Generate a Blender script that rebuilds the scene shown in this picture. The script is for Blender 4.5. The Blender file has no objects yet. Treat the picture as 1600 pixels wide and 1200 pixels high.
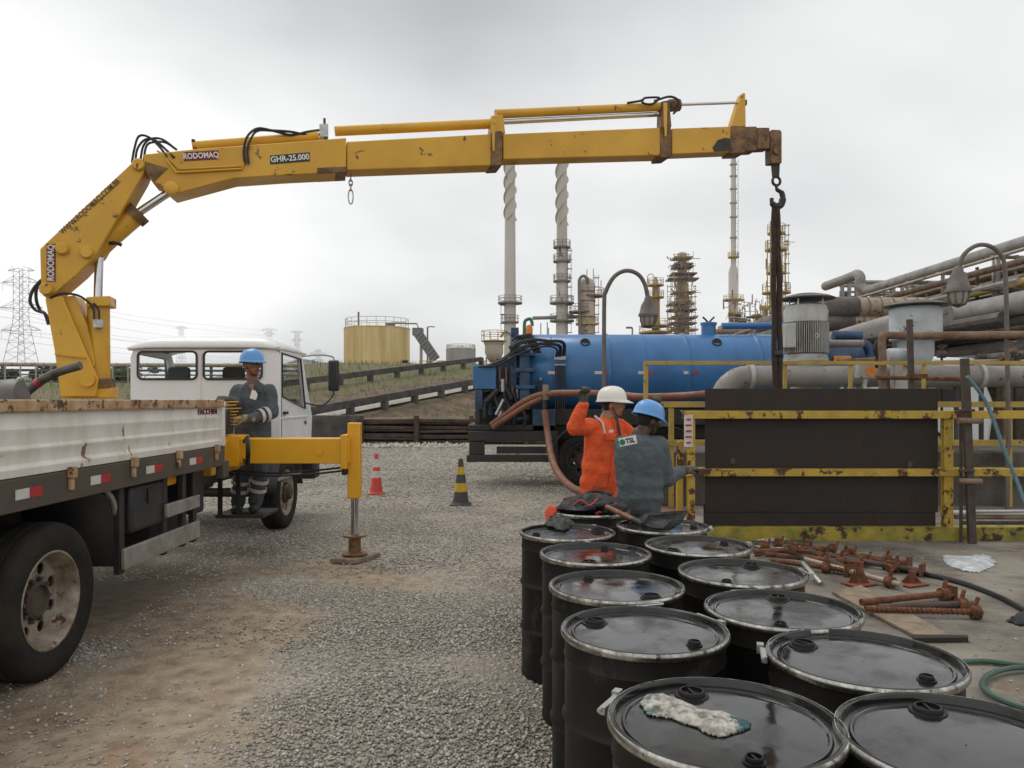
import bpy, bmesh, math, random
import numpy as np
from mathutils import Vector, Matrix
random.seed(7)
RNG = np.random.default_rng(11)
S = bpy.context.scene
COL = S.collection

# ------------------------------------------------------------ camera, sky, sun, exposure
F, CAMH, CX, CY = 1200.0, 1.70, 800.0, 625.0       # focal length in photo pixels, eye height, principal column, horizon row
cam_data = bpy.data.cameras.new("camera")
cam_data.sensor_width = 36.0
cam_data.lens = 36.0 * F / 1600.0
cam_data.shift_y = 25.0 / 1600.0
cam_data.clip_end = 12000.0
cam = bpy.data.objects.new("camera", cam_data)
COL.objects.link(cam)
cam.location = (0, 0, CAMH)
cam.rotation_euler = (math.radians(90), 0, 0)
S.camera = cam

SUN_EL, SUN_AZ = math.radians(58), math.radians(-40)
world = bpy.data.worlds.new("World")
S.world = world
world.use_nodes = True
wn, wl = world.node_tree.nodes, world.node_tree.links
wn.clear()
w_out = wn.new("ShaderNodeOutputWorld")
w_mix = wn.new("ShaderNodeMixShader")
w_mix.inputs[0].default_value = 0.90
w_bs = wn.new("ShaderNodeBackground")
w_bc = wn.new("ShaderNodeBackground")
w_sky = wn.new("ShaderNodeTexSky")
w_sky.sky_type = 'NISHITA'
w_sky.sun_disc = False
w_sky.sun_elevation = SUN_EL
w_sky.sun_rotation = SUN_AZ
w_hs = wn.new("ShaderNodeHueSaturation")
w_hs.inputs["Saturation"].default_value = 0.25
wl.new(w_sky.outputs[0], w_hs.inputs["Color"])
wl.new(w_hs.outputs[0], w_bs.inputs[0])
w_bs.inputs[1].default_value = 0.08
w_tc = wn.new("ShaderNodeTexCoord")
w_sep = wn.new("ShaderNodeSeparateXYZ")
wl.new(w_tc.outputs["Generated"], w_sep.inputs[0])
w_abs = wn.new("ShaderNodeMath"); w_abs.operation = 'MAXIMUM'; w_abs.inputs[1].default_value = 0.0
wl.new(w_sep.outputs[2], w_abs.inputs[0])
w_add = wn.new("ShaderNodeMath"); w_add.operation = 'ADD'; w_add.inputs[1].default_value = 0.35
wl.new(w_abs.outputs[0], w_add.inputs[0])
w_dx = wn.new("ShaderNodeMath"); w_dx.operation = 'DIVIDE'
w_dy = wn.new("ShaderNodeMath"); w_dy.operation = 'DIVIDE'
wl.new(w_sep.outputs[0], w_dx.inputs[0]); wl.new(w_add.outputs[0], w_dx.inputs[1])
wl.new(w_sep.outputs[1], w_dy.inputs[0]); wl.new(w_add.outputs[0], w_dy.inputs[1])
w_cmb = wn.new("ShaderNodeCombineXYZ")
wl.new(w_dx.outputs[0], w_cmb.inputs[0]); wl.new(w_dy.outputs[0], w_cmb.inputs[1])
w_cmb.inputs[2].default_value = 3.24
w_n = wn.new("ShaderNodeTexNoise")
w_n.inputs["Scale"].default_value = 0.62
w_n.inputs["Detail"].default_value = 5.0
w_n.inputs["Roughness"].default_value = 0.45
w_n.inputs["Distortion"].default_value = 0.25
wl.new(w_cmb.outputs[0], w_n.inputs["Vector"])
w_r = wn.new("ShaderNodeValToRGB")
w_r.color_ramp.elements[0].position = 0.30
w_r.color_ramp.elements[0].color = (0.42, 0.435, 0.45, 1)
w_r.color_ramp.elements[1].position = 0.60
w_r.color_ramp.elements[1].color = (1.0, 1.0, 0.99, 1)
wl.new(w_n.outputs["Fac"], w_r.inputs[0])
wl.new(w_r.outputs[0], w_bc.inputs[0])
w_bc.inputs[1].default_value = 1.0
wl.new(w_bs.outputs[0], w_mix.inputs[1]); wl.new(w_bc.outputs[0], w_mix.inputs[2])
wl.new(w_mix.outputs[0], w_out.inputs[0])

sd = bpy.data.lights.new("sun", 'SUN')
sd.energy = 0.9
sd.angle = math.radians(25)
sd.color = (1.0, 0.97, 0.92)
sun = bpy.data.objects.new("sun", sd)
COL.objects.link(sun)
_d = Vector((math.sin(SUN_AZ) * math.cos(SUN_EL), math.cos(SUN_AZ) * math.cos(SUN_EL), math.sin(SUN_EL)))
sun.rotation_euler = _d.to_track_quat('Z', 'Y').to_euler()
sun.location = (0, 0, 60)

S.view_settings.view_transform = 'Standard'
S.view_settings.look = 'None'
S.view_settings.exposure = 0.2
S.view_settings.gamma = 1.0
S.render.engine = 'CYCLES'
S.cycles.use_denoising = True
S.cycles.max_bounces = 8
S.cycles.transparent_max_bounces = 12

# ------------------------------------------------------------ helpers
def W(px, py, Y):
    return Vector(((px - CX) / F * Y, Y, CAMH - (py - CY) / F * Y))
def G(px, py, z=0.0):
    return W(px, py, (CAMH - z) * F / (py - CY))

WM = {}
def link(o, parent=None, local=False):
    COL.objects.link(o)
    if parent is not None:
        o.parent = parent
        pw = WM[parent.name]
        if local:
            WM[o.name] = pw @ o.matrix_basis
        else:
            o.matrix_parent_inverse = pw.inverted()
            WM[o.name] = o.matrix_basis.copy()
    else:
        WM[o.name] = Matrix.LocRotScale(o.location, o.rotation_euler, None)
    return o
def tag(o, label=None, cat=None, group=None, kind=None):
    if label: o["label"] = label
    if cat: o["category"] = cat
    if group: o["group"] = group
    if kind: o["kind"] = kind
    return o
def thing(name, label, cat, loc=(0, 0, 0), rz=0.0, group=None):
    o = bpy.data.objects.new(name, None)
    o.empty_display_size = 0.2
    o.location = loc
    o.rotation_euler = (0, 0, rz)
    link(o)
    return tag(o, label, cat, group)
def copy_tree(o, parent=None):
    c = o.copy()
    COL.objects.link(c)
    if parent is not None:
        c.parent = parent
    for ch in list(o.children):
        copy_tree(ch, c)
    return c

def spline(pts, n=8):
    P = [Vector(p) for p in pts]
    P = [P[0] * 2 - P[1]] + P + [P[-1] * 2 - P[-2]]
    out = []
    for i in range(1, len(P) - 2):
        a, b, c, d = P[i - 1], P[i], P[i + 1], P[i + 2]
        for k in range(n):
            t = k / n
            out.append(0.5 * ((2 * b) + (c - a) * t + (2 * a - 5 * b + 4 * c - d) * t * t + (3 * b - a - 3 * c + d) * t ** 3))
    out.append(P[-2])
    return out
def frame(z, hint=(0, 0, 1)):
    z = Vector(z).normalized()
    h = Vector(hint)
    if abs(z.dot(h.normalized())) > 0.98:
        h = Vector((0, 1, 0)) if abs(z.y) < 0.9 else Vector((1, 0, 0))
    x = h.cross(z).normalized()
    return x, z.cross(x), z
def rotz(a):
    return Matrix.Rotation(a, 3, 'Z')

class MB:
    def __init__(s):
        s.v = []; s.f = []
    def add(s, vs, fs):
        b = len(s.v)
        s.v += [tuple(p) for p in vs]
        s.f += [tuple(i + b for i in f) for f in fs]
        return s
    def box(s, c, size, R=None):
        c = Vector(c); x, y, z = [q / 2 for q in size]
        vs = [Vector(p) for p in ((-x, -y, -z), (x, -y, -z), (x, y, -z), (-x, y, -z), (-x, -y, z), (x, -y, z), (x, y, z), (-x, y, z))]
        if R is not None: vs = [R @ p for p in vs]
        return s.add([c + p for p in vs], [(0, 3, 2, 1), (4, 5, 6, 7), (0, 1, 5, 4), (1, 2, 6, 5), (2, 3, 7, 6), (3, 0, 4, 7)])
    def bb(s, x0, x1, y0, y1, z0, z1):
        return s.box(((x0 + x1) / 2, (y0 + y1) / 2, (z0 + z1) / 2), (abs(x1 - x0), abs(y1 - y0), abs(z1 - z0)))
    def beam(s, p, q, w, h=None, up=(0, 0, 1)):
        p, q = Vector(p), Vector(q); h = h or w
        x, y, z = frame(q - p, up)
        R = Matrix((x, y, z)).transposed()
        return s.box((p + q) / 2, (w, h, (q - p).length), R)
    def tube(s, pts, r, n=8, caps=True, closed=False):
        P = [Vector(p) for p in pts]; m = len(P)
        rr = r if hasattr(r, '__len__') else [r] * m
        T = []
        for i in range(m):
            if closed: t = P[(i + 1) % m] - P[i - 1]
            else: t = P[min(i + 1, m - 1)] - P[max(i - 1, 0)]
            T.append(t.normalized() if t.length > 1e-9 else Vector((0, 0, 1)))
        x, y, _ = frame(T[0])
        vs = []
        for i in range(m):
            x = (x - T[i] * x.dot(T[i])).normalized()
            y = T[i].cross(x)
            for k in range(n):
                a = 2 * math.pi * k / n
                vs.append(P[i] + (x * math.cos(a) + y * math.sin(a)) * rr[i])
        fs = []
        for i in range(m if closed else m - 1):
            j = (i + 1) % m
            for k in range(n):
                l = (k + 1) % n
                fs.append((i * n + k, i * n + l, j * n + l, j * n + k))
        if caps and not closed:
            fs.append(tuple(range(n - 1, -1, -1)))
            fs.append(tuple((m - 1) * n + k for k in range(n)))
        return s.add(vs, fs)
    def cyl(s, p, q, r, n=16):
        return s.tube([p, q], r, n)
    def lathe(s, prof, o=(0, 0, 0), axis=(0, 0, 1), n=24, caps=True):
        x, y, z = frame(axis); o = Vector(o); vs = []; fs = []
        for (r, h) in prof:
            for k in range(n):
                a = 2 * math.pi * k / n
                vs.append(o + z * h + (x * math.cos(a) + y * math.sin(a)) * r)
        for i in range(len(prof) - 1):
            for k in range(n):
                l = (k + 1) % n
                fs.append((i * n + k, i * n + l, (i + 1) * n + l, (i + 1) * n + k))
        if caps:
            fs.append(tuple(range(n - 1, -1, -1)))
            fs.append(tuple((len(prof) - 1) * n + k for k in range(n)))
        return s.add(vs, fs)
    def prism(s, pts, ext):
        P = [Vector(p) for p in pts]; e = Vector(ext); n = len(P)
        nrm = Vector((0, 0, 0))
        for i in range(n):
            nrm += P[i].cross(P[(i + 1) % n])
        if nrm.dot(e) > 0: P = P[::-1]
        fs = [tuple(range(n)), tuple(range(2 * n - 1, n - 1, -1))]
        for i in range(n):
            j = (i + 1) % n
            fs.append((j, i, n + i, n + j))
        return s.add(P + [p + e for p in P], fs)
    def ell(s, c, rad, R=None, nu=14, nv=9):
        c = Vector(c); vs = []; fs = []
        for j in range(nv + 1):
            th = math.pi * (j + 0.02) / (nv + 0.04)
            for i in range(nu):
                a = 2 * math.pi * i / nu
                p = Vector((math.sin(th) * math.cos(a) * rad[0], math.sin(th) * math.sin(a) * rad[1], -math.cos(th) * rad[2]))
                vs.append(c + (R @ p if R is not None else p))
        for j in range(nv):
            for i in range(nu):
                k = (i + 1) % nu
                fs.append((j * nu + i, j * nu + k, (j + 1) * nu + k, (j + 1) * nu + i))
        fs.append(tuple(range(nu - 1, -1, -1))); fs.append(tuple(nv * nu + i for i in range(nu)))
        return s.add(vs, fs)
    def cap(s, p, q, r1, r2, n=12):
        p, q = Vector(p), Vector(q); t = (q - p).normalized()
        pts, rs = [], []
        for k in range(5):
            a = math.pi / 2 * (k / 4)
            pts.append(p - t * r1 * math.cos(a)); rs.append(max(r1 * math.sin(a), r1 * 0.08))
        for k in range(5):
            a = math.pi / 2 * (1 - k / 4)
            pts.append(q + t * r2 * math.cos(a)); rs.append(max(r2 * math.sin(a), r2 * 0.08))
        return s.tube(pts, rs, n)
    def torus(s, c, R, r, axis=(0, 0, 1), n=24, m=6, a0=0, a1=2 * math.pi):
        x, y, z = frame(axis); c = Vector(c)
        full = abs(a1 - a0 - 2 * math.pi) < 1e-6
        k = n if full else n + 1
        pts = [c + (x * math.cos(a0 + (a1 - a0) * i / n) + y * math.sin(a0 + (a1 - a0) * i / n)) * R for i in range(k)]
        return s.tube(pts, r, m, closed=full)
    def build(s, name, m, parent=None, smooth=True, bevel=0.0, local=False, ang=40):
        me = bpy.data.meshes.new(name)
        me.from_pydata(s.v, [], s.f)
        me.update()
        if m: me.materials.append(m)
        if smooth:
            me.shade_smooth()
            me.set_sharp_from_angle(angle=math.radians(ang))
        o = bpy.data.objects.new(name, me)
        link(o, parent, local)
        if bevel:
            b = o.modifiers.new("bevel", 'BEVEL'); b.width = bevel; b.segments = 2; b.limit_method = 'ANGLE'; b.angle_limit = math.radians(40)
        return o

def holed(outer, holes, thick, ax):
    """flat sheet with holes; points are (u, v); ax = (origin, udir, vdir); returns verts, faces of a slab"""
    o, u, v = [Vector(q) for q in ax]
    bm = bmesh.new(); eds = []
    for loop in [outer] + holes:
        vs = [bm.verts.new(o + u * p[0] + v * p[1]) for p in loop]
        eds += [bm.edges.new((vs[i], vs[(i + 1) % len(vs)])) for i in range(len(vs))]
    bmesh.ops.triangle_fill(bm, use_beauty=True, use_dissolve=False, edges=eds)
    nrm = u.cross(v).normalized()
    r = bmesh.ops.extrude_face_region(bm, geom=list(bm.faces))
    bmesh.ops.translate(bm, vec=nrm * thick, verts=[e for e in r["geom"] if isinstance(e, bmesh.types.BMVert)])
    bmesh.ops.recalc_face_normals(bm, faces=list(bm.faces))
    bm.verts.index_update()
    vs = [p.co.copy() for p in bm.verts]; fs = [tuple(q.index for q in f.verts) for f in bm.faces]
    bm.free()
    return vs, fs
def rrect(x0, x1, y0, y1, r, n=4):
    out = []
    for cx, cy, a in ((x1 - r, y1 - r, 0), (x0 + r, y1 - r, 90), (x0 + r, y0 + r, 180), (x1 - r, y0 + r, 270)):
        for k in range(n + 1):
            t = math.radians(a + 90 * k / n)
            out.append((cx + r * math.cos(t), cy + r * math.sin(t)))
    return out

def mk(name, col, rough=0.6, metal=0.0, col2=None, var=0.6, vs=4.0, streak=0.0, rust=0.0, rs=3.0, rustcol=(0.12, 0.045, 0.02),
       bump=0.0, bs=60.0, spec=0.5, rvar=0.15, islands=False):
    m = bpy.data.materials.new(name); m.use_nodes = True
    N, L = m.node_tree.nodes, m.node_tree.links
    b = N["Principled BSDF"]
    tc = N.new("ShaderNodeTexCoord"); oi = N.new("ShaderNodeObjectInfo")
    ad = N.new("ShaderNodeVectorMath"); ad.operation = 'MULTIPLY_ADD'
    ad.inputs[1].default_value = (17, 23, 31)
    cb = N.new("ShaderNodeCombineXYZ")
    for k in range(3): L.new(oi.outputs["Random"], cb.inputs[k])
    L.new(cb.outputs[0], ad.inputs[0]); L.new(tc.outputs["Object"], ad.inputs[2])
    vec = ad.outputs[0]
    mp = N.new("ShaderNodeMapping")
    mp.inputs["Scale"].default_value = (1, 1, 1 - 0.93 * streak)
    L.new(vec, mp.inputs["Vector"])
    n1 = N.new("ShaderNodeTexNoise"); n1.inputs["Scale"].default_value = vs; n1.inputs["Detail"].default_value = 7; n1.inputs["Roughness"].default_value = 0.62
    L.new(mp.outputs[0], n1.inputs["Vector"])
    mr = N.new("ShaderNodeMapRange"); mr.inputs[1].default_value = 0.38; mr.inputs[2].default_value = 0.64
    mr.inputs[3].default_value = 0.0; mr.inputs[4].default_value = var
    L.new(n1.outputs["Fac"], mr.inputs[0])
    c2 = col2 or tuple(q * 0.55 for q in col)
    mx = N.new("ShaderNodeMix"); mx.data_type = 'RGBA'
    mx.inputs[6].default_value = (*col, 1); mx.inputs[7].default_value = (*c2, 1)
    if islands:
        ge = N.new("ShaderNodeNewGeometry"); L.new(ge.outputs["Random Per Island"], mx.inputs[0])
    else:
        L.new(mr.outputs[0], mx.inputs[0])
    cout = mx.outputs[2]
    rr = N.new("ShaderNodeMapRange"); rr.inputs[1].default_value = 0.3; rr.inputs[2].default_value = 0.7
    rr.inputs[3].default_value = max(rough - rvar, 0.03); rr.inputs[4].default_value = min(rough + rvar, 1)
    L.new(n1.outputs["Fac"], rr.inputs[0])
    rout = rr.outputs[0]
    if rust > 0:
        n2 = N.new("ShaderNodeTexNoise"); n2.inputs["Scale"].default_value = rs; n2.inputs["Detail"].default_value = 10; n2.inputs["Roughness"].default_value = 0.7
        L.new(mp.outputs[0], n2.inputs["Vector"])
        r2 = N.new("ShaderNodeMapRange"); r2.inputs[1].default_value = 0.635 - rust * 0.30; r2.inputs[2].default_value = 0.67 - rust * 0.30
        L.new(n2.outputs["Fac"], r2.inputs[0])
        m2 = N.new("ShaderNodeMix"); m2.data_type = 'RGBA'
        L.new(r2.outputs[0], m2.inputs[0]); L.new(cout, m2.inputs[6])
        m3 = N.new("ShaderNodeMix"); m3.data_type = 'RGBA'
        m3.inputs[6].default_value = (*rustcol, 1); m3.inputs[7].default_value = (*(q * 0.4 for q in rustcol), 1)
        L.new(n1.outputs["Fac"], m3.inputs[0]); L.new(m3.outputs[2], m2.inputs[7])
        cout = m2.outputs[2]
    L.new(cout, b.inputs["Base Color"]); L.new(rout, b.inputs["Roughness"])
    b.inputs["Metallic"].default_value = metal
    b.inputs["Specular IOR Level"].default_value = spec
    if bump > 0:
        n3 = N.new("ShaderNodeTexNoise"); n3.inputs["Scale"].default_value = bs; n3.inputs["Detail"].default_value = 5
        L.new(vec, n3.inputs["Vector"])
        bp = N.new("ShaderNodeBump"); bp.inputs["Strength"].default_value = bump; bp.inputs["Distance"].default_value = 0.02
        L.new(n3.outputs["Fac"], bp.inputs["Height"]); L.new(bp.outputs[0], b.inputs["Normal"])
    return m
def glass(name, tint=(0.8, 0.85, 0.85), rough=0.02):
    m = bpy.data.materials.new(name); m.use_nodes = True
    N, L = m.node_tree.nodes, m.node_tree.links
    for n in list(N): N.remove(n)
    o = N.new("ShaderNodeOutputMaterial"); mix = N.new("ShaderNodeMixShader")
    t = N.new("ShaderNodeBsdfTransparent"); t.inputs[0].default_value = (*tint, 1)
    g = N.new("ShaderNodeBsdfGlossy"); g.inputs["Roughness"].default_value = rough
    fr = N.new("ShaderNodeFresnel"); fr.inputs[0].default_value = 1.35
    L.new(fr.outputs[0], mix.inputs[0]); L.new(t.outputs[0], mix.inputs[1]); L.new(g.outputs[0], mix.inputs[2]); L.new(mix.outputs[0], o.inputs[0])
    return m

M = {}
M["yellow"] = mk("crane_yellow", (0.68, 0.375, 0.028), 0.40, col2=(0.50, 0.255, 0.025), var=0.6, vs=1.6, rust=0.07, rs=6, rustcol=(0.13, 0.07, 0.03))
M["yellow_clean"] = mk("outrigger_yellow", (0.74, 0.37, 0.012), 0.38, col2=(0.62, 0.29, 0.012), var=0.5, vs=2)
M["yellow_dirty"] = mk("crane_yellow_greasy", (0.24, 0.12, 0.03), 0.55, col2=(0.06, 0.04, 0.025), var=0.9, vs=9, rust=0.25, rs=6)
M["chrome"] = mk("chrome_rod", (0.62, 0.62, 0.62), 0.16, 1.0, var=0.3, rvar=0.06)
M["galv"] = mk("galvanised_steel", (0.50, 0.50, 0.48), 0.42, 0.85, var=0.5, vs=20)
M["ring"] = mk("clamp_ring_steel", (0.55, 0.54, 0.50), 0.30, 0.95, col2=(0.13, 0.115, 0.095), var=0.9, vs=22, rust=0.12, rs=26, rustcol=(0.16, 0.13, 0.09))
M["white"] = mk("white_truck_paint", (0.84, 0.85, 0.86), 0.25, col2=(0.74, 0.74, 0.73), var=0.35, vs=3)
M["bedwhite"] = mk("worn_white_panel", (0.74, 0.72, 0.67), 0.5, col2=(0.56, 0.50, 0.41), var=0.7, vs=5, streak=0.6, rust=0.06, rs=7, rustcol=(0.30, 0.17, 0.09))
M["bedrail"] = mk("rusty_bed_rail", (0.50, 0.35, 0.20), 0.7, col2=(0.30, 0.15, 0.06), var=0.9, vs=7, rust=0.35, rs=9, rustcol=(0.11, 0.05, 0.025))
M["chassis"] = mk("dark_chassis", (0.018, 0.017, 0.016), 0.6, col2=(0.045, 0.036, 0.028), var=0.8, vs=3)
M["sill"] = mk("dirty_sill", (0.055, 0.05, 0.043), 0.65, col2=(0.10, 0.075, 0.05), var=0.9, vs=4, streak=0.6)
M["plastic"] = mk("black_plastic", (0.03, 0.03, 0.032), 0.5, var=0.3)
M["alu"] = mk("dull_aluminium", (0.34, 0.33, 0.30), 0.55, 0.3, col2=(0.20, 0.18, 0.15), var=0.8, vs=6)
M["rubber"] = mk("tyre_rubber", (0.014, 0.0135, 0.013), 0.8, col2=(0.045, 0.037, 0.029), var=0.6, spec=0.2, vs=5, bump=0.3, bs=90)
M["rim"] = mk("steel_wheel", (0.40, 0.36, 0.29), 0.5, 0.3, col2=(0.16, 0.11, 0.07), var=0.9, vs=7, rust=0.15, rs=12)
M["hose"] = mk("black_hose", (0.018, 0.017, 0.018), 0.45, var=0.2)
M["red_tape"] = mk("red_reflector", (0.42, 0.03, 0.035), 0.35, var=0.3)
M["white_tape"] = mk("white_reflector", (0.6, 0.58, 0.55), 0.35, var=0.3)
M["red_ink"] = mk("dark_red_paint", (0.16, 0.015, 0.02), 0.5, var=0.2)
M["white_ink"] = mk("white_paint", (0.75, 0.74, 0.70), 0.5, var=0.2)
M["black_ink"] = mk("black_paint", (0.02, 0.02, 0.02), 0.5, var=0.2)
M["brown_ink"] = mk("brown_paint", (0.10, 0.035, 0.02), 0.5, var=0.3)
M["seat"] = mk("seat_fabric", (0.045, 0.048, 0.05), 0.85, var=0.4, bump=0.2)
M["glass"] = glass("window_glass", (0.95, 0.97, 0.97))
M["glass_dark"] = glass("tinted_glass", (0.35, 0.38, 0.40))
M["drum"] = mk("black_drum_paint", (0.008, 0.0078, 0.0075), 0.45, col2=(0.017, 0.014, 0.012), var=0.8, vs=4, streak=0.5, rvar=0.12, spec=0.22, rust=0.14, rs=6, rustcol=(0.045, 0.036, 0.028))
M["blue"] = mk("tank_blue", (0.042, 0.168, 0.39), 0.34, col2=(0.03, 0.105, 0.25), var=0.7, vs=1.5, streak=0.4)
M["blue_dark"] = mk("dirty_blue", (0.03, 0.08, 0.17), 0.5, col2=(0.02, 0.03, 0.045), var=0.9, vs=4)
M["hose_brown"] = mk("brown_suction_hose", (0.23, 0.085, 0.042), 0.55, col2=(0.11, 0.05, 0.03), var=0.8, vs=6)
M["rail_yellow"] = mk("peeling_yellow_paint", (0.50, 0.33, 0.035), 0.6, col2=(0.33, 0.22, 0.05), var=0.7, vs=6, rust=0.33, rs=5, rustcol=(0.10, 0.035, 0.018), bump=0.3, bs=25)
M["rail_clean"] = mk("faded_yellow_paint", (0.45, 0.31, 0.06), 0.6, col2=(0.30, 0.21, 0.06), var=0.7, vs=5, rust=0.15, rs=6)
M["kerb_yellow"] = mk("mossy_yellow_paint", (0.36, 0.28, 0.035), 0.75, col2=(0.15, 0.14, 0.03), var=0.9, vs=5, rust=0.30, rs=4, rustcol=(0.07, 0.035, 0.02), bump=0.4, bs=20)
M["plate"] = mk("dark_weathered_plate", (0.026, 0.020, 0.016), 0.62, spec=0.3, col2=(0.040, 0.030, 0.024), var=0.8, vs=2.5, streak=0.55, rust=0.22, rs=2.2, rustcol=(0.055, 0.028, 0.02), bump=0.25, bs=5)
M["rust"] = mk("rusty_iron", (0.20, 0.075, 0.03), 0.85, col2=(0.07, 0.028, 0.015), var=0.9, vs=14, bump=0.6, bs=70)
M["rust_red"] = mk("red_oxide_steel", (0.30, 0.07, 0.035), 0.75, col2=(0.12, 0.04, 0.02), var=0.8, vs=10, bump=0.3)
M["rust_dark"] = mk("brown_weathered_steel", (0.085, 0.065, 0.05), 0.75, col2=(0.05, 0.035, 0.028), var=0.8, vs=7, rust=0.2, rs=8)
M["pipe_grey"] = mk("grey_painted_pipe", (0.27, 0.255, 0.235), 0.5, col2=(0.18, 0.16, 0.14), var=0.7, vs=2.5, rust=0.08, rs=4)
M["pipe_dark"] = mk("dark_pipe", (0.12, 0.11, 0.10), 0.6, col2=(0.07, 0.055, 0.045), var=0.8, vs=3, rust=0.2, rs=4)
M["pipe_clad"] = mk("aluminium_clad_pipe", (0.40, 0.35, 0.27), 0.5, 0.2, col2=(0.24, 0.17, 0.11), var=0.8, vs=4, rust=0.12, rs=4)
M["pipe_rust"] = mk("rusty_pipe", (0.22, 0.16, 0.11), 0.7, col2=(0.13, 0.06, 0.03), var=0.9, vs=5)
M["motor"] = mk("motor_grey_paint", (0.45, 0.46, 0.44), 0.5, col2=(0.30, 0.27, 0.22), var=0.8, vs=5, streak=0.5, rust=0.15, rs=5, rustcol=(0.3, 0.13, 0.04))
M["motor_blue"] = mk("pale_blue_grey_paint", (0.46, 0.50, 0.51), 0.45, col2=(0.33, 0.35, 0.35), var=0.6, vs=4, rust=0.08)
M["concrete_dark"] = mk("weathered_concrete", (0.15, 0.135, 0.115), 0.9, col2=(0.065, 0.058, 0.05), var=0.9, vs=2.5, bump=0.5, bs=14)
M["concrete_black"] = mk("blackened_concrete", (0.10, 0.09, 0.08), 0.9, col2=(0.045, 0.04, 0.035), var=0.9, vs=2, bump=0.4, bs=8)
M["timber"] = mk("old_dark_timber", (0.085, 0.055, 0.04), 0.9, col2=(0.03, 0.022, 0.018), var=0.9, vs=3, bump=0.8, bs=9)
M["tank_yellow"] = mk("stained_yellow_tank", (0.74, 0.575, 0.28), 0.6, col2=(0.53, 0.37, 0.15), var=0.8, vs=0.9, streak=0.95)
M["tank_grey"] = mk("grey_tank", (0.36, 0.35, 0.34), 0.6, col2=(0.27, 0.26, 0.25), var=0.6, vs=0.8, streak=0.8)
M["stack"] = mk("stack_steel", (0.58, 0.55, 0.50), 0.6, col2=(0.44, 0.40, 0.35), var=0.7, vs=0.35, streak=0.8, rust=0.05, rs=0.5)
M["plat_yellow"] = mk("platform_yellow", (0.50, 0.34, 0.07), 0.6, col2=(0.36, 0.23, 0.06), var=0.7, vs=0.8)
M["plat_rust"] = mk("platform_red_brown", (0.27, 0.15, 0.11), 0.7, col2=(0.15, 0.10, 0.08), var=0.8, vs=0.8)
M["steel_far"] = mk("far_steelwork", (0.20, 0.19, 0.18), 0.7, var=0.4, vs=0.8)
M["pylon"] = mk("pylon_galvanised", (0.30, 0.31, 0.32), 0.6, var=0.3)
M["column"] = mk("column_cladding", (0.50, 0.45, 0.37), 0.6, col2=(0.33, 0.26, 0.20), var=0.8, vs=0.5, streak=0.6, rust=0.08, rs=0.6)
M["skin_brown"] = mk("brown_skin", (0.25, 0.115, 0.07), 0.5, col2=(0.14, 0.06, 0.035), var=0.5, vs=30)
M["skin_tan"] = mk("tan_skin", (0.38, 0.18, 0.11), 0.5, col2=(0.22, 0.09, 0.05), var=0.5, vs=30)
M["skin_dark"] = mk("dark_skin", (0.075, 0.036, 0.024), 0.45, col2=(0.05, 0.024, 0.016), var=0.5, vs=30)
M["hair"] = mk("black_hair", (0.012, 0.010, 0.009), 0.7, bump=0.5, bs=200)
M["grey_cloth"] = mk("grey_coverall", (0.092, 0.110, 0.118), 0.9, col2=(0.070, 0.084, 0.092), var=0.8, vs=9, bump=1.0, bs=11)
M["navy_cloth"] = mk("dark_grey_coverall", (0.082, 0.096, 0.108), 0.9, col2=(0.058, 0.070, 0.080), var=0.8, vs=9, bump=1.0, bs=11)
M["orange_cloth"] = mk("orange_coverall", (0.80, 0.115, 0.025), 0.85, col2=(0.66, 0.08, 0.02), var=0.8, vs=9, bump=1.0, bs=11)
M["reflect"] = mk("reflective_tape", (0.52, 0.52, 0.50), 0.5, var=0.3, vs=20)
M["helmet_blue"] = mk("blue_helmet", (0.12, 0.33, 0.68), 0.3, var=0.15)
M["helmet_white"] = mk("white_helmet", (0.78, 0.76, 0.70), 0.3, var=0.15)
M["glove"] = mk("dirty_leather_glove", (0.10, 0.085, 0.065), 0.9, col2=(0.05, 0.042, 0.035), var=0.8, vs=30, bump=0.4)
M["glove_tan"] = mk("tan_leather_glove", (0.42, 0.34, 0.22), 0.9, col2=(0.16, 0.12, 0.08), var=0.9, vs=26, bump=0.4)
M["boot"] = mk("black_boot", (0.02, 0.02, 0.02), 0.6)
M["cone_red"] = mk("cone_orange_red", (0.62, 0.06, 0.04), 0.5, col2=(0.42, 0.06, 0.045), var=0.7, vs=8)
M["cone_white"] = mk("cone_white_band", (0.62, 0.60, 0.57), 0.5, col2=(0.42, 0.38, 0.34), var=0.7, vs=9)
M["cone_black"] = mk("cone_black", (0.04, 0.04, 0.042), 0.6, col2=(0.085, 0.08, 0.075), var=0.7, vs=8)
M["cone_yellow"] = mk("cone_yellow_band", (0.58, 0.40, 0.02), 0.5, col2=(0.42, 0.28, 0.02), var=0.7, vs=9)
M["wood"] = mk("weathered_board", (0.28, 0.22, 0.15), 0.85, col2=(0.15, 0.11, 0.075), var=0.9, vs=6, bump=0.4, bs=20)
M["shovel_wood"] = mk("stained_wood_handle", (0.22, 0.09, 0.045), 0.6, col2=(0.10, 0.05, 0.03), var=0.8, vs=12)
M["black_cloth"] = mk("oily_black_cloth", (0.013, 0.013, 0.014), 0.55, var=0.4, bump=0.6, bs=40)
M["orange_plastic"] = mk("orange_plastic", (0.75, 0.10, 0.035), 0.45, var=0.3)
M["green_hose"] = mk("green_hose", (0.045, 0.10, 0.07), 0.5, var=0.5)
M["rope"] = mk("blue_grey_rope", (0.13, 0.22, 0.25), 0.8, var=0.5, vs=30)
M["lamp_grey"] = mk("grey_lamp_paint", (0.15, 0.125, 0.11), 0.6, col2=(0.10, 0.085, 0.075), var=0.6, vs=8)
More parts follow.
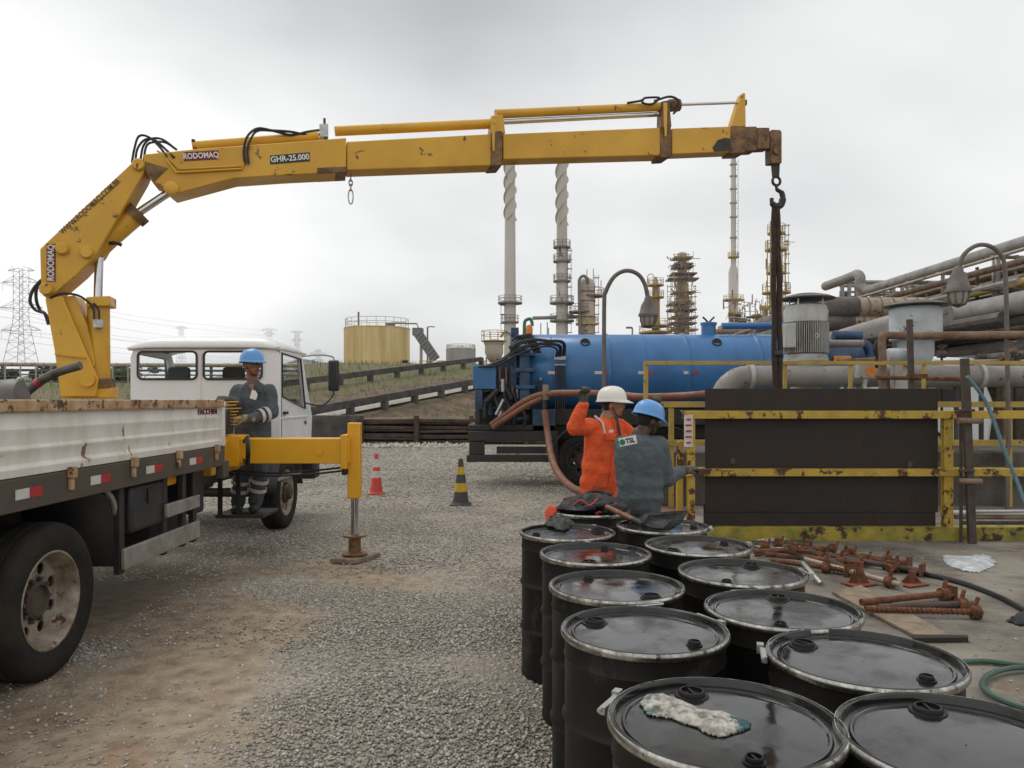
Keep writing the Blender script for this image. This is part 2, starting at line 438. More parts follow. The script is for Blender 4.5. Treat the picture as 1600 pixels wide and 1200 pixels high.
M["lamp_glass"] = mk("dusty_lamp_glass", (0.33, 0.31, 0.27), 0.25, var=0.5, vs=12)
M["foliage"] = mk("leaf_green", (0.055, 0.10, 0.025), 0.7, col2=(0.11, 0.14, 0.04), islands=True)
M["bush"] = mk("bush_green", (0.045, 0.075, 0.03), 0.75, col2=(0.09, 0.11, 0.05), islands=True)
M["grass"] = mk("grass_blades", (0.085, 0.15, 0.03), 0.8, col2=(0.19, 0.21, 0.07), islands=True)
M["bark"] = mk("bark", (0.10, 0.075, 0.055), 0.9, bump=0.5)
M["green_paint"] = mk("green_pipe_paint", (0.06, 0.20, 0.12), 0.5, var=0.5)
M["amber"] = mk("amber_beacon", (0.75, 0.22, 0.02), 0.25, var=0.3)
M["orange_sign"] = mk("orange_sticker", (0.80, 0.26, 0.02), 0.5, var=0.4, vs=12)
M["sling"] = mk("dark_brown_sling", (0.045, 0.028, 0.022), 0.85, var=0.7, vs=14, bump=0.5, bs=60)
M["iron"] = mk("dark_forged_iron", (0.05, 0.045, 0.042), 0.5, 0.5, var=0.6, vs=14)

def text(body, size, m, parent, o, xd, yd, ext=0.002, bold=0.0, width=None, name="lettering"):
    """flat lettering: o = centre, xd / yd = reading and up directions"""
    cu = bpy.data.curves.new(name, 'FONT')
    cu.body = body; cu.size = size; cu.extrude = ext; cu.offset = bold; cu.resolution_u = 3
    cu.align_x = 'CENTER'; cu.align_y = 'CENTER'
    t = bpy.data.objects.new("tmp_text", cu)
    COL.objects.link(t)
    dg = bpy.context.evaluated_depsgraph_get()
    me = bpy.data.meshes.new_from_object(t.evaluated_get(dg))
    bpy.data.objects.remove(t)
    x, y = Vector(xd).normalized(), Vector(yd).normalized()
    z = x.cross(y)
    k = 1.0
    if width and len(me.vertices):
        xs = [v.co.x for v in me.vertices]
        k = width / (max(xs) - min(xs))
    for v in me.vertices:
        p = v.co.copy()
        v.co = Vector(o) + x * (p.x * k) + y * p.y + z * p.z
    me.name = name
    me.materials.clear(); me.materials.append(m)
    ob = bpy.data.objects.new(name, me)
    link(ob, parent)
    return ob
# ------------------------------------------------------------ ground
def vnoise(x, y, s, seed=0):
    x = np.asarray(x) / s; y = np.asarray(y) / s
    xi = np.floor(x).astype(np.int64); yi = np.floor(y).astype(np.int64)
    fx = x - xi; fy = y - yi
    fx = fx * fx * (3 - 2 * fx); fy = fy * fy * (3 - 2 * fy)
    def h(a, b):
        n = (a * 374761393 + b * 668265263 + seed * 1442695041) & 0x7fffffff
        n = ((n ^ (n >> 13)) * 1274126177) & 0x7fffffff
        return ((n ^ (n >> 16)) & 0xffff) / 65535.0
    return (h(xi, yi) * (1 - fx) + h(xi + 1, yi) * fx) * (1 - fy) + (h(xi, yi + 1) * (1 - fx) + h(xi + 1, yi + 1) * fx) * fy
def fbm(x, y, s, seed=0):
    return (vnoise(x, y, s, seed) + 0.5 * vnoise(x, y, s / 2.1, seed + 1) + 0.25 * vnoise(x, y, s / 4.3, seed + 2)) / 1.75
def sig(t):
    return 1 / (1 + np.exp(-np.clip(t, -40, 40)))
def dirt_mask(x, y):
    b = sig((-1.15 - x - 0.12 * (y - 3.5)) / 0.28) * sig((6.3 - y) / 0.55)
    b2 = 0.55 * np.exp(-(((x + 2.0) / 1.1) ** 2 + ((y - 7.4) / 1.0) ** 2))
    n = fbm(x, y, 1.0, 3)
    return np.clip(sig((b * 0.95 + b2 + (n - 0.5) * 1.5 - 0.52) / 0.10), 0, 1)
def stain_shade_mask(x, y):
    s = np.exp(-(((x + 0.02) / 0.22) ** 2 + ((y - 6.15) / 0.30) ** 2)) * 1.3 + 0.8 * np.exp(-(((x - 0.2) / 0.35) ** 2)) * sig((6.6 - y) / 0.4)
    s = s + 0.7 * np.exp(-(((x - 1.8) / 2.4) ** 2 + ((y - 14.2) / 1.3) ** 2)) + 0.75 * sig((-2.55 - x) / 0.25) * sig((11.5 - y) / 0.6) * sig((y - 2.0) / 0.6)  # adds dark ground by the tanker and painted shade under the crane truck
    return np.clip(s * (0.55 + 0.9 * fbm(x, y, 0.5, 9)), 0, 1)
gx = np.concatenate([-np.geomspace(6000, 8.2, 26), np.arange(-8, 3.01, 0.11), np.geomspace(3.3, 6000, 26)])
gy = np.concatenate([-np.geomspace(3000, 1, 14), np.arange(0, 2.4, 0.6), np.arange(2.5, 17.01, 0.11), np.geomspace(17.5, 9000, 34)])
XX, YY = np.meshgrid(gx, gy)
near = ((XX > -8) & (XX < 3) & (YY > 2.4) & (YY < 17)).astype(float)
ZZ = near * (fbm(XX, YY, 0.8, 5) - 0.5) * 0.022
nx, ny = len(gx), len(gy)
gv = np.stack([XX.ravel(), YY.ravel(), ZZ.ravel()], 1)
idx = np.arange(nx * ny).reshape(ny, nx)
gf = np.stack([idx[:-1, :-1].ravel(), idx[:-1, 1:].ravel(), idx[1:, 1:].ravel(), idx[1:, :-1].ravel()], 1)
def np_mesh(name, v, f, m, parent=None, smooth=True):
    me = bpy.data.meshes.new(name)
    k = f.shape[1]
    me.vertices.add(len(v)); me.vertices.foreach_set("co", v.astype(np.float32).ravel())
    me.loops.add(f.size); me.loops.foreach_set("vertex_index", f.astype(np.int32).ravel())
    me.polygons.add(len(f)); me.polygons.foreach_set("loop_start", (np.arange(len(f)) * k).astype(np.int32))
    me.polygons.foreach_set("loop_total", np.full(len(f), k, np.int32))
    me.update(calc_edges=True)
    if smooth: me.shade_smooth()
    me.materials.append(m)
    o = bpy.data.objects.new(name, me)
    return link(o, parent)

def ground_material():
    m = bpy.data.materials.new("gravel_ground"); m.use_nodes = True
    N, L = m.node_tree.nodes, m.node_tree.links
    b = N["Principled BSDF"]; b.inputs["Roughness"].default_value = 0.95; b.inputs["Specular IOR Level"].default_value = 0.15
    tc = N.new("ShaderNodeTexCoord")
    def noise(s, d=6):
        n = N.new("ShaderNodeTexNoise"); n.inputs["Scale"].default_value = s; n.inputs["Detail"].default_value = d
        L.new(tc.outputs["Object"], n.inputs["Vector"]); return n.outputs["Fac"]
    def ramp(src, stops):
        r = N.new("ShaderNodeValToRGB")
        while len(r.color_ramp.elements) < len(stops): r.color_ramp.elements.new(0.5)
        for e, (p, c) in zip(r.color_ramp.elements, stops):
            e.position = p; e.color = (*c, 1)
        L.new(src, r.inputs[0]); return r.outputs[0]
    def mix(f, a, c, mode='MIX'):
        x = N.new("ShaderNodeMix"); x.data_type = 'RGBA'; x.blend_type = mode
        if isinstance(f, float): x.inputs[0].default_value = f
        else: L.new(f, x.inputs[0])
        for i, q in ((6, a), (7, c)):
            if isinstance(q, tuple): x.inputs[i].default_value = (*q, 1)
            else: L.new(q, x.inputs[i])
        return x.outputs[2]
    vo = N.new("ShaderNodeTexVoronoi"); vo.inputs["Scale"].default_value = 42
    L.new(tc.outputs["Object"], vo.inputs["Vector"])
    sp = N.new("ShaderNodeSeparateColor"); L.new(vo.outputs["Color"], sp.inputs[0])
    cells = ramp(sp.outputs[0], [(0.0, (0.17, 0.152, 0.128)), (0.45, (0.34, 0.31, 0.265)), (0.8, (0.47, 0.435, 0.375)), (1.0, (0.62, 0.585, 0.52))])
    edge = N.new("ShaderNodeMapRange"); edge.inputs[1].default_value = 0.2; edge.inputs[2].default_value = 0.75; edge.inputs[3].default_value = 0; edge.inputs[4].default_value = 0.7
    L.new(vo.outputs["Distance"], edge.inputs[0])
    grav = mix(edge.outputs[0], cells, (0.15, 0.13, 0.105))
    grav = mix(noise(0.55), grav, (0.37, 0.33, 0.265))
    dirt = ramp(noise(7, 9), [(0.3, (0.22, 0.17, 0.12)), (0.5, (0.34, 0.27, 0.195)), (0.72, (0.44, 0.365, 0.27))])
    rd = ramp(noise(2.3, 7), [(0.50, (0, 0, 0)), (0.68, (0.32, 0.32, 0.32))])
    dirt = mix(rd, dirt, (0.33, 0.19, 0.10))
    at = N.new("ShaderNodeAttribute"); at.attribute_name = "dirt"
    col = mix(at.outputs["Fac"], grav, dirt)
    st = N.new("ShaderNodeAttribute"); st.attribute_name = "stain_shade"
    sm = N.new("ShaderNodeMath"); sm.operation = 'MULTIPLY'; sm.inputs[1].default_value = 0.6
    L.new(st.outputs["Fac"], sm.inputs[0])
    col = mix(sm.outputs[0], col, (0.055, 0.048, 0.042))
    L.new(col, b.inputs["Base Color"])
    bp = N.new("ShaderNodeBump"); bp.inputs["Strength"].default_value = 0.9; bp.inputs["Distance"].default_value = 0.012; bp.invert = True
    L.new(vo.outputs["Distance"], bp.inputs["Height"])
    b2 = N.new("ShaderNodeBump"); b2.inputs["Strength"].default_value = 0.6; b2.inputs["Distance"].default_value = 0.02
    L.new(noise(25, 8), b2.inputs["Height"]); L.new(bp.outputs[0], b2.inputs["Normal"])
    L.new(b2.outputs[0], b.inputs["Normal"])
    return m
M["ground"] = ground_material()
ground = np_mesh("ground", gv, gf, M["ground"])
for nm, arr in (("dirt", dirt_mask(XX, YY) * near), ("stain_shade", stain_shade_mask(XX, YY) * near)):
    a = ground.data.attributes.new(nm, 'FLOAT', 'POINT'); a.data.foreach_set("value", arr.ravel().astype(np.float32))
tag(ground, "grey gravel yard with tan dirt tracks", kind="structure")

def stones(n, x0, x1, y0, y1, r0, r1):
    x = RNG.uniform(x0, x1, n); y = RNG.uniform(y0, y1, n)
    d = dirt_mask(x, y)
    keep = (RNG.random(n) > d * 0.93) & (x / y > -0.69) & ((x < 1.38) | (y > 9.2)) & (RNG.random(n) < 0.35 + 0.9 * fbm(x, y, 0.45, 21))
    x, y = x[keep], y[keep]; n = len(x)
    r = r0 + (r1 - r0) * RNG.random(n) ** 2.2
    base = np.array([[1, 0, 0], [-1, 0, 0], [0, 1, 0], [0, -1, 0], [0, 0, 1], [0, 0, -1]], float)
    f0 = np.array([[0, 2, 4], [2, 1, 4], [1, 3, 4], [3, 0, 4], [2, 0, 5], [1, 2, 5], [3, 1, 5], [0, 3, 5]])
    V = base[None] * RNG.uniform(0.6, 1.35, (n, 6, 1)) + RNG.uniform(-0.32, 0.32, (n, 6, 3))
    V[:, :, 2] *= 0.62
    a = RNG.uniform(0, 2 * np.pi, n); c, s = np.cos(a)[:, None], np.sin(a)[:, None]
    vx = V[:, :, 0] * c - V[:, :, 1] * s; vy = V[:, :, 0] * s + V[:, :, 1] * c
    V = np.stack([vx, vy, V[:, :, 2]], 2) * r[:, None, None]
    V += np.stack([x, y, r * 0.22], 1)[:, None, :]
    Fc = f0[None] + (np.arange(n) * 6)[:, None, None]
    return V.reshape(-1, 3), Fc.reshape(-1, 3), n
def island_mat(name, stops, rough=0.85):
    m = bpy.data.materials.new(name); m.use_nodes = True
    N, L = m.node_tree.nodes, m.node_tree.links
    b = N["Principled BSDF"]; b.inputs["Roughness"].default_value = rough; b.inputs["Specular IOR Level"].default_value = 0.3
    g = N.new("ShaderNodeNewGeometry"); r = N.new("ShaderNodeValToRGB")
    while len(r.color_ramp.elements) < len(stops): r.color_ramp.elements.new(0.5)
    for e, (p, c) in zip(r.color_ramp.elements, stops): e.position = p; e.color = (*c, 1)
    L.new(g.outputs["Random Per Island"], r.inputs[0]); L.new(r.outputs[0], b.inputs["Base Color"])
    return m
M["stones"] = island_mat("crushed_stone", [(0, (0.20, 0.182, 0.155)), (0.35, (0.33, 0.305, 0.262)), (0.7, (0.42, 0.385, 0.33)), (0.93, (0.50, 0.465, 0.41)), (1.0, (0.58, 0.55, 0.49))])
parts = [stones(105000, -3.0, 1.3, 3.2, 7.2, 0.004, 0.0165), stones(60000, -5.2, 1.6, 7.2, 12.0, 0.007, 0.019), stones(34000, -8.0, 1.6, 12.0, 19.0, 0.012, 0.028), stones(26000, -11.0, 2.5, 18.5, 29.0, 0.016, 0.036)]
vv, ff, o = [], [], 0
for v, f, n in parts:
    vv.append(v); ff.append(f + o); o += len(v)
gs = np_mesh("gravel_stones", np.concatenate(vv), np.concatenate(ff), M["stones"], smooth=False)
tag(gs, "loose grey crushed stone scattered over the yard", "gravel", kind="stuff")

# concrete slab to the right of the drums
SLZ = 0.12
def slab_material():
    m = mk("slab_concrete", (0.25, 0.222, 0.18), 0.8, col2=(0.085, 0.074, 0.06), var=0.95, vs=1.5, bump=0.5, bs=22, rust=0.10, rs=1.6, rustcol=(0.24, 0.17, 0.09))
    return m
M["slab"] = slab_material()
sl = MB().prism([(1.42, 0.6, -0.1), (14, 0.6, -0.1), (14, 11.5, -0.1), (1.62, 11.5, -0.1)], (0, 0, 0.1 + SLZ)).build("concrete_slab", M["slab"], bevel=0.015)
tag(sl, "stained concrete slab beside the drums", kind="structure")
crumbs_v, crumbs_f, o = [], [], 0
x = RNG.uniform(1.6, 6.5, 2600); y = RNG.uniform(3.4, 8.4, 2600)
rr_ = RNG.uniform(0.002, 0.011, 2600) * (0.4 + RNG.random(2600))
base = np.array([[1, 0, 0], [-1, 0, 0], [0, 1, 0], [0, -1, 0], [0, 0, 1], [0, 0, -1]], float)
f0 = np.array([[0, 2, 4], [2, 1, 4], [1, 3, 4], [3, 0, 4], [2, 0, 5], [1, 2, 5], [3, 1, 5], [0, 3, 5]])
V = (base[None] * RNG.uniform(0.6, 1.3, (2600, 6, 1)) + RNG.uniform(-0.3, 0.3, (2600, 6, 3))) * rr_[:, None, None]
V[:, :, 2] *= 0.6
V += np.stack([x, y, SLZ + rr_ * 0.3], 1)[:, None, :]
tag(np_mesh("slab_grit", V.reshape(-1, 3), (f0[None] + (np.arange(2600) * 6)[:, None, None]).reshape(-1, 3), M["stones"], smooth=False), "fine grit and crumbs lying on the concrete slab", "grit", kind="stuff")

# ------------------------------------------------------------ embankment with the ramp road
RD = Vector((5.67, 12, 0)).normalized(); RN = Vector((-12, 5.67, 0)).normalized(); RO = Vector((-8.0, 31.0, 0))
ROADW = 5.4
def road_z(a, d):
    return max(0.02, 0.8 + 0.1055 * a) + 0.7 * max(0, min(1, d / ROADW))
def terr(X, Y):
    p = Vector((X, Y, 0)) - RO
    a, d = p.dot(RD), p.dot(RN)
    zn = max(0.02, 0.8 + 0.1055 * min(a, 30))
    if d >= ROADW:
        h = zn + 0.7 + (d - ROADW) * 0.085
    elif d >= 0:
        h = zn + 0.7 * d / ROADW
    else:
        h = zn + d * 0.28
        h = max(h, 0.93 if X > -8.2 else 0.05)
    w = max(0.0, min(1.0, (X / max(Y, 1.0) + .30) / .04))
    return min(h, 4.4 * w + (1 - w) * min(3.2, 1.7 + .0225 * Y))
tx = np.concatenate([np.arange(-140, -40, 4.0), np.arange(-40, -14, 1.0), np.arange(-14, 2, 0.4), np.arange(2, 80, 4.0)])
ty = np.concatenate([[29.62], np.arange(29.8, 60, 0.45), np.arange(60, 120, 2.5), [400, 1000]])
TV = []
for Y in ty:
    for X in tx:
        z = terr(X, Y) + (0.14 * (fbm(X, Y, 1.3, 31) - 0.5) if Y < 120 else 0)
        if Y < 29.7 and X > -8.2: z = 0.93
        TV.append((X, Y, z))
ti = np.arange(len(TV)).reshape(len(ty), len(tx))
tf = np.stack([ti[:-1, :-1].ravel(), ti[:-1, 1:].ravel(), ti[1:, 1:].ravel(), ti[1:, :-1].ravel()], 1)
M["embank"] = mk("embankment_soil", (0.14, 0.10, 0.055), 0.95, col2=(0.085, 0.115, 0.03), var=1.0, vs=0.6, rust=0.30, rs=0.8, rustcol=(0.20, 0.12, 0.06), bump=0.8, bs=6)
emb = np_mesh("embankment", np.array(TV), tf, M["embank"])
emb.data.materials.append(mk("bare_soil_slope", (0.165, 0.11, 0.065), 0.95, col2=(0.07, 0.052, 0.035), var=1.0, vs=1.1, bump=1.0, bs=5))
for _p in emb.data.polygons:
    _c = _p.center
    _dd = (_c.x - RO.x) * RN.x + (_c.y - RO.y) * RN.y
    if _dd < -.2 or (1.5 < _dd < 2.6 + 2.2 * float(fbm(_c.x, _c.y, 2.0, 77))): _p.material_index = 1
tag(emb, "brown and grassy embankment behind the yard", kind="structure")
M["road"] = mk("pale_road", (0.40, 0.38, 0.34), 0.9, col2=(0.29, 0.27, 0.235), var=0.8, vs=1.5, bump=0.3, bs=30)
mb = MB(); rows = []
for k in range(40):
    a = -8 + k * 1.1
    row = []
    for d in (0.0, .5, 1.0, 1.6):
        p = RO + RD * a + RN * d
        row.append((p.x, p.y, road_z(min(a, 30), d) + 0.10))
    rows.append(row)
vs = [p for r in rows for p in r]
fs = [(i * 4 + j, i * 4 + j + 1, (i + 1) * 4 + j + 1, (i + 1) * 4 + j) for i in range(39) for j in range(3)]
tag(mb.add(vs, [f[::-1] for f in fs]).build("ramp_road", M["road"]), "pale ramp road climbing between two dark guardrails", kind="structure")

def guardrail(name, label, d, a0, a1, step, zoff, bh, off=0.0):
    p0 = RO + RD * a0 + RN * d
    t = thing(name, label, "guardrail", (p0.x, p0.y, road_z(a0, d)))
    n = int((a1 - a0) / step)
    for k in range(n + 1):
        a = a0 + k * step + off
        p = RO + RD * a + RN * d; z = road_z(a, max(d, 0))
        MB().box((p.x, p.y, z + zoff / 2 - 0.05), (0.26, 0.30, zoff + 0.3), rotz(math.atan2(RD.y, RD.x))).build("post", M["concrete_black"], t, bevel=0.02)
        if k < n:
            q = RO + RD * (a + step - 0.03) + RN * (d - 0.02); z2 = road_z(a + step, max(d, 0))
            pp = RO + RD * a + RN * (d - 0.02)
            MB().beam((pp.x, pp.y, z + zoff), (q.x, q.y, z2 + zoff), 0.20, bh).build("beam", M["concrete_black"], t, bevel=0.025)
    return t
guardrail("road_guardrail", "dark concrete guardrail along the near edge of the ramp road", -0.1, -6.0, 26, 2.55, 0.50, 0.34, 0.6)
guardrail("road_guardrail", "dark concrete guardrail along the far grassy edge of the ramp road", ROADW + 0.3, -7.5, 26, 2.75, 0.52, 0.32)

# timber retaining wall: horizontal logs between posts
t = thing("timber_wall", "dark timber log retaining wall behind the cones", "retaining wall", (-3.5, 29.5, 0))
rnd = random.Random(3)
xs_ = [-5.75, -3.65, -1.55, 0.55, 2.6]
for i in range(4):
    z = 0.09
    while z < 1.06:
        h = rnd.uniform(0.10, 0.20)
        MB().beam((xs_[i] + 0.05, 29.45 + rnd.uniform(-.09, .06), z + rnd.uniform(-.03, .03)), (xs_[i + 1] - 0.05, 29.45 + rnd.uniform(-.09, .06), z + rnd.uniform(-.03, .03)), 0.14, h - 0.03).build("log", M["timber"], t, bevel=0.03)
        z += h
for x in xs_:
    MB().box((x, 29.34, 0.55), (0.18, 0.16, 1.1)).build("post", M["timber"], t, bevel=0.02)
w = MB().bb(-9.2, -5.9, 29.1, 29.5, 0, 1.12).build("concrete_wall", M["concrete_black"], bevel=0.03)
tag(w, "dark smooth concrete wall left of the timber logs", "wall")
# rubble fallen at the wall foot
vv = []
n = 900
x = RNG.uniform(-6.5, -1.2, n); y = 28.9 - RNG.random(n) ** 2 * 2.0; r = RNG.uniform(0.02, 0.10, n)
V = (base[None] * RNG.uniform(0.6, 1.3, (n, 6, 1)) + RNG.uniform(-0.3, 0.3, (n, 6, 3))) * r[:, None, None]
V += np.stack([x, y, r * 0.2], 1)[:, None, :]
tag(np_mesh("rubble", V.reshape(-1, 3), (f0[None] + (np.arange(n) * 6)[:, None, None]).reshape(-1, 3), M["stones"], smooth=False), "small rubble lying along the foot of the timber wall", "rubble", kind="stuff")
# grass
def blades(n, xr, yr, h0, h1, mask):
    x = RNG.uniform(*xr, n); y = RNG.uniform(*yr, n)
    z = np.array([terr(a, b) for a, b in zip(x, y)])
    k = mask(x, y); x, y, z = x[k], y[k], z[k]; n = len(x)
    a = RNG.uniform(0, np.pi, n); h = RNG.uniform(h0, h1, n); w = h * 0.10
    lean = RNG.normal(0, 0.3, (n, 2)) * h[:, None]
    p0 = np.stack([x - np.cos(a) * w, y - np.sin(a) * w, z - 0.05], 1); p1 = np.stack([x + np.cos(a) * w, y + np.sin(a) * w, z - 0.05], 1)
    p2 = np.stack([x + lean[:, 0], y + lean[:, 1], z + h], 1)
    return np.stack([p0, p1, p2], 1).reshape(-1, 3), np.arange(3 * n).reshape(-1, 3)
def dist_road(x, y):
    return (x - RO.x) * RN.x + (y - RO.y) * RN.y
v1, f1 = blades(52000, (-75, 8), (30, 100), 0.08, 0.34, lambda x, y: (dist_road(x, y) > 2.1) & (x / y > -0.72) & (RNG.random(len(x)) < 0.25 + fbm(x, y, 5, 41)))
v2, f2 = blades(900, (-8, 1), (29.8, 42), 0.1, 0.3, lambda x, y: (dist_road(x, y) < -0.3) & (fbm(x, y, 1.4, 43) > 0.52))
tag(np_mesh("grass", np.concatenate([v1, v2]), np.concatenate([f1, f2 + len(v1)]), M["grass"], smooth=False), "rough grass growing on the embankment", "grass", kind="stuff")

# far hills
def ridge(name, Y, pts, label):
    P = [W(px, py, Y) for px, py in pts]
    vs, fs = [], []
    for i, p in enumerate(P):
        vs += [(p.x, p.y, p.z), (p.x * 0.98, p.y - 250, -2), (p.x, p.y + 250, -2)]
    for i in range(len(P) - 1):
        a, b = 3 * i, 3 * i + 3
        fs += [(a, a + 1, b + 1, b), (a + 2, a, b, b + 2)]
    tag(MB().add(vs, fs).build(name, M["hill"], smooth=False), label, kind="structure")
M["hill"] = mk("wooded_hill", (0.055, 0.075, 0.05), 0.95, col2=(0.03, 0.045, 0.03), var=1, vs=0.01)
_hp = []
for k in range(60):
    px = -250 + k * 20
    yy = 598 - 22 * math.exp(-((px - 478) / 55.0) ** 2) - 16 * math.exp(-((px - 440) / 120.0) ** 2) - 9 * math.exp(-((px - 80) / 90.0) ** 2) + 3 * math.sin(px * .09) + 2 * math.sin(px * .23)
    _hp.append((px, yy))
ridge("hill", 1300, _hp, "hazy wooded hills on the horizon")
# ------------------------------------------------------------ far things: tanks, stacks, columns, pylons
def ring_rail(t, c, r, z, h, n, m, rr=0.03, name="railing"):
    mb = MB()
    for k in range(n):
        a = 2 * math.pi * k / n
        x, y = c[0] + r * math.cos(a), c[1] + r * math.sin(a)
        mb.cyl((x, y, z), (x, y, z + h), rr, 5)
    for hh in (h, h * 0.55):
        mb.torus((c[0], c[1], z + hh), r, rr, n=max(20, n), m=5)
    return mb.build(name, m, t)
def storage_tank(name, label, px0, px1, ytop, ybase, Y, m, mrail, seams=9):
    a, b = W(px0, ybase, Y), W(px1, ytop, Y)
    r = (b.x - a.x) / 2; c = ((a.x + b.x) / 2, Y + r); h = b.z - a.z
    t = thing(name, label, "storage tank", (c[0], c[1], a.z - 0.4))
    MB().lathe([(r, -0.4), (r, h), (r * 1.012, h), (r * 1.012, h + 0.12), (r * 0.97, h + 0.12), (0.2, h + 0.45)], (c[0], c[1], a.z), n=64).build("shell", m, t)
    mb = MB()
    for k in range(seams):
        ang = math.radians(200 + 140 * k / (seams - 1))
        x, y = c[0] + r * 1.004 * math.cos(ang), c[1] + r * 1.004 * math.sin(ang)
        MB().box((x, y, a.z + h / 2), (0.05, 0.05, h - 0.1), rotz(ang)).build("seam", m, t)
    ring_rail(t, c, r * 0.96, b.z + 0.1, 1.0 * r / 3.6, 22, mrail, 0.028)
    return t, c, r, a.z, b.z
M["rail_far"] = mk("far_railing", (0.36, 0.32, 0.22), 0.7, var=0.5)
t, c, r, z0, z1 = storage_tank("storage_tank", "large yellow cylindrical storage tank with rust streaks and roof railing", 527, 633, 510, 587, 85, M["tank_yellow"], M["rail_far"])
p = W(554, 510, 85)
MB().cyl((p.x, 87.2, z1), (p.x, 87.2, z1 + 1.85), 0.11, 8).build("vent_pipe", M["steel_far"], t)
MB().tube([(c[0] + r * 0.5, c[1] - r * 0.6, z1 + 0.5), (c[0] + r * 0.5 + 3, c[1] - r * 0.6, z1 + 0.45), (c[0] + r * 0.5 + 3.2, c[1] - r * 0.6, z1 - 0.2)], 0.09, 6).build("outlet_pipe", M["steel_far"], t)
MB().bb(c[0] + r * .5 - .5, c[0] + r * .5 + .5, c[1] - r * .7, c[1] - r * .5, z1 + .1, z1 + .5).build("roof_valve", M["steel_far"], t)
storage_tank("storage_tank", "smaller grey cylindrical storage tank with roof railing", 695, 742, 545, 580, 95, M["tank_grey"], M["rail_far"], 5)
MB_ = MB()
# inclined conveyor gallery
t = thing("conveyor_gallery", "grey inclined conveyor gallery on posts beside the yellow tank", "conveyor", W(683, 583, 82))
a, b = W(652, 519, 82), W(681, 562, 82)
MB().beam(a, b, 1.0, 0.75, (0, 1, 0)).build("gallery", M["steel_far"], t, bevel=0.05)
for k in range(9):
    q = a.lerp(b, (k + 0.5) / 9)
    MB().beam(q + Vector((-.28, -.55, -.30)), q + Vector((.30, -.55, .32)), 0.07).build("rib", M["tank_grey"], t)
for px in (658, 672):
    q = W(px, 585, 82); u = W(px, 535 if px < 665 else 560, 82)
    MB().cyl(q, u, 0.16, 8).build("post", M["tank_grey"], t)
MB().bb(a.x - .5, a.x + .6, 81.6, 82.8, a.z - .35, a.z + .45).build("head_box", M["steel_far"], t, bevel=0.05)
t = thing("lamp_pole", "thin street lamp pole beside the conveyor", "lamp", W(668, 590, 80))
a = W(668, 590, 80); b = W(668, 511, 80)
MB().cyl(a, b, 0.09, 8).build("pole", M["steel_far"], t)
MB().tube([b, b + Vector((.4, 0, .05)), b + Vector((.75, 0, .0))], 0.06, 6).build("lamp_arm", M["steel_far"], t)
t = thing("handrail", "thin yellow handrail running in front of the grey tank", "railing", W(660, 583, 78))
for py in (564, 574):
    MB().cyl(W(655, py, 78), W(765, py, 78), 0.05, 6).build("rail", M["plat_yellow"], t)
for px in range(658, 766, 9):
    MB().cyl(W(px, 564, 78), W(px, 590, 78), 0.04, 5).build("post", M["plat_yellow"], t)
# cream vessels behind the tanker's rear
t = thing("process_vessel", "cream process vessel with railed top behind the tanker's rear", "vessel", W(772, 600, 60))
c = W(772, 545, 60)
MB().lathe([(0.2, -1.1), (.55, -.8), (.72, -.3), (.72, .35), (.80, .35), (.80, .48), (.3, .75)], c, n=24).build("shell", M["column"], t)
MB().lathe([(.95, .55), (1.0, .55), (1.0, .63), (.95, .63)], c, n=24).build("platform", M["plat_yellow"], t)
ring_rail(t, (c.x, c.y), 0.98, c.z + .63, .75, 10, M["plat_yellow"], .025)
for k in range(5):
    x = c.x - .6 + .3 * k
    MB().cyl((x, 59.6, c.z - 2.6), (x, 59.6, c.z - .7), 0.05, 6).build("pipe", M["plat_rust"], t)
MB().tube(spline([c + Vector((.5, 0, .9)), c + Vector((.9, 0, 1.3)), c + Vector((1.5, 0, .9)), c + Vector((1.9, 0, .3))]), .1, 6).build("bent_pipe", M["steel_far"], t)

def ladder(t, x, y, z0, z1, w=0.5, m=None, hoops=True):
    m = m or M["steel_far"]; mb = MB()
    for s in (-1, 1):
        mb.cyl((x + s * w / 2, y, z0), (x + s * w / 2, y, z1), 0.04, 5)
    z = z0
    while z < z1:
        mb.cyl((x - w / 2, y, z), (x + w / 2, y, z), 0.03, 4)
        if hoops: mb.torus((x, y - .1, z), .42, .03, n=10, m=4)
        z += 1.3
    return mb.build("ladder", m, t)
def platform(t, c, r, z, h=1.1, m=None, name="platform", arc=None):
    m = m or M["plat_yellow"]
    MB().lathe([(r * 0.45, 0), (r, 0), (r, .22), (r * 0.45, .22)], (c[0], c[1], z), n=24, caps=False).build(name, m, t)
    ring_rail(t, c, r * 0.97, z + .2, h, 12, m, .035)
def lathe_px(t, name, px, prof, Y, m, n=28):
    """prof: (half width px, row)"""
    k = Y / F
    zs = [(w * k, CAMH - (py - CY) * k) for w, py in prof]
    x = (px - CX) * k
    return MB().lathe([(r, z) for r, z in zs], (x, Y, 0), n=n).build(name, m, t)
def base_of(px, Y):
    return ((px - CX) / F * Y, Y, 0)
def zrow(py, Y): return CAMH - (py - CY) * Y / F

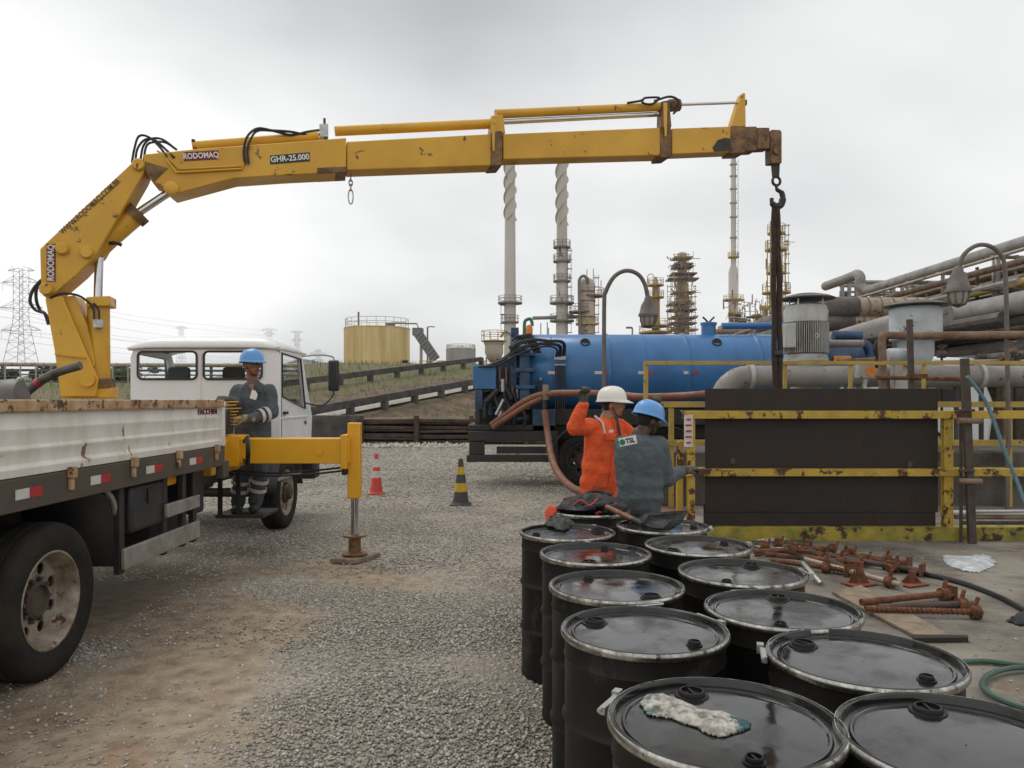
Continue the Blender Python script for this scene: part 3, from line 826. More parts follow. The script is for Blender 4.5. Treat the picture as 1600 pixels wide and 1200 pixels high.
Y0 = 110.0
for px, lab, ytop, y1, lad in ((797, "tall steel chimney stack with spiral strakes, left of the pair", 225, 345, -1), (878, "tall steel chimney stack with spiral strakes and ladder, right of the pair", 220, 352, 1)):
    t = thing("chimney_stack", lab, "chimney", base_of(px, Y0), group="straked chimney stacks")
    x = (px - CX) / F * Y0; k = Y0 / F
    lathe_px(t, "shell", px, [(10.5, 645), (9.3, 520), (8.6, 400), (7.6, 250), (7.3, ytop)], Y0, M["stack"])
    z0, z1 = zrow(y1, Y0), zrow(ytop + 6, Y0)
    for s in range(3):
        vs, fs = [], []
        nn = 70
        for i in range(nn + 1):
            u = i / nn; a = s * 2 * math.pi / 3 + u * 2 * math.pi * (z1 - z0) / 6.6; z = z0 + (z1 - z0) * u
            for rr, dz in ((0.60, -.04), (0.97, -.04), (0.97, .04), (0.60, .04)):
                vs.append((x + rr * math.cos(a), Y0 + rr * math.sin(a), z + dz))
        for i in range(nn):
            for j in range(4):
                fs.append((i * 4 + j, i * 4 + (j + 1) % 4, i * 4 + 4 + (j + 1) % 4, i * 4 + 4 + j))
        MB().add(vs, fs).build("strake", M["stack"], t, smooth=False)
    for py in ((475, 505) if px < 820 else (388, 410, 441, 475, 503)):
        platform(t, (x, Y0), 1.75 if py in (475, 503) else 1.25, zrow(py, Y0), .9, M["steel_far"])
    ladder(t, x + lad * 1.05, Y0 - .3, zrow(520, Y0), zrow(388 if px > 820 else 470, Y0))
# slender stack
Y1 = 130.0
t = thing("chimney_stack", "slender pale stack with a wide lower barrel and ring platform", "chimney", base_of(1146, Y1))
x = (1146 - CX) / F * Y1
lathe_px(t, "shell", 1146, [(7.6, 640), (7.6, 425), (4.0, 414), (3.8, 225), (4.2, 225), (4.2, 222), (3.4, 222)], Y1, M["stack"])
for py, r in ((470, 1.7), (403, .95)): platform(t, (x, Y1), r, zrow(py, Y1), .7, M["plat_yellow"])
for py in (372, 340, 318, 296, 276, 258): MB().lathe([(.3, 0), (.62, 0), (.62, .2), (.3, .2)], (x, Y1, zrow(py, Y1)), n=14, caps=False).build("collar", M["column"], t)
ladder(t, x + .5, Y1 - .3, zrow(470, Y1), zrow(250, Y1), .4, None, False)
MB().beam((x + .6, Y1, zrow(490, Y1)), (x + 2.6, Y1, zrow(474, Y1)), .12).build("brace", M["steel_far"], t)
# squat column with overhead pipe
t = thing("distillation_column", "squat clad column with a looping overhead pipe and rusty platforms", "column", base_of(917, Y0))
x = (917 - CX) / F * Y0
lathe_px(t, "shell", 917, [(12.5, 640), (12.5, 520), (13, 498), (13, 470), (12.4, 468), (12.2, 445), (10, 438), (4, 434)], Y0, M["column"])
for py, hw in ((522, 13.4), (495, 13.8), (470, 13.6), (455, 13)): lathe_px(t, "band", 917, [(hw - .6, py + 2), (hw, py + 2), (hw, py), (hw - .6, py)], Y0, M["plat_rust"])
MB().tube(spline([W(906, 524, Y0 - 1.3), W(905, 450, Y0 - 1.3), W(906, 436, Y0 - 1.3), W(912, 431, Y0 - 1.3), W(918, 436, Y0 - 1.2), W(918, 444, Y0 - 1)], 6), .22, 8).build("overhead_pipe", M["steel_far"], t)
platform(t, (x + .9, Y0), 1.6, zrow(464, Y0), 1.0, M["plat_rust"])
platform(t, (x - .9, Y0), 1.7, zrow(489, Y0), 1.0, M["plat_rust"])
platform(t, (x, Y0), 1.6, zrow(508, Y0), 1.0, M["plat_yellow"])
ladder(t, x + 1.35, Y0 - .4, zrow(520, Y0), zrow(430, Y0))
for px, py in ((927, 420), (917, 421), (939, 438)):
    MB().cyl(W(px, 460, Y0), W(px, py, Y0), .06, 5).build("mast", M["steel_far"], t)
MB().tube([W(832, 497, Y0), W(905, 495, Y0)], .26, 8).build("cross_pipe", M["pipe_grey"], t)
# slim yellow-platform column
t = thing("distillation_column", "slim column with two yellow platforms behind the gooseneck lamp", "column", base_of(1024, 120))
Yc = 120.0; x = (1024 - CX) / F * Yc
lathe_px(t, "shell", 1024, [(6, 640), (6, 466), (5, 460), (4.5, 440), (2, 433)], Yc, M["column"])
for py, r in ((466, 1.35), (447, 1.3), (511, 2.3), (521, 2.6)): platform(t, (x, Yc), r, zrow(py, Yc), .95, M["plat_yellow"])
for s in (-1, 1):
    for k in range(3):
        MB().cyl((x + s * (.3 + .12 * k), Yc - .65, zrow(525, Yc)), (x + s * (.3 + .12 * k), Yc - .65, zrow(448, Yc)), .05, 5).build("riser_pipe", M["plat_yellow"], t)
MB().tube(spline([W(1014, 445, Yc), W(1012, 432, Yc), W(1018, 428, Yc), W(1023, 434, Yc)]), .06, 5).build("davit", M["steel_far"], t)
# scaffolded tower
t = thing("scaffolded_tower", "tall process tower wrapped in scaffolding and rusty yellow platforms", "tower", base_of(1064, 115))
Yc = 115.0; x = (1064 - CX) / F * Yc
lathe_px(t, "shell", 1066, [(11, 640), (11, 478), (9.5, 446), (7.5, 440), (7.5, 396), (3, 394)], Yc, M["column"])
rnd = random.Random(5)
for i, (py, hw, mm) in enumerate(((404, 14, 0), (414, 14, 1), (418, 15, 2), (429, 19, 2), (437, 23, 3), (458, 17, 0), (476, 19, 0), (485, 21, 1), (497, 20, 1), (506, 20, 2), (516, 21, 0))):
    k = Yc / F
    MB().box((x + rnd.uniform(-2, 3) * k, Yc, zrow(py, Yc)), (2 * hw * k, 3.0, .22)).build("platform", [M["plat_yellow"], M["steel_far"], M["plat_rust"], M["steel_far"]][mm], t)
for i in range(9):
    px = 1043 + i * 5.4
    for dy in (-1.8, 1.8):
        top = 396 if 1052 < px < 1080 else (432 if i % 2 else 445)
        MB().cyl(W(px, 530, Yc + dy), W(px, top, Yc + dy), .045, 5).build("scaffold_pole", M["steel_far"], t)
for i in range(16):
    py = 398 + i * 8.2
    hw = 14 if py < 436 else 23
    MB().cyl(W(1065 - hw, py, Yc - 1.8), W(1065 + hw, py + rnd.uniform(-.5, .5), Yc - 1.8), .04, 5).build("ledger", M["steel_far"] if i % 3 else M["plat_yellow"], t)
for i in range(14):
    px = 1044 + rnd.random() * 34; py = 445 + rnd.random() * 68
    MB().cyl(W(px, py, Yc - 1.9), W(px + rnd.uniform(5, 10), py + rnd.uniform(-9, 9), Yc - 1.9), .05, 5).build("brace", rnd.choice([M["plat_yellow"], M["plat_rust"], M["steel_far"]]), t)
for i in range(12):
    px = 1046 + rnd.random() * 32; py = 470 + rnd.random() * 48; c = W(px, py, Yc - 1.6)
    MB().box(c, (rnd.uniform(.3, .9), .3, rnd.uniform(.2, .6))).build("board", rnd.choice([M["plat_yellow"], M["plat_rust"], M["column"]]), t)
def clutter(t, px0, px1, py0, py1, Y, n, seed, mats):
    rnd = random.Random(seed)
    for m in mats:
        mb = MB()
        for i in range(n):
            px, py = rnd.uniform(px0, px1), rnd.uniform(py0, py1); a = W(px, py, Y + rnd.uniform(-2.4, -1.2))
            k = rnd.random()
            if k < .45: b = a + Vector((rnd.uniform(.3, 1.4), 0, rnd.uniform(-.05, .05)))
            elif k < .85: b = a + Vector((0, 0, rnd.uniform(.4, 1.6)))
            else: b = a + Vector((rnd.uniform(-.8, .8), 0, rnd.uniform(.3, .9)))
            mb.cyl(a, b, rnd.choice((.03, .04, .05, .09)), 5)
        tag(mb.build("fine_steelwork", M[m], t), kind="stuff")
clutter(t, 1043, 1084, 402, 522, 115.0, 55, 1, ("steel_far", "plat_yellow", "plat_rust"))
# yellow-platform twin tower right of the slender stack
t = thing("process_tower", "process tower with stacked yellow ring platforms behind the hanging sling", "tower", base_of(1213, 105))
Yc = 105.0; x = (1213 - CX) / F * Yc
lathe_px(t, "shell", 1213, [(11, 640), (11, 462), (8, 455), (4, 440), (4, 345), (1, 342)], Yc, M["column"])
for py, r in ((459, 1.9), (428, 1.35), (392, 1.5), (366, 1.2), (497, 2.0)): platform(t, (x, Yc), r, zrow(py, Yc), 1.1, M["plat_yellow"])
for px, yb in ((1204, 345), (1222, 352), (1227, 385), (1199, 375)):
    MB().cyl(W(px, 500, Yc - .6), W(px, yb, Yc - .6), .09, 6).build("riser_pipe", M["plat_yellow"], t)
ladder(t, x + 1.2, Yc - .6, zrow(458, Yc), zrow(352, Yc))
clutter(t, 1196, 1230, 365, 500, 105.0, 22, 3, ("plat_yellow", "steel_far"))
t = thing("process_unit", "low rusty process unit of pipes and vessels right of the slender stack", "process unit", base_of(1180, 100))
Yc = 100.0
rnd = random.Random(9)
for i in range(26):
    px = 1138 + rnd.random() * 92; py = 484 + rnd.random() * 32 - max(0, (px - 1175)) * .2
    w = rnd.uniform(8, 26)
    MB().tube([W(px - w / 2, py, Yc + rnd.uniform(-1, 1)), W(px + w / 2, py + rnd.uniform(-1.5, 1.5), Yc + rnd.uniform(-1, 1))], rnd.uniform(.08, .32), 8).build("pipe", rnd.choice([M["plat_rust"], M["column"], M["plat_yellow"], M["pipe_dark"], M["column"]]), t)
for i in range(12):
    px = 1140 + i * 8
    MB().cyl(W(px, 540, Yc), W(px, 482 - rnd.random() * 14, Yc), .07, 5).build("post", M["steel_far"], t)
MB().bb(W(1130, 0, Yc).x, W(1236, 0, Yc).x, Yc, Yc + 3, 2, zrow(506, Yc)).build("vessel_block", M["column"], t, bevel=.2)
clutter(t, 1130, 1232, 470, 512, 100.0, 45, 4, ("plat_rust", "column", "plat_yellow"))
t = thing("pipe_bundle", "brown insulated pipes running behind the tanker's dome", "pipes", base_of(1180, 40))
for py, r, mm in ((533, .33, "pipe_clad"), (520, .2, "pipe_rust"), (541, .25, "pipe_dark")):
    q0, q1 = W(1118, py, 40), W(1300, py - 2, 40)
    MB().tube([q0, q1], r, 12).build("pipe", M[mm], t)
    for k in range(16):
        c = q0.lerp(q1, (k + .5) / 16)
        MB().cyl(c - Vector((.03, 0, 0)), c + Vector((.03, 0, 0)), r * 1.04, 12).build("band", M["plat_rust"], t)
# low background lamp and masts
for px, py, yb, lab in ((712, 541, 560, None), (988, 512, 530, "short floodlight pole seen above the tanker, left of the gooseneck lamp")):
    if not lab: continue
    t = thing("floodlight_pole", lab, "lamp", base_of(px, 90))
    MB().cyl(W(px, 600, 90), W(px, py, 90), .09, 6).build("pole", M["steel_far"], t)
    MB().box(W(px - 5, py, 90), (.7, .4, .2)).build("lamp_head", M["steel_far"], t)
t = thing("process_mast", "thin instrument masts standing above the tanker between the stacks", "mast", base_of(852, 100))
for px, py in ((845, 505), (855, 503), (857, 512)):
    MB().cyl(W(px, 600, 100), W(px, py, 100), .07, 5).build("mast", M["steel_far"], t)
# wall of lower refinery stuff behind the right side
# ------------------------------------------------------------ pylons and power lines
def pylon(name, label, px, ytop, ybase, Y, hw_base, hw_waist, arms, rr):
    k = Y / F; b = W(px, ybase, Y); z0 = b.z; z1 = zrow(ytop, Y)
    t = thing(name, label, "pylon", (b.x, Y, z0), group="electricity pylons on the left horizon")
    def hw(z):
        u = (z - z0) / (z1 - z0)
        return (hw_base * (1 - u / .45) + hw_waist * (u / .45) if u < .45 else hw_waist) * k
    mb = MB(); n = 11
    lv = [z0 + (z1 - z0) * (i / n) ** .9 for i in range(n + 1)]
    for sx in (-1, 1):
        for sy in (-1, 1):
            mb.tube([(b.x + sx * hw(z), Y + sy * hw(z), z) for z in lv], rr, 4)
    for i in range(n):
        za, zb = lv[i], lv[i + 1]; ha, hb = hw(za), hw(zb)
        for s in (-1, 1):
            mb.cyl((b.x - ha, Y + s * ha, za), (b.x + hb, Y + s * hb, zb), rr * .7, 4)
            mb.cyl((b.x + ha, Y + s * ha, za), (b.x - hb, Y + s * hb, zb), rr * .7, 4)
            mb.cyl((b.x - hb, Y + s * hb, zb), (b.x + hb, Y + s * hb, zb), rr * .7, 4)
    mb.build("lattice_tower", M["pylon"], t)
    for py, w, drop in arms:
        z = zrow(py, Y); h = hw(z)
        mb = MB()
        for s in (-1, 1):
            e = (b.x + s * w * k, Y, z)
            for sy in (-1, 1):
                mb.cyl((b.x + s * h, Y + sy * h, z), e, rr * .8, 4)
                mb.cyl((b.x + s * h, Y + sy * h, z + abs(w) * k * .28), e, rr * .8, 4)
            for q in (.33, .66):
                xx = b.x + s * (h + (w * k - h) * q)
                mb.cyl((xx, Y, z), (xx, Y, z + (1 - q) * w * k * .28), rr * .6, 4)
            if drop: mb.cyl(e, (e[0], Y, z - drop * k), rr * .6, 4)
        mb.build("cross_arm", M["pylon"], t)
    return t
pylon("electricity_pylon", "large lattice electricity pylon at the left edge behind the crane", 33, 421, 568, 200, 17, 7.5, ((441, 29, 13), (481, 34, 0), (516, 31, 13), (423, 21, 0)), .065)
pylon("electricity_pylon", "small distant pylon above the left end of the cab roof", 283, 510, 572, 700, 6, 3, ((513, 10, 0),), .09)
pylon("electricity_pylon", "small distant pylon above the middle of the cab roof", 421, 514, 575, 700, 6, 3, ((516, 13, 0), (522, 9, 0)), .09)
pylon("electricity_pylon", "small distant pylon with flat crossbar above the right end of the cab roof", 464, 518, 578, 650, 6, 3, ((519, 10, 0), (532, 9, 0)), .09)
pylon("electricity_pylon", "thin distant pylon between the cab mirror and the yellow tank", 497, 546, 592, 600, 7, 3.5, ((553, 14, 0), (563, 9, 0)), .08)
t = thing("power_lines", "thin power lines sagging across the sky behind the crane", "power lines", base_of(30, 200))
for i, (ya, yb, yc) in enumerate(((441, 478, 520), (443, 486, 528), (481, 500, 545), (483, 520, 560), (516, 528, 548), (518, 536, 566), (495, 515, 552), (530, 545, 572))):
    A, B, C = W(33 - 30, ya, 200), W(220, (yb + yc) / 2 - 4, 380), W(420, yc - 2, 640)
    MB().tube(spline([A, B, C], 10), .045 + .0 * i, 4).build("wire", M["pylon"], t)
    MB().tube([W(33 - 30, ya, 200), W(-260, ya + 16, 190)], .03, 4).build("wire", M["pylon"], t)

# ------------------------------------------------------------ left background: long pipe on trestles, fence, bushes
t = thing("overground_pipe", "long brown pipe on trestles crossing the field behind the crane", "pipe", (-24, 46, terr(-24, 46)))
for dz, r, mm in ((0, .13, "pipe_clad"), (-.33, .07, "pipe_dark"), (-.6, .05, "steel_far")):
    MB().tube([W(-160, 568, 46) + Vector((0, 0, dz)), W(100, 570, 46) + Vector((0, 0, dz)), W(470, 571, 46) + Vector((0, 0, dz))], r, 10).build("pipe", M[mm], t)
for px in (-60, 4, 78, 150, 188, 260, 330):
    MB().beam(W(px, 569, 46.2), (W(px, 569, 46.2).x, 46.2, terr(W(px, 569, 46.2).x, 46.2) - .2), .14).build("trestle", M["steel_far"], t)
t = thing("wire_fence", "wire fence with slim posts in the field left of the crane", "fence", (-24, 40, terr(-24, 40)))
for px in range(-40, 215, 24):
    q = W(px, 571, 40); z = terr(q.x, 40)
    MB().cyl((q.x, 40, z - .2), (q.x, 40, q.z), .045, 6).build("post", M["tank_grey"], t)
for py in (572, 580, 588, 596, 604):
    MB().cyl(W(-60, py, 40), W(215, py, 40), .012, 4).build("wire", M["steel_far"], t)
def leaf_cloud(centers, n, size, m, name, parent):
    C = np.array([c[:3] for c in centers]); R = np.array([c[3] for c in centers])
    k = RNG.integers(0, len(C), n)
    d = RNG.normal(0, 1, (n, 3)); d /= np.linalg.norm(d, axis=1)[:, None]
    p = C[k] + d * (R[k] * RNG.random(n) ** .45)[:, None] * np.array([1, 1, .8])
    a = RNG.normal(0, 1, (n, 3)); a /= np.linalg.norm(a, axis=1)[:, None]
    b = np.cross(a, RNG.normal(0, 1, (n, 3))); b /= np.linalg.norm(b, axis=1)[:, None]
    s = (size * RNG.uniform(.6, 1.4, n))[:, None]
    v = np.stack([p - a * s, p + b * s * .45, p + a * s, p - b * s * .45], 1).reshape(-1, 3)
    return np_mesh(name, v, np.arange(4 * n).reshape(-1, 4), m, parent, smooth=False)
def bush(label, px, py, Y, w, h, n, m="bush", name="shrub"):
    b = W(px, py, Y); z = terr(b.x, Y)
    t = thing(name, label, name, (b.x, Y, z))
    rnd = random.Random(px)
    cs = [(b.x + rnd.uniform(-w, w) * .5, Y + rnd.uniform(-.6, .6), z + rnd.uniform(.2, .8) * h, rnd.uniform(.25, .5) * h) for _ in range(7)]
    leaf_cloud(cs, n, .11, M[m], "crown", t)
    mb = MB()
    for c in cs[:4]: mb.tube([(b.x, Y, z - .1), (c[0], c[1], c[2])], [.04, .015], 5)
    mb.build("stem", M["bark"], t)
bush("dark shrub at the far left behind the wire fence", 8, 600, 44, 3.2, 1.0, 1800)
bush("dark shrub behind the fence left of the crane column", 52, 600, 47, 3.0, 1.1, 1800)
bush("shrub right against the left side of the crane column", 92, 602, 43, 2.0, .9, 1300)
bush("low green shrub between the crane column and the cab", 188, 604, 41, 1.6, 1.0, 1300, "foliage")
bush("dark shrub under the long pipe near the cab's left edge", 215, 590, 60, 4.0, 1.6, 1500)
b = W(633, 586, 74); t = thing("small_tree", "small lone leafy tree beside the yellow tank", "tree", (b.x, 74, terr(b.x, 74) - .1))
MB().tube([(b.x, 74, terr(b.x, 74) - .2), (b.x + .03, 74, b.z + .2), (b.x - .02, 74, b.z + .8)], [.06, .05, .03], 6).build("trunk", M["bark"], t)
leaf_cloud([(b.x - .25, 74, b.z + .95, .32), (b.x + .25, 74, b.z + 1.0, .32), (b.x, 74.1, b.z + 1.25, .3), (b.x + .05, 73.9, b.z + .7, .3)], 420, .13, M["foliage"], "crown", t)
# ------------------------------------------------------------ crane truck (heads away from the camera, parallel to +Y)
TX = -2.76                                  # right side of the cargo bed
TL = -5.16                                  # left side
truck = thing("crane_truck", "white flatbed truck with a folding yellow knuckle-boom crane behind its cab", "crane truck", (-3.96, 6.0, 0))
def wheel(parent, x, y, r, w, side, dual=False, mrim="rim", along='X', holes=8):
    """wheel centred at x (outer face), axis along X or Y; side=+1 outer face towards +axis"""
    ax = Vector((side, 0, 0)) if along == 'X' else Vector((0, side, 0))
    o = Vector((x, y, r)) if along == 'X' else Vector((y, x, r))
    hw = w / 2
    ri = r * 0.60
    wh = MB().lathe([(ri, -w), (r * .90, -w), (r * .975, -w * .93), (r, -w * .82), (r, -w * .62), (r * .985, -w * .60), (r * .985, -w * .57), (r, -w * .55), (r, -w * .35), (r * .985, -w * .33), (r * .985, -w * .30), (r, -w * .28), (r, -w * .16), (r * .975, -w * .06), (r * .93, 0.0), (r * .86, .012), (r * .74, .006), (ri * 1.03, -.02), (ri, -.05)], o, ax, n=48, caps=False).build("wheel", M["rubber"], parent)
    dish = -0.13 if dual else -0.045
    xa, ya, za = frame(ax)
    MB().lathe([(ri * 1.0, -w * .95), (ri * 1.0, -.05), (ri * 1.05, -.028), (ri * 1.06, -.012), (ri * 1.02, -.010), (ri * .97, -.03), (ri * .93, dish * .55), (ri * .87, dish)], o, ax, n=48, caps=False).build("rim", M[mrim], wh)
    # disc with hand holes
    out = [(ri * .93 * math.cos(2 * math.pi * k / 40), ri * .93 * math.sin(2 * math.pi * k / 40)) for k in range(40)]
    hl = []
    for k in range(holes):
        a = 2 * math.pi * (k + .5) / holes; cx, cy = ri * .68 * math.cos(a), ri * .68 * math.sin(a)
        hl.append([(cx + ri * .13 * math.cos(2 * math.pi * j / 10), cy + ri * .13 * math.sin(2 * math.pi * j / 10)) for j in range(10)])
    v, f = holed(out, hl, -.012, (o + ax * dish, xa, ya))
    MB().add(v, f).build("wheel_disc", M[mrim], wh)
    MB().lathe([(ri * .40, dish), (ri * .40, dish + .03), (ri * .33, dish + .045), (ri * .30, dish + .02 if dual else dish + .09), (.02, dish + .02 if dual else dish + .1)], o, ax, n=20).build("hub", M["rust_dark"], wh)
    for k in range(10):
        a = 2 * math.pi * k / 10
        p = o + (xa * math.cos(a) + ya * math.sin(a)) * ri * .45 + ax * dish
        MB().cyl(p, p + ax * .03, .014, 6).build("wheel_nut", M["rust_dark"], wh)
    return wh
RT = 0.475
wheel(truck, TX - .04, 4.70, RT, .27, 1, True)
wheel(truck, TX - .36, 4.70, RT, .27, 1, True)
wheel(truck, TL + .04, 4.70, RT, .27, -1, True)
wheel(truck, -2.97, 10.18, RT, .26, 1)
wheel(truck, -4.95, 10.18, RT, .26, -1)
mb = MB()
for s in (-3.55, -4.37): mb.bb(s - .04, s + .04, 2.6, 11.3, .72, .98)
for y in (3.2, 4.7, 6.2, 7.3, 9.0, 10.8): mb.bb(-4.33, -3.59, y - .05, y + .05, .75, .95)
mb.build("chassis_frame", M["chassis"], truck)
mb = MB().cyl((-4.9, 4.70, RT), (-3.05, 4.70, RT), .08, 12).ell((-3.96, 4.7, RT), (.22, .2, .2))
mb.build("rear_axle", M["chassis"], truck)
MB().cyl((-4.9, 10.18, RT), (-3.05, 10.18, RT), .06, 12).build("front_axle", M["chassis"], truck)
# cargo bed
bed = MB().bb(TL + .05, TX - .05, 2.4, 7.33, 1.16, 1.24).build("cargo_bed", M["chassis"], truck)
def side_panel(xo, s):
    z = [(0, 1.265), (.034, 1.268), (.038, 1.315), (.014, 1.335), (.012, 1.395), (.024, 1.412), (.024, 1.425), (.008, 1.440), (.006, 1.51), (.016, 1.53), (.016, 1.54), (.007, 1.552), (.006, 1.63), (-.012, 1.63), (-.012, 1.265)]
    P = [(xo + s * (x - .03), 2.42, zz) for x, zz in z]
    pn = MB().prism(P, (0, 4.91, 0)).build("side_panel", M["bedwhite"], bed, bevel=.004)
    MB().bb(xo - .045, xo + .012, 2.40, 7.345, 1.632, 1.703).build("top_rail", M["bedrail"], bed, bevel=.008)
    return pn
side_panel(TX, 1); side_panel(TL, -1)
MB().bb(TX - .05, TX + .018, 7.29, 7.352, 1.262, 1.628).build("corner_post", M["bedwhite"], bed, bevel=.006)
MB().bb(TL, TX - .06, 7.30, 7.35, 1.25, 1.68).build("headboard", M["bedwhite"], bed, bevel=.006)
MB().bb(TL, TX - .06, 2.38, 2.44, 1.25, 1.66).build("tailgate", M["bedwhite"], bed, bevel=.006)
for xx in (TX - .03, TL + .03): MB().bb(xx - .035, xx + .035, 2.42, 7.37, 1.075, 1.262).build("sill", M["sill"], bed, bevel=.006)
for y in (4.78, 5.57, 6.32, 7.13):
    MB().bb(TX + .006, TX + .045, y - .028, y + .028, 1.215, 1.285).bb(TX + .006, TX + .03, y - .02, y + .02, 1.14, 1.213).build("hinge_clip", M["bedrail"], bed, bevel=.006)
for px0 in (22, 140, 227, 295):
    y0 = -TX * F / (800 - px0)
    L = .25 if px0 < 200 else .27
    for k, mm in ((0, "white_tape"), (1, "red_tape")):
        MB().bb(TX + .006, TX + .009, y0 + k * L / 2, y0 + (k + 1) * L / 2 - .003, 1.142, 1.20).build("reflector_tape", M[mm], bed)
text("FACCHINI", .07, M["red_ink"], bed, (TX - .020, 7.02, 1.592), (0, 1, 0), (0, 0, 1), .003, .0012, .43)
MB().bb(TX - .06, TX + .02, 7.30, 7.44, .95, 1.12).build("bed_bracket", M["sill"], bed, bevel=.01)
# under-bed equipment on the right side
MB().bb(-3.25, -2.83, 5.72, 6.28, .70, 1.06).build("battery_box", M["plastic"], truck, bevel=.03)
MB().bb(-2.829, -2.815, 5.95, 6.06, .90, 1.01).build("box_latch", M["chassis"], truck, bevel=.004)
MB().tube(spline([(-2.86, 5.38, 1.08), (-2.86, 5.50, .98), (-2.86, 5.56, .8), (-2.86, 5.58, .52)]), .022, 6).build("mudguard_edge", M["alu"], truck)
vs, fs = [], []
pr = [(5.30, 1.06), (5.42, 1.0), (5.50, .85), (5.53, .5)]
for (y, z) in pr: vs += [(-2.86, y, z), (-3.5, y, z)]
fs = [(2 * i, 2 * i + 1, 2 * i + 3, 2 * i + 2) for i in range(3)]
o_ = MB().add(vs, fs).build("mud_flap", M["plastic"], truck); sm = o_.modifiers.new("s", 'SOLIDIFY'); sm.thickness = .015
g = MB().bb(-2.82, -2.785, 5.53, 6.86, .475, .625).build("side_guard", M["alu"], truck, bevel=.008)
MB().bb(-2.82, -2.785, 6.22, 6.86, .745, .855).build("guard_bar", M["alu"], g, bevel=.008)
for y in (5.56, 6.26, 6.62, 6.84): MB().bb(-2.87, -2.822, y - .035, y + .035, .44, 1.08).build("guard_post", M["chassis"], g, bevel=.006)
MB().bb(-3.0, -2.88, 6.4, 6.6, .98, 1.09).build("valve_box", M["yellow_clean"], truck, bevel=.01)
MB().lathe([(.05, 0), (.16, .04), (.17, .1), (.17, .6), (.16, .66), (.05, .7)], (-3.15, 6.3, .62), (0, 1, 0), n=24).build("air_tank", M["chassis"], truck)
MB().cyl((-3.7, 4.9, .62), (-3.7, 9.4, .68), .05, 10).build("propeller_shaft", M["chassis"], truck)
MB().bb(-3.45, -2.98, 7.2, 7.45, .62, 1.05).build("step_tank", M["plastic"], truck, bevel=.03)
# platform the operator stands on
pf = MB().bb(-3.25, -2.72, 8.40, 8.95, .405, .445).build("step_platform", M["chassis"], truck, bevel=.006)
for x in (-3.2, -3.0): MB().bb(x - .02, x + .02, 8.40, 8.44, .445, 1.0).build("step_hanger", M["chassis"], pf)
# intake box and mudguard behind the front wheel
MB().bb(-3.35, -2.98, 9.25, 9.55, .80, 1.60).build("air_intake_box", M["plastic"], truck, bevel=.04)
vs, fs = [], []
for k in range(15):
    a = math.radians(5 + 170 * k / 14)
    for x in (-2.94, -3.34):
        vs.append((x, 10.18 - .60 * math.cos(a), .475 + .60 * math.sin(a)))
fs = [(2 * i, 2 * i + 1, 2 * i + 3, 2 * i + 2) for i in range(14)]
o_ = MB().add(vs, fs).build("mudguard", M["plastic"], truck); sm = o_.modifiers.new("s", 'SOLIDIFY'); sm.thickness = .02
MB().bb(-2.95, -2.937, 9.62, 10.72, .68, .72).build("fender_trim", M["galv"], truck)
# ---- cab
CR, CLX, CB, CF = -3.0, -4.93, 9.92, 11.55
zc0, zc1 = 0.95, 2.38
uR, vR = Vector((1, 0, 0)), Vector((0, 0, 1))
win = [rrect(.10, .86, 1.02, 1.375, .06), rrect(.95, 1.70, 1.02, 1.375, .06)]
wd = CR - CLX
v, f = holed([(0, 0), (wd, 0), (wd, 1.30), (wd - .05, 1.43), (.05, 1.43), (0, 1.30)], win, -.05, ((CLX, CB, zc0), uR, vR))
cabm = MB().add(v, f)
sidew = [(.10, .80), (1.00, .66), (1.22, .62), (.98, 1.33), (.10, 1.36)]
so = [(0.053, 0), (.35, 0), (1.58, .15), (1.63, .5), (1.42, .85), (1.08, 1.40), (.053, 1.43)]
for xx, th in ((CR - .055, .05), (CLX + .005, .05)):
    v, f = holed(so, [sidew], th, ((xx, CB, zc0), Vector((0, 1, 0)), vR))
    cabm.add(v, f)
cab = cabm.build("cab", M["white"], truck, bevel=.006)
# roof: crowned shell
vs, fs = [], []
nu, nv = 14, 12
for j in range(nv + 1):
    for i in range(nu + 1):
        a, b = i / nu * 2 - 1, j / nv * 2 - 1
        sx = math.copysign(abs(a) ** .8, a); sy = math.copysign(abs(b) ** .8, b)
        h = .175 * (1 - abs(a) ** 7) * (1 - max(0, -b) ** 5 * .9) * (1 - max(0, b) ** 3 * .7) + .02
        vs.append(((CR + CLX) / 2 + sx * (wd / 2 + .02), (CB + CF - .45) / 2 + sy * .64, zc1 + h - .03))
for j in range(nv):
    for i in range(nu):
        k = j * (nu + 1) + i
        fs.append((k, k + 1, k + nu + 2, k + nu + 1))
o_ = MB().add(vs, fs).build("roof", M["white"], cab); sm = o_.modifiers.new("s", 'SOLIDIFY'); sm.thickness = .035; sm.offset = -1
MB().beam((CLX - .01, CB - .012, zc1 - .01), (CR + .01, CB - .012, zc1 - .01), .018, .022).build("gutter", M["alu"], cab)
MB().bb(CLX + .05, CR - .05, 11.30, 11.50, .95, 1.62).build("dashboard_front", M["white"], cab, bevel=.03)
MB().bb(CLX + .06, CR - .06, CB + .05, 11.3, .93, .99).build("floor_pan", M["plastic"], cab)
MB().bb(CLX + .12, CR - .12, 11.08, 11.30, 1.55, 1.72).build("dashboard", M["plastic"], cab, bevel=.03)
MB().torus((-4.5, 10.95, 1.78), .2, .016, (0, -.6, .8)).build("steering_wheel", M["plastic"], cab)
for wv in win:
    MB().add([(CLX + p[0], CB + .02, zc0 + p[1]) for p in wv], [tuple(range(len(wv)))]).build("rear_window", M["glass"], cab)
    pts = [Vector((CLX + p[0], CB - .012, zc0 + p[1])) for p in wv]
    MB().tube(pts, .014, 6, closed=True).build("window_seal", M["plastic"], cab)
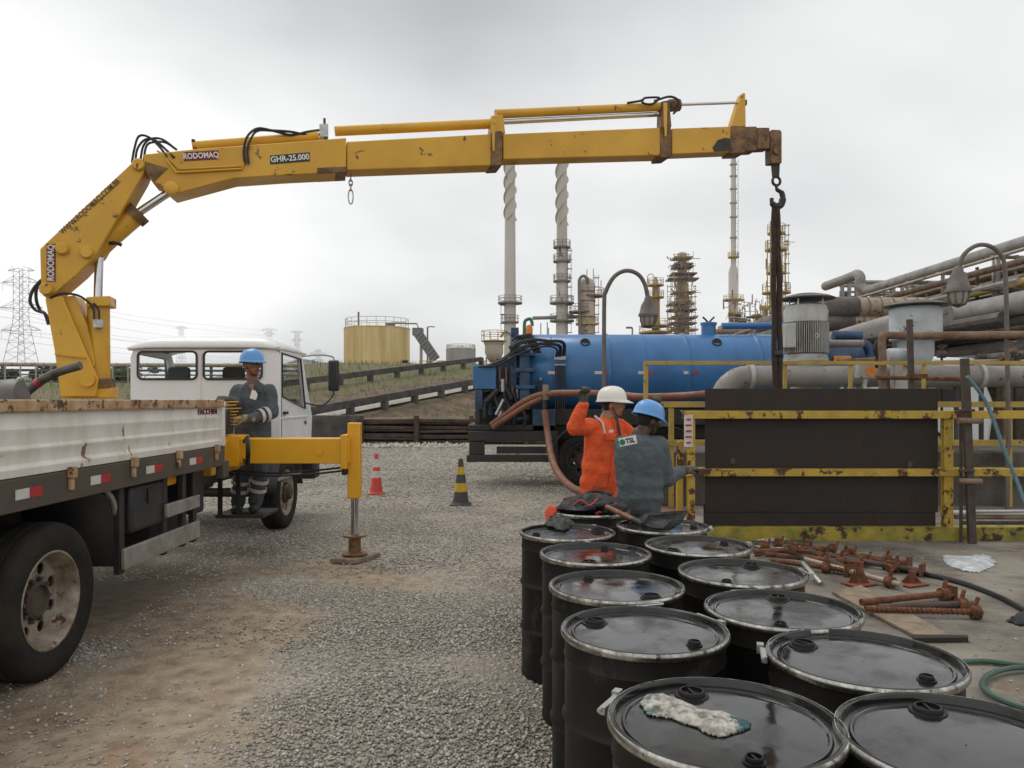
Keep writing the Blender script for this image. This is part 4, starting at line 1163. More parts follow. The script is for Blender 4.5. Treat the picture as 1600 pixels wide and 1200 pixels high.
MB().add([(CLX + .08, 11.35, 1.58), (CR - .08, 11.35, 1.58), (CR - .1, 11.02, 2.34), (CLX + .1, 11.02, 2.34)], [(0, 1, 2, 3)]).build("windshield", M["glass"], cab)
for xx in (CR - .03, CLX + .03):
    MB().add([(xx, CB + p[0], zc0 + p[1]) for p in sidew], [tuple(range(5))]).build("side_window", M["glass"], cab)
    MB().tube([Vector((xx + (.03 if xx > -4 else -.03), CB + p[0], zc0 + p[1])) for p in sidew], .013, 6, closed=True).build("window_seal", M["plastic"], cab)
MB().bb(CR - .005, CR + .012, CB + .08, CB + 1.35, zc0 + .50, zc0 + .525).build("door_crease", M["white"], cab, bevel=.004)
MB().bb(CR, CR + .03, CB + .14, CB + .30, zc0 + .56, zc0 + .60).build("door_handle", M["plastic"], cab, bevel=.006)
for k in (0, 1):
    x0 = CLX + (.10, .95)[k]
    for z in (.66, .74): MB().bb(x0, x0 + .76, CB - .010, CB - .002, zc0 + z, zc0 + z + .016).build("pressed_rib", M["white"], cab, bevel=.003)
MB().bb(CLX + .895, CLX + .915, CB - .010, CB - .002, zc0 + .1, zc0 + 1.36).build("pressed_rib", M["white"], cab, bevel=.003)
MB().bb(CR - .004, CR + .0015, CB + .085, CB + .093, zc0 + .02, zc0 + 1.38).bb(CR - .004, CR + .0015, CB + .085, CB + 1.3, zc0 + .06, zc0 + .068).build("door_gap", M["plastic"], cab)
MB().bb(CLX + .02, CR - .02, CB - .03, CB - .004, zc0 - .06, zc0 - .01).build("rear_sill", M["plastic"], cab)
text("710", .07, M["black_ink"], cab, (CR + .004, CB + 1.22, zc0 + .42), (0, 1, 0), (0, 0, 1), .002, .002)
for x in (-4.45, -3.72):
    st = MB().bb(x - .24, x + .24, 10.25, 10.38, 1.2, 1.88).bb(x - .24, x + .24, 10.3, 10.75, 1.15, 1.32).build("seat", M["seat"], cab, bevel=.06)
    MB().bb(x - .15, x + .15, 10.22, 10.32, 1.90, 2.14).build("headrest", M["seat"], st, bevel=.045)
MB().tube(spline([(-3.05, 11.0, 2.32), (-2.85, 11.25, 2.36), (-2.66, 11.35, 2.34), (-2.62, 11.35, 2.25)]), .014, 6).build("mirror_arm", M["galv"], cab)
MB().tube(spline([(-3.02, 11.15, 1.66), (-2.8, 11.3, 1.62), (-2.66, 11.35, 1.75), (-2.64, 11.36, 1.85)]), .012, 6).build("mirror_arm", M["plastic"], cab)
MB().box((-2.64, 11.37, 2.06), (.17, .07, .46), rotz(-.25)).build("mirror", M["plastic"], cab, bevel=.03)
MB().tube([(-3.95, 10.9, 2.47), (-3.7, 10.6, 2.53), (-4.2, 10.5, 2.54), (-4.4, 10.9, 2.49)], .012, 6).build("roof_antenna", M["galv"], cab)
MB().bb(-4.95, -2.93, 11.45, 11.72, .52, .82).build("bumper", M["plastic"], truck, bevel=.04)
MB().bb(-3.55, -3.0, 11.3, 11.5, .8, 1.0).build("headlight_panel", M["white"], truck, bevel=.03)
# ---- crane: everything lies in one vertical plane (boom swung out to the right)
AZ = math.radians(14)
CD = Vector((math.cos(AZ), math.sin(AZ), 0)); CN = Vector((math.sin(AZ), -math.cos(AZ), 0)); CO = Vector((-4.27, 7.9, 0))
def C(px, py, off=0.0):
    d = Vector(((px - CX) / F, 1, -(py - CY) / F)); o = Vector((0, 0, CAMH))
    t = (CO + CN * off - o).dot(CN) / d.dot(CN)
    return o + d * t
def cpr(name, pts, w, m, parent, off=None, bevel=.012):
    off = w / 2 if off is None else off
    return MB().prism([C(x, y, off) for x, y in pts], -CN * w).build(name, m, parent, bevel=bevel)
base_ = MB().bb(-4.85, -2.95, 7.55, 8.35, .95, 1.28).build("crane_base", M["yellow"], truck, bevel=.02)
MB().bb(-4.75, -3.75, 7.58, 8.3, 1.282, 1.66).build("slew_housing", M["yellow"], base_, bevel=.04)
col = cpr("crane_column", [(74, 467), (116, 461), (136, 508), (147, 560), (154, 622), (96, 622), (86, 548)], .34, M["yellow"], truck, .13)
cpr("column_cheek", [(70, 466), (97, 462), (134, 550), (153, 592), (150, 620), (94, 620), (85, 548)], .05, M["yellow"], col, .19)
cpr("column_cheek", [(70, 466), (97, 462), (134, 550), (153, 592), (150, 620), (94, 620), (85, 548)], .05, M["yellow"], col, -.215)
MB().beam(C(86, 553, .20), C(134, 558, .20), .02, .022).build("weld_bead", M["yellow"], col)
q = C(138, 594, .19); MB().cyl(q, q + CN * .05, .065, 20).build("pin_cap", M["yellow"], col)
q = C(154, 533, 0)
cy = MB().tube([C(155, 596, 0), C(154, 478, 0)], .105, 24).build("lift_cylinder", M["yellow"], truck)
cpr("cylinder_cap", [(134, 464), (172, 462), (172, 478), (134, 480)], .26, M["yellow"], cy)
cpr("cylinder_foot", [(150, 592), (172, 590), (174, 606), (150, 608)], .2, M["yellow_dirty"], cy, .16)
cpr("cylinder_mount", [(146, 605), (174, 604), (174, 622), (148, 622)], .3, M["yellow"], cy)
MB().tube([C(153, 466, 0), C(155, 402, 0)], .042, 16).build("chrome_rod", M["chrome"], cy)
cpr("valve_block", [(145, 499), (160, 499), (160, 512), (145, 512)], .06, M["galv"], cy, .17, .004)
MB().tube(spline([C(147, 500, .14), C(146, 484, .14), C(138, 472, .15), C(120, 461, .16), C(95, 459, .18), C(78, 466, .19)]), .012, 6).tube(spline([C(155, 500, .14), C(154, 484, .14), C(146, 474, .14)]), .012, 6).build("hydraulic_hose", M["hose"], cy)
ib = cpr("inner_boom", [(62, 389), (73, 378), (207, 253), (217, 249), (229, 258), (221, 277), (152, 396), (122, 428), (89, 456), (73, 467), (64, 458)], .34, M["yellow"], truck)
for px, py in ((98, 389), (136, 395), (217, 258), (73, 452)):
    q = C(px, py, .17); MB().lathe([(.062, 0), (.062, .03), (.05, .045), (.02, .045)], q, CN, n=20).build("pin_cap", M["yellow"], ib)
def decal(parent, pts, txt, m_plate, m_text, w, size, off, xa=None, vertical=False):
    P = [C(x, y, off) for x, y in pts]
    MB().prism(P, CN * .003).build("decal", m_plate, parent)
    c = sum(P, Vector()) / 4 + CN * .0045
    xd = (P[1] - P[0]).normalized(); yd = (P[3] - P[0]).normalized()
    text(txt, size, m_text, parent, c, xd, yd - xd * yd.dot(xd), .002, size * .022, w)
decal(ib, [(87, 440), (87, 381), (73, 381), (73, 440)], "RODOMAQ", M["red_ink"], M["white_ink"], .36, .082, .171)
_a, _b = C(95, 364, .172), C(186, 281, .172)
text("WWW.RODOMAQ.COM.BR", .075, M["brown_ink"], ib, (_a + _b) / 2, _b - _a, CD.cross(CN) * -1 if False else Vector((0, 0, 1)) - (_b - _a).normalized() * (_b - _a).normalized().z, .002, .001, (_b - _a).length)
MB().beam(C(146, 322, .172), C(186, 285, .172), .006, .01).build("weld_bead", M["yellow_dirty"], ib)
c2 = MB().tube([C(150, 392, 0), C(168, 375, 0), C(214, 335, 0)], .10, 24).build("knuckle_cylinder", M["yellow"], truck)
MB().tube([C(208, 340, 0), C(219, 331, 0)], .125, 24).build("cylinder_gland", M["yellow_dirty"], c2)
MB().tube([C(217, 332, 0), C(268, 298, 0)], .042, 16).build("chrome_rod", M["chrome"], c2)
MB().tube(spline([C(172, 380, .08), C(182, 380, .12), C(190, 383, .1)]), .02, 6).build("hydraulic_fitting", M["iron"], c2)
ob = cpr("outer_boom", [(223, 241), (300, 233), (541, 215), (541, 269), (440, 274), (365, 279), (283, 301), (268, 305), (258, 297), (250, 288), (238, 285), (226, 265)], .34, M["yellow"], truck)
cpr("boom_gusset", [(226, 252), (262, 262), (240, 284), (228, 268)], .01, M["yellow_dirty"], ob, .18, .002)
q = C(268, 295, .17); MB().lathe([(.07, 0), (.07, .03), (.05, .045), (.02, .045)], q, CN, n=20).build("pin_cap", M["yellow"], ob)
decal(ob, [(287, 252), (341, 249), (341, 235), (287, 238)], "RODOMAQ", M["red_ink"], M["white_ink"], .345, .082, .171)
decal(ob, [(422, 257), (484, 252), (484, 238), (422, 243)], "GHR-25.000", M["black_ink"], M["white_ink"], .40, .085, .171)
MB().tube([C(301, 229, 0), C(498, 213, 0)], .055, 20).build("top_tube", M["yellow"], ob)
MB().cyl(C(302, 222, .03), C(302, 218, .03), .02, 8).build("grease_fitting", M["iron"], ob)
for dy in (0, 5):
    MB().tube([C(246 + dy * 1.5, 236, .10), C(262, 246 + dy, .18), C(280 - dy, 264 + dy, .19), C(290, 264 + dy * .9, .19), C(378, 259 + dy * .9, .19), C(384 - dy * .7, 254, .19)], .011, 6).build("boom_pipe", M["yellow"], ob)
    MB().tube(spline([C(383 + dy * 1.1, 256, .19), C(381 + dy * 1.1, 236, .2), C(386 + dy, 214 + dy, .2), C(402, 201 + dy * .7, .15), C(425, 204, .1), C(455, 211 - dy, .06), C(480, 206 + dy, .04), C(502, 203 + dy * 1.4, .0)]), .014, 6).build("hydraulic_hose", M["hose"], ob)
    MB().tube(spline([C(206 + dy, 254, .1), C(210 + dy, 232, .1), C(217 + dy * 2, 213 + dy, .1), C(232 + dy * 2, 214 + dy, .1), C(248 + dy, 228, .12), C(262 + dy * 2, 246, .18)]), .013, 6).build("hydraulic_hose", M["hose"], ob)
    MB().tube(spline([C(219 + dy, 252, .0), C(224 + dy, 228, 0), C(236 + dy, 217 + dy, 0), C(254 + dy, 218 + dy, 0), C(276, 234, .05)]), .013, 6).build("hydraulic_hose", M["hose"], ob)
    MB().tube(spline([C(65, 437 + dy, .05), C(52 + dy, 452, .05), C(47 + dy * 2, 470, .05), C(55 + dy * 1.5, 484, .05), C(70, 490, .1), C(76, 502 + dy, .12)]), .016, 6).build("hydraulic_hose", M["hose"], ib)
cpr("junction_block", [(499, 193), (513, 193), (513, 214), (499, 214)], .10, M["galv"], ob, None, .006)
MB().cyl(C(507, 193, 0), C(507, 185, 0), .014, 8).cyl(C(509, 214, .06), C(509, 223, .06), .02, 8).build("block_valve", M["iron"], ob)
cpr("boom_pad", [(495, 262), (541, 260), (541, 269), (495, 271)], .345, M["yellow_dirty"], ob, None, .004)
s2 = cpr("boom_section", [(541.5, 221), (768, 209), (768, 258.5), (541.5, 266)], .28, M["yellow"], truck)
MB().tube([C(523, 205, 0), C(766, 193.5, 0)], .055, 18).build("extension_cylinder", M["yellow"], s2)
cpr("collar", [(767, 205), (785, 204), (785, 258.5), (767, 259.5)], .31, M["yellow_dirty"], s2)
cpr("cylinder_bracket", [(768, 180), (786, 179), (790, 208), (766, 209)], .16, M["yellow"], s2)
cpr("bracket_plate", [(768, 184), (774, 184), (773, 236), (770, 236)], .02, M["yellow"], s2, .19, .003)
s3 = cpr("boom_section", [(786, 209), (1034, 199), (1034, 242.5), (786, 249)], .25, M["yellow"], truck)
MB().tube([C(774, 178.5, .0), C(1036, 166.5, 0)], .052, 18).build("extension_cylinder", M["yellow"], s3)
MB().tube([C(787, 190.5, 0), C(1036, 178, 0)], .030, 14).build("chrome_rod", M["chrome"], s3)
cpr("collar", [(1032, 198), (1049, 197), (1049, 245), (1032, 246)], .28, M["yellow_dirty"], s3)
cpr("cylinder_bracket", [(1034, 158), (1046, 156), (1050, 198), (1033, 199)], .14, M["yellow_dirty"], s3)
cpr("bracket_plate", [(1037, 160), (1043, 160), (1042, 213), (1039, 213)], .02, M["yellow"], s3, .17, .003)
MB().tube([C(1046, 165, 0), C(1061, 164, 0)], .075, 18).build("cylinder_gland", M["yellow_dirty"], s3)
MB().tube(spline([C(980, 161, .06), C(1003, 157, .08), C(1008, 153, .1), C(1030, 153, .1), C(1018, 163, .1), C(1005, 161, .1), C(1003, 155, .1)]), .014, 6).tube(spline([C(1022, 158, .08), C(1046, 151, .1), C(1060, 157, .1), C(1061, 168, .1), C(1052, 178, .08)]), .014, 6).build("hydraulic_hose", M["hose"], s3)
s4 = cpr("boom_section", [(1050, 200.5), (1146, 197), (1146, 237), (1050, 241)], .21, M["yellow"], truck)
MB().tube([C(1060, 163.5, 0), C(1160, 160, 0)], .018, 12).build("chrome_rod", M["chrome"], s4)
cpr("worn_patch", [(1113, 231), (1121, 219), (1133, 215), (1145, 217), (1145, 236), (1116, 237)], .002, M["iron"], s4, .1075, .0)
cpr("end_post", [(1143, 197), (1157, 152), (1160, 145), (1165, 145), (1166, 210), (1160, 238), (1143, 239)], .12, M["yellow"], s4)
cpr("collar", [(1142, 196), (1165, 196), (1165, 239), (1142, 240)], .235, M["yellow_dirty"], s4)
cpr("rod_nut", [(1161, 155), (1168, 155), (1168, 164), (1161, 164)], .06, M["iron"], s4)
s5 = cpr("boom_section", [(1163, 197.5), (1183, 197), (1183, 235), (1163, 236)], .19, M["yellow_dirty"], truck)
cpr("boom_nose", [(1183, 199), (1203, 199), (1203, 232), (1183, 233)], .16, M["yellow_dirty"], s5)
hd = cpr("boom_head", [(1203, 205), (1207, 202), (1220, 202.5), (1222, 207), (1222, 255), (1204, 255)], .13, M["yellow_dirty"], truck)
q = C(1213, 236, .065); MB().cyl(q, q + CN * .03, .05, 16).build("pin_cap", M["yellow_dirty"], hd)
cpr("shackle_plate", [(1206, 254), (1219, 254), (1218, 276), (1208, 276)], .03, M["iron"], hd, None, .005)
MB().torus(C(1213, 283, 0), .055, .018, CN).build("swivel_ring", M["iron"], hd)
MB().tube(spline([C(1213, 288, 0), C(1214, 296, 0), C(1221, 301, 0), C(1223, 311, 0), C(1219, 321, 0), C(1211, 322, 0), C(1206, 316, 0), C(1206, 309, 0)], 6), [.02] * 6 + [.026] * 6 + [.036] * 6 + [.045] * 6 + [.045] * 6 + [.038] * 6 + [.026] * 6 + [.01], 10).build("hook", M["iron"], hd)
# outrigger
og = MB().bb(-2.95, -1.70, 8.02, 8.28, 1.035, 1.297).build("outrigger_beam", M["yellow_clean"], truck, bevel=.008)
MB().bb(-3.6, -2.84, 7.99, 8.31, 1.005, 1.33).build("outrigger_housing", M["yellow_clean"], og, bevel=.01)
MB().lathe([(.05, 0), (.05, .012), (.02, .012)], (-2.02, 8.02, 1.17), (0, -1, 0), n=16).build("beam_cap", M["yellow_clean"], og)
MB().bb(-1.79, -1.72, 8.0, 8.30, .98, 1.335).build("beam_flange", M["yellow_clean"], og, bevel=.006)
MB().bb(-1.735, -1.605, 8.09, 8.22, .66, 1.46).build("leg_tube", M["yellow_clean"], og, bevel=.012)
MB().cyl((-1.67, 8.155, .25), (-1.67, 8.155, .68), .04, 18).build("chrome_leg", M["chrome"], og)
MB().lathe([(.065, 0), (.065, .16), (.12, .16), (.12, .18), (.05, .18)], (-1.67, 8.155, .09), n=20).build("leg_foot", M["yellow_dirty"], og)
MB().lathe([(.13, 0), (.14, .02), (.10, .04), (.05, .04)], (-1.67, 8.155, .055), n=20).build("foot_plate", M["yellow_dirty"], og)
for dz in (0, .035):
    MB().tube(spline([(-3.0, 8.16, .95 - dz), (-2.5, 8.1, .93 - dz * .8), (-2.1, 8.1, .955 - dz), (-1.77, 8.1, .99 - dz)]), .012, 6).build("hydraulic_hose", M["hose"], og)
MB().bb(-1.79, -1.735, 8.06, 8.16, .91, 1.03).build("hose_block", M["hose"], og, bevel=.01)
for k in range(3):
    MB().torus((-2.76 + .012 * k, 7.94, 1.17), .13 + .012 * k, .012, (1, .5, 0), 24, 6).build("hose_coil", M["hose"], og)
lv = MB().bb(-3.25, -2.95, 7.95, 8.15, 1.34, 1.60).build("control_bank", M["chassis"], truck, bevel=.01)
for k in range(8):
    z = 1.44 + .034 * k
    MB().tube([(-3.0, 8.05, z), (-2.88 + (k % 3) * .025, 8.02, z + .004)], .006, 6).build("control_lever", M["yellow_clean"], lv)
p = G(560, 872)
tag(MB().prism([(-1.90, 8.00, .002), (-1.62, 7.94, .002), (-1.42, 8.30, .002), (-1.56, 8.36, .002)], (0, 0, .05)).build("outrigger_pad", M["wood"], bevel=.008), "brown timber pad under the outrigger foot", "board")
# loads in the bed
t = thing("bent_pipe", "dark grey bent pipe with a red band sticking out of the truck bed", "pipe", (-4.0, 5.6, 1.24))
Yb = 6.0
MB().tube(spline([W(20, 640, Yb), W(40, 615, Yb), W(66, 594, Yb), W(92, 581, Yb), W(126, 571, Yb)]), .034, 10).build("tube", M["pipe_dark"], t)
MB().tube([W(57.5, 600, Yb), W(63, 596, Yb)], .037, 10).build("red_band", M["red_tape"], t)
b_ = W(5, 592, 5.6)
tag(MB().lathe([(.02, -.36), (.18, -.34), (.195, -.30), (.195, .20), (.18, .24), (.02, .26)], (b_.x - .12, 5.6, 1.24 + .40), (1, .25, .12), n=32).build("grey_cylinder", M["pipe_dark"]), "grey rounded cylinder lying in the truck bed at the left edge", "cylinder")
tag(MB().bb(-4.9, -3.2, 5.0, 6.6, 1.242, 1.42).build("cargo_crate", M["wood"], bevel=.01), "low wooden crate inside the truck bed hidden behind its side panel", "crate") if False else None
# hanging chain and sling
t = thing("hanging_chain", "short steel chain hanging under the middle of the crane boom", "chain", C(548, 318, 0))
for k, (y0, y1, w) in enumerate(((272, 283, .016), (281, 291, .018), (288, 298, .02), (296, 319, .026))):
    a, b = C(548, y0, 0), C(548, y1, 0); c = (a + b) / 2; h = (a.z - b.z) / 2
    nrm = CD if k % 2 == 0 else CN
    side = CN if k % 2 == 0 else CD
    pts = [c + side * (w * math.cos(2 * math.pi * i / 16)) + Vector((0, 0, h * math.sin(2 * math.pi * i / 16))) for i in range(16)]
    MB().tube(pts, .008, 6, closed=True).build("link", M["galv"], t)
t = thing("lifting_sling", "dark brown lifting sling hanging from the crane hook behind the railing", "sling", C(1214, 610, 0))
a, b = C(1212, 318, 0), C(1215, 612, 0)
vs = []
for s in (-1, 1):
    pts = [a.lerp(b, k / 14) + Vector((s * (.012 + .022 * math.sin(math.pi * min(1, k / 5) / 2) + .006 * math.sin(k * 1.3)), 0, 0)) for k in range(15)]
    MB().tube(spline(pts, 2), .036, 8).build("strand", M["sling"], t)
MB().tube([a.lerp(b, .80) + Vector((-.05, 0, 0)), a.lerp(b, .80) + Vector((.05, 0, 0))], .055, 10).build("shackle", M["iron"], t)
MB().torus(b - Vector((0, 0, .06)), .06, .022, (0, 1, 0)).build("end_ring", M["iron"], t)
# ------------------------------------------------------------ blue vacuum tanker (side on, rear at the left)
TY = 16.1
tk = thing("vacuum_tanker", "blue vacuum tanker truck standing side-on behind the workers, its white cab at right", "tanker truck", (3.5, TY, 0))
R_, ZC = .80, 2.27
tank = MB().lathe([(.05, -.26), (.30, -.22), (.58, -.11), (.74, -.02), (R_, .06), (R_, 6.35), (.74, 6.45), (.5, 6.6), (.05, 6.68)], (.12, TY, ZC), (1, 0, 0), n=64).build("tank", M["blue"], tk)
for x in (1.95, 3.55, 5.0, 6.1): MB().lathe([(R_, -.05), (R_ + .028, -.02), (R_ + .028, .02), (R_, .05)], (x, TY, ZC), (1, 0, 0), n=64, caps=False).build("tank_band", M["blue"], tank)
for x in (1.48, 4.15):
    o = Vector((x, TY - .55, ZC + .60))
    MB().torus(o, .085, .018, (0, -.8, .6)).build("lifting_eye", M["hose"], tank)
    MB().box(o + Vector((0, .03, 0)), (.16, .05, .09)).build("eye_plate", M["iron"], tank)
for px in (856, 929, 997, 1068):
    x = (px - CX) / F * (TY - R_)
    for k, mm in ((0, "white_tape"), (1, "red_tape")):
        MB().bb(x + k * .15, x + k * .15 + .148, TY - R_ - .012, TY - R_ - .006, 2.215, 2.275).build("reflector_tape", M[mm], tank)
MB().lathe([(.15, -.1), (.15, .25), (.17, .25), (.17, .30), (.03, .32)], (4.12, TY, ZC + R_ - .05), n=28).build("dome", M["blue"], tank)
for s in (-1, 1): MB().tube(spline([(4.12, TY, 3.32), (4.12 + s * .06, TY, 3.38), (4.12 + s * .12, TY, 3.44)]), .02, 6).build("dome_handle", M["iron"], tank)
MB().tube([(4.4, TY, 3.25), (6.6, TY, 3.27)], .07, 12).build("vent_line", M["blue"], tank)
MB().lathe([(.07, 0), (.07, .12), (.06, .18), (.02, .2)], (.36, TY - .2, 3.06), n=16).build("beacon", M["amber"], tank)
MB().tube(spline([(.26, TY, 3.0), (.26, TY, 3.25), (.28, TY, 3.36), (.38, TY, 3.40), (.42, TY, 3.32), (.42, TY, 3.25)]), .035, 8).build("green_line", M["green_paint"], tank)
# rear works: door ring, ram, winch post, blue box, hoses
rw = MB().lathe([(.55, 0), (.87, .02), (.87, .14), (.6, .16)], (-.05, TY, ZC), (1, 0, 0), n=48).build("rear_door", M["blue_dark"], tk)
for k in range(12):
    a = 2 * math.pi * k / 12
    MB().box((.06, TY + .90 * math.cos(a), ZC + .90 * math.sin(a)), (.16, .09, .09)).build("door_clamp", M["blue_dark"], rw)
Yn = TY - .9
def bpx(name, x0, x1, y0, y1, m, Ya, Yb, parent, bevel=.012):
    a, b = W(x0, y1, Ya), W(x1, y0, Ya)
    return MB().bb(a.x, b.x, Ya, Yb, a.z, b.z).build(name, m, parent, bevel=bevel)
bx_ = bpx("pump_box", 739, 775, 571, 608, M["blue"], Yn, Yn + .6, tk)
bpx("box_leg", 742, 754, 609, 640, M["blue_dark"], Yn, Yn + .3, bx_)
bpx("box_leg", 742, 750, 641, 672, M["chassis"], Yn, Yn + .2, bx_)
po = bpx("ram_post", 812, 828, 545, 640, M["blue_dark"], Yn - .1, Yn + .2, tk)
for y0, y1 in ((575, 581), (602, 608), (552, 556)): bpx("post_flange", 806, 836, y0, y1, M["blue_dark"], Yn - .14, Yn + .24, po)
bpx("rear_frame", 775, 846, 560, 640, M["blue_dark"], Yn + .3, Yn + .7, tk)
for i in range(7):
    x = 776 + i * 5
    MB().tube([W(x, 570 + (i % 2) * 4, Yn + .1), W(x, 612, Yn + .1)], .022, 6).build("hydraulic_line", M["plat_rust"] if i % 2 else M["hose"], tk)
for i in range(5):
    d = i * 4.6 + (i % 2) * 1.5
    MB().tube(spline([W(748 + d, 573, Yn), W(778 + d, 570 - d, Yn - .1), W(805, 556 - d, Yn - .2), W(832, 545 - d * .8, Yn - .25), W(856, 541 - d * .5, Yn - .2), W(870 + d * .6, 546 - d * .6, Yn - .1), W(868 + i * 3.5, 560, Yn + .05)]), .020, 8).build("hydraulic_hose", M["hose"], tk)
    MB().tube([W(868 + i * 3.5, 556, Yn + .04), W(868 + i * 3.5, 562, Yn + .04)], .03, 8).build("hose_fitting", M["galv"], tk)
    MB().tube([W(868 + i * 3.5, 568, Yn + .06), W(868 + i * 3.5, 640, Yn + .06)], .012, 6).build("hydraulic_line", M["chassis"], tk)
MB().beam(W(867, 570, Yn + .05), W(884, 570, Yn + .05), .02, .02).build("hose_clamp", M["galv"], tk)
for i in range(4):
    MB().tube(spline([W(800 + i * 7, 532 + i * 2, Yn), W(812 + i * 5, 525 - i, Yn - .05), W(826 + i * 4, 536, Yn - .1), W(836 + i * 3, 552, Yn - .1)]), .024, 8).build("hydraulic_hose", M["hose"], tk)
MB().tube([W(796, 545, Yn), W(822, 524, Yn)], .05, 10).build("ram", M["iron"], tk)
# chassis, bumper, wheels
MB().bb(-.8, 9.4, TY - .45, TY - .35, .92, 1.2).bb(-.8, 9.4, TY + .35, TY + .45, .92, 1.2).build("chassis_frame", M["chassis"], tk)
MB().bb(.6, 6.9, TY - .6, TY + .6, 1.2, 1.52).build("tank_cradle", M["chassis"], tk)
bp_ = bpx("bumper_beam", 731, 872, 674, 689, M["chassis"], Yn - .2, Yn, tk)
bpx("bumper_beam", 729, 872, 711, 722, M["chassis"], Yn - .22, Yn - .02, tk)
bpx("bumper_post", 733, 757, 690, 710.5, M["chassis"], Yn - .18, Yn - .02, tk)
bpx("bumper_post", 858, 872, 690, 710.5, M["chassis"], Yn - .18, Yn - .02, tk)
for y0, y1 in ((695.5, 701), (708.5, 710.4)): bpx("plate_tape", 759, 775, y0, y1, M["white_tape"], Yn - .20, Yn - .19, tk, .002)
bpx("light_board", 776, 858, 698, 709, M["chassis"], Yn - .15, Yn - .05, tk)
bpx("tool_box", 832, 868, 640, 673, M["blue_dark"], Yn - .1, Yn + .5, tk)
bpx("deck_plate", 731, 868, 664, 673, M["chassis"], Yn - .1, Yn + 1.6, tk)
for px in (786, 801, 818):
    MB().tube(spline([W(px, 668, Yn - .1), W(px + 3, 650, Yn - .1), W(px - 10, 630, Yn), W(px - 14, 612, Yn)]), .03, 6).build("valve_pipe", M["iron"], tk)
for i, (px, py) in enumerate(((757, 640), (775, 636), (795, 650), (772, 655))):
    MB().tube([W(px, py + 12, Yn - .05), W(px + (12 if i % 2 else 0), py - 12, Yn - .05)], .035, 8).build("valve_lever", M["galv"] if i % 2 else M["iron"], tk)
for x in (1.40, 2.98, 7.9):
    wheel(tk, TY - 1.10, x, .52, .28, -1, x < 5, "chassis", 'Y')
    wheel(tk, TY + 1.10, x, .52, .28, 1, x < 5, "chassis", 'Y', holes=6)
    vs, fs = [], []
    for k in range(13):
        a = math.radians(-5 + 190 * k / 12)
        for y in (TY - 1.18, TY - .72): vs.append((x - .64 * math.cos(a), y, .54 + .64 * math.sin(a)))
    fs = [(2 * i, 2 * i + 1, 2 * i + 3, 2 * i + 2) for i in range(12)]
    o_ = MB().add(vs, fs).build("mudguard", M["plastic"], tk); sm = o_.modifiers.new("s", 'SOLIDIFY'); sm.thickness = .03
MB().bb(3.9, 6.6, TY - 1.1, TY - .9, .62, 1.0).build("side_guard", M["chassis"], tk, bevel=.02)
MB().cyl((4.2, TY - .95, 1.28), (6.4, TY - .95, 1.28), .10, 14).build("suction_tube", M["galv"], tk)
MB().bb(-.72, .55, Yn + .45, Yn + .55, 1.15, 1.95).build("rear_dark_fill", M["chassis"], tk, bevel=.02)  # dark box added to fill the bright gap between deck and tank
_r = random.Random(12)
for i in range(26):
    px, py = _r.uniform(748, 850), _r.uniform(585, 664)
    a = W(px, py, Yn + _r.uniform(-.05, .3)); b = a + Vector((_r.choice((0, 0, .25, -.2)), 0, _r.choice((.25, .35, .05, .1))))
    MB().cyl(a, b, _r.choice((.015, .025, .04, .06)), 8).build("rear_fitting", _r.choice([M["chassis"], M["blue_dark"], M["iron"], M["hose"], M["blue_dark"], M["galv"]]), tk)
for x, w in ((.8, .02), (2.7, .02), (4.5, .02)):
    MB().lathe([(R_ + .001, -w / 2), (R_ + .006, -w / 4), (R_ + .006, w / 4), (R_ + .001, w / 2)], (x, TY, ZC), (1, 0, 0), n=64, caps=False).build("weld_seam", M["blue"], tank)
# white cab
cb = MB().prism([(7.05, TY - 1.1, .85), (9.35, TY - 1.1, .85), (9.45, TY - 1.1, 1.6), (9.10, TY - 1.1, 2.52), (7.25, TY - 1.1, 2.60), (7.05, TY - 1.1, 2.45)], (0, 2.2, 0)).build("cab", M["white"], tk, bevel=.08)
MB().prism([(7.5, TY - 1.118, 1.65), (8.95, TY - 1.118, 1.65), (8.7, TY - 1.118, 2.32), (7.55, TY - 1.118, 2.36)], (0, .012, 0)).build("cab_window", M["plastic"], cb, bevel=.02)
MB().bb(7.5, 7.75, TY - 1.13, TY - 1.10, 1.38, 1.44).build("door_handle", M["plastic"], cb)
MB().bb(9.25, 9.6, TY - 1.0, TY + 1.0, .45, .85).build("bumper", M["white"], tk, bevel=.05)
# pump unit on the chassis front (dark blue with orange plate)
pu = MB().lathe([(.1, -.4), (.34, -.32), (.36, -.1), (.36, .25), (.30, .36), (.1, .42)], (6.55, TY - .75, 2.52), (1, 0, 0), n=28).build("vacuum_pump", M["blue_dark"], tk)
MB().torus((6.92, TY - .78, 2.62), .22, .10, (0, 1, 0), 20, 10).build("pump_elbow", M["blue_dark"], pu)
MB().cyl((6.4, TY - .8, 2.98), (6.95, TY - .8, 2.98), .10, 14).build("pump_pipe", M["blue_dark"], pu)
MB().bb(6.28, 6.62, TY - 1.13, TY - 1.11, 2.40, 2.56).build("pump_plate", M["orange_sign"], pu, bevel=.02)
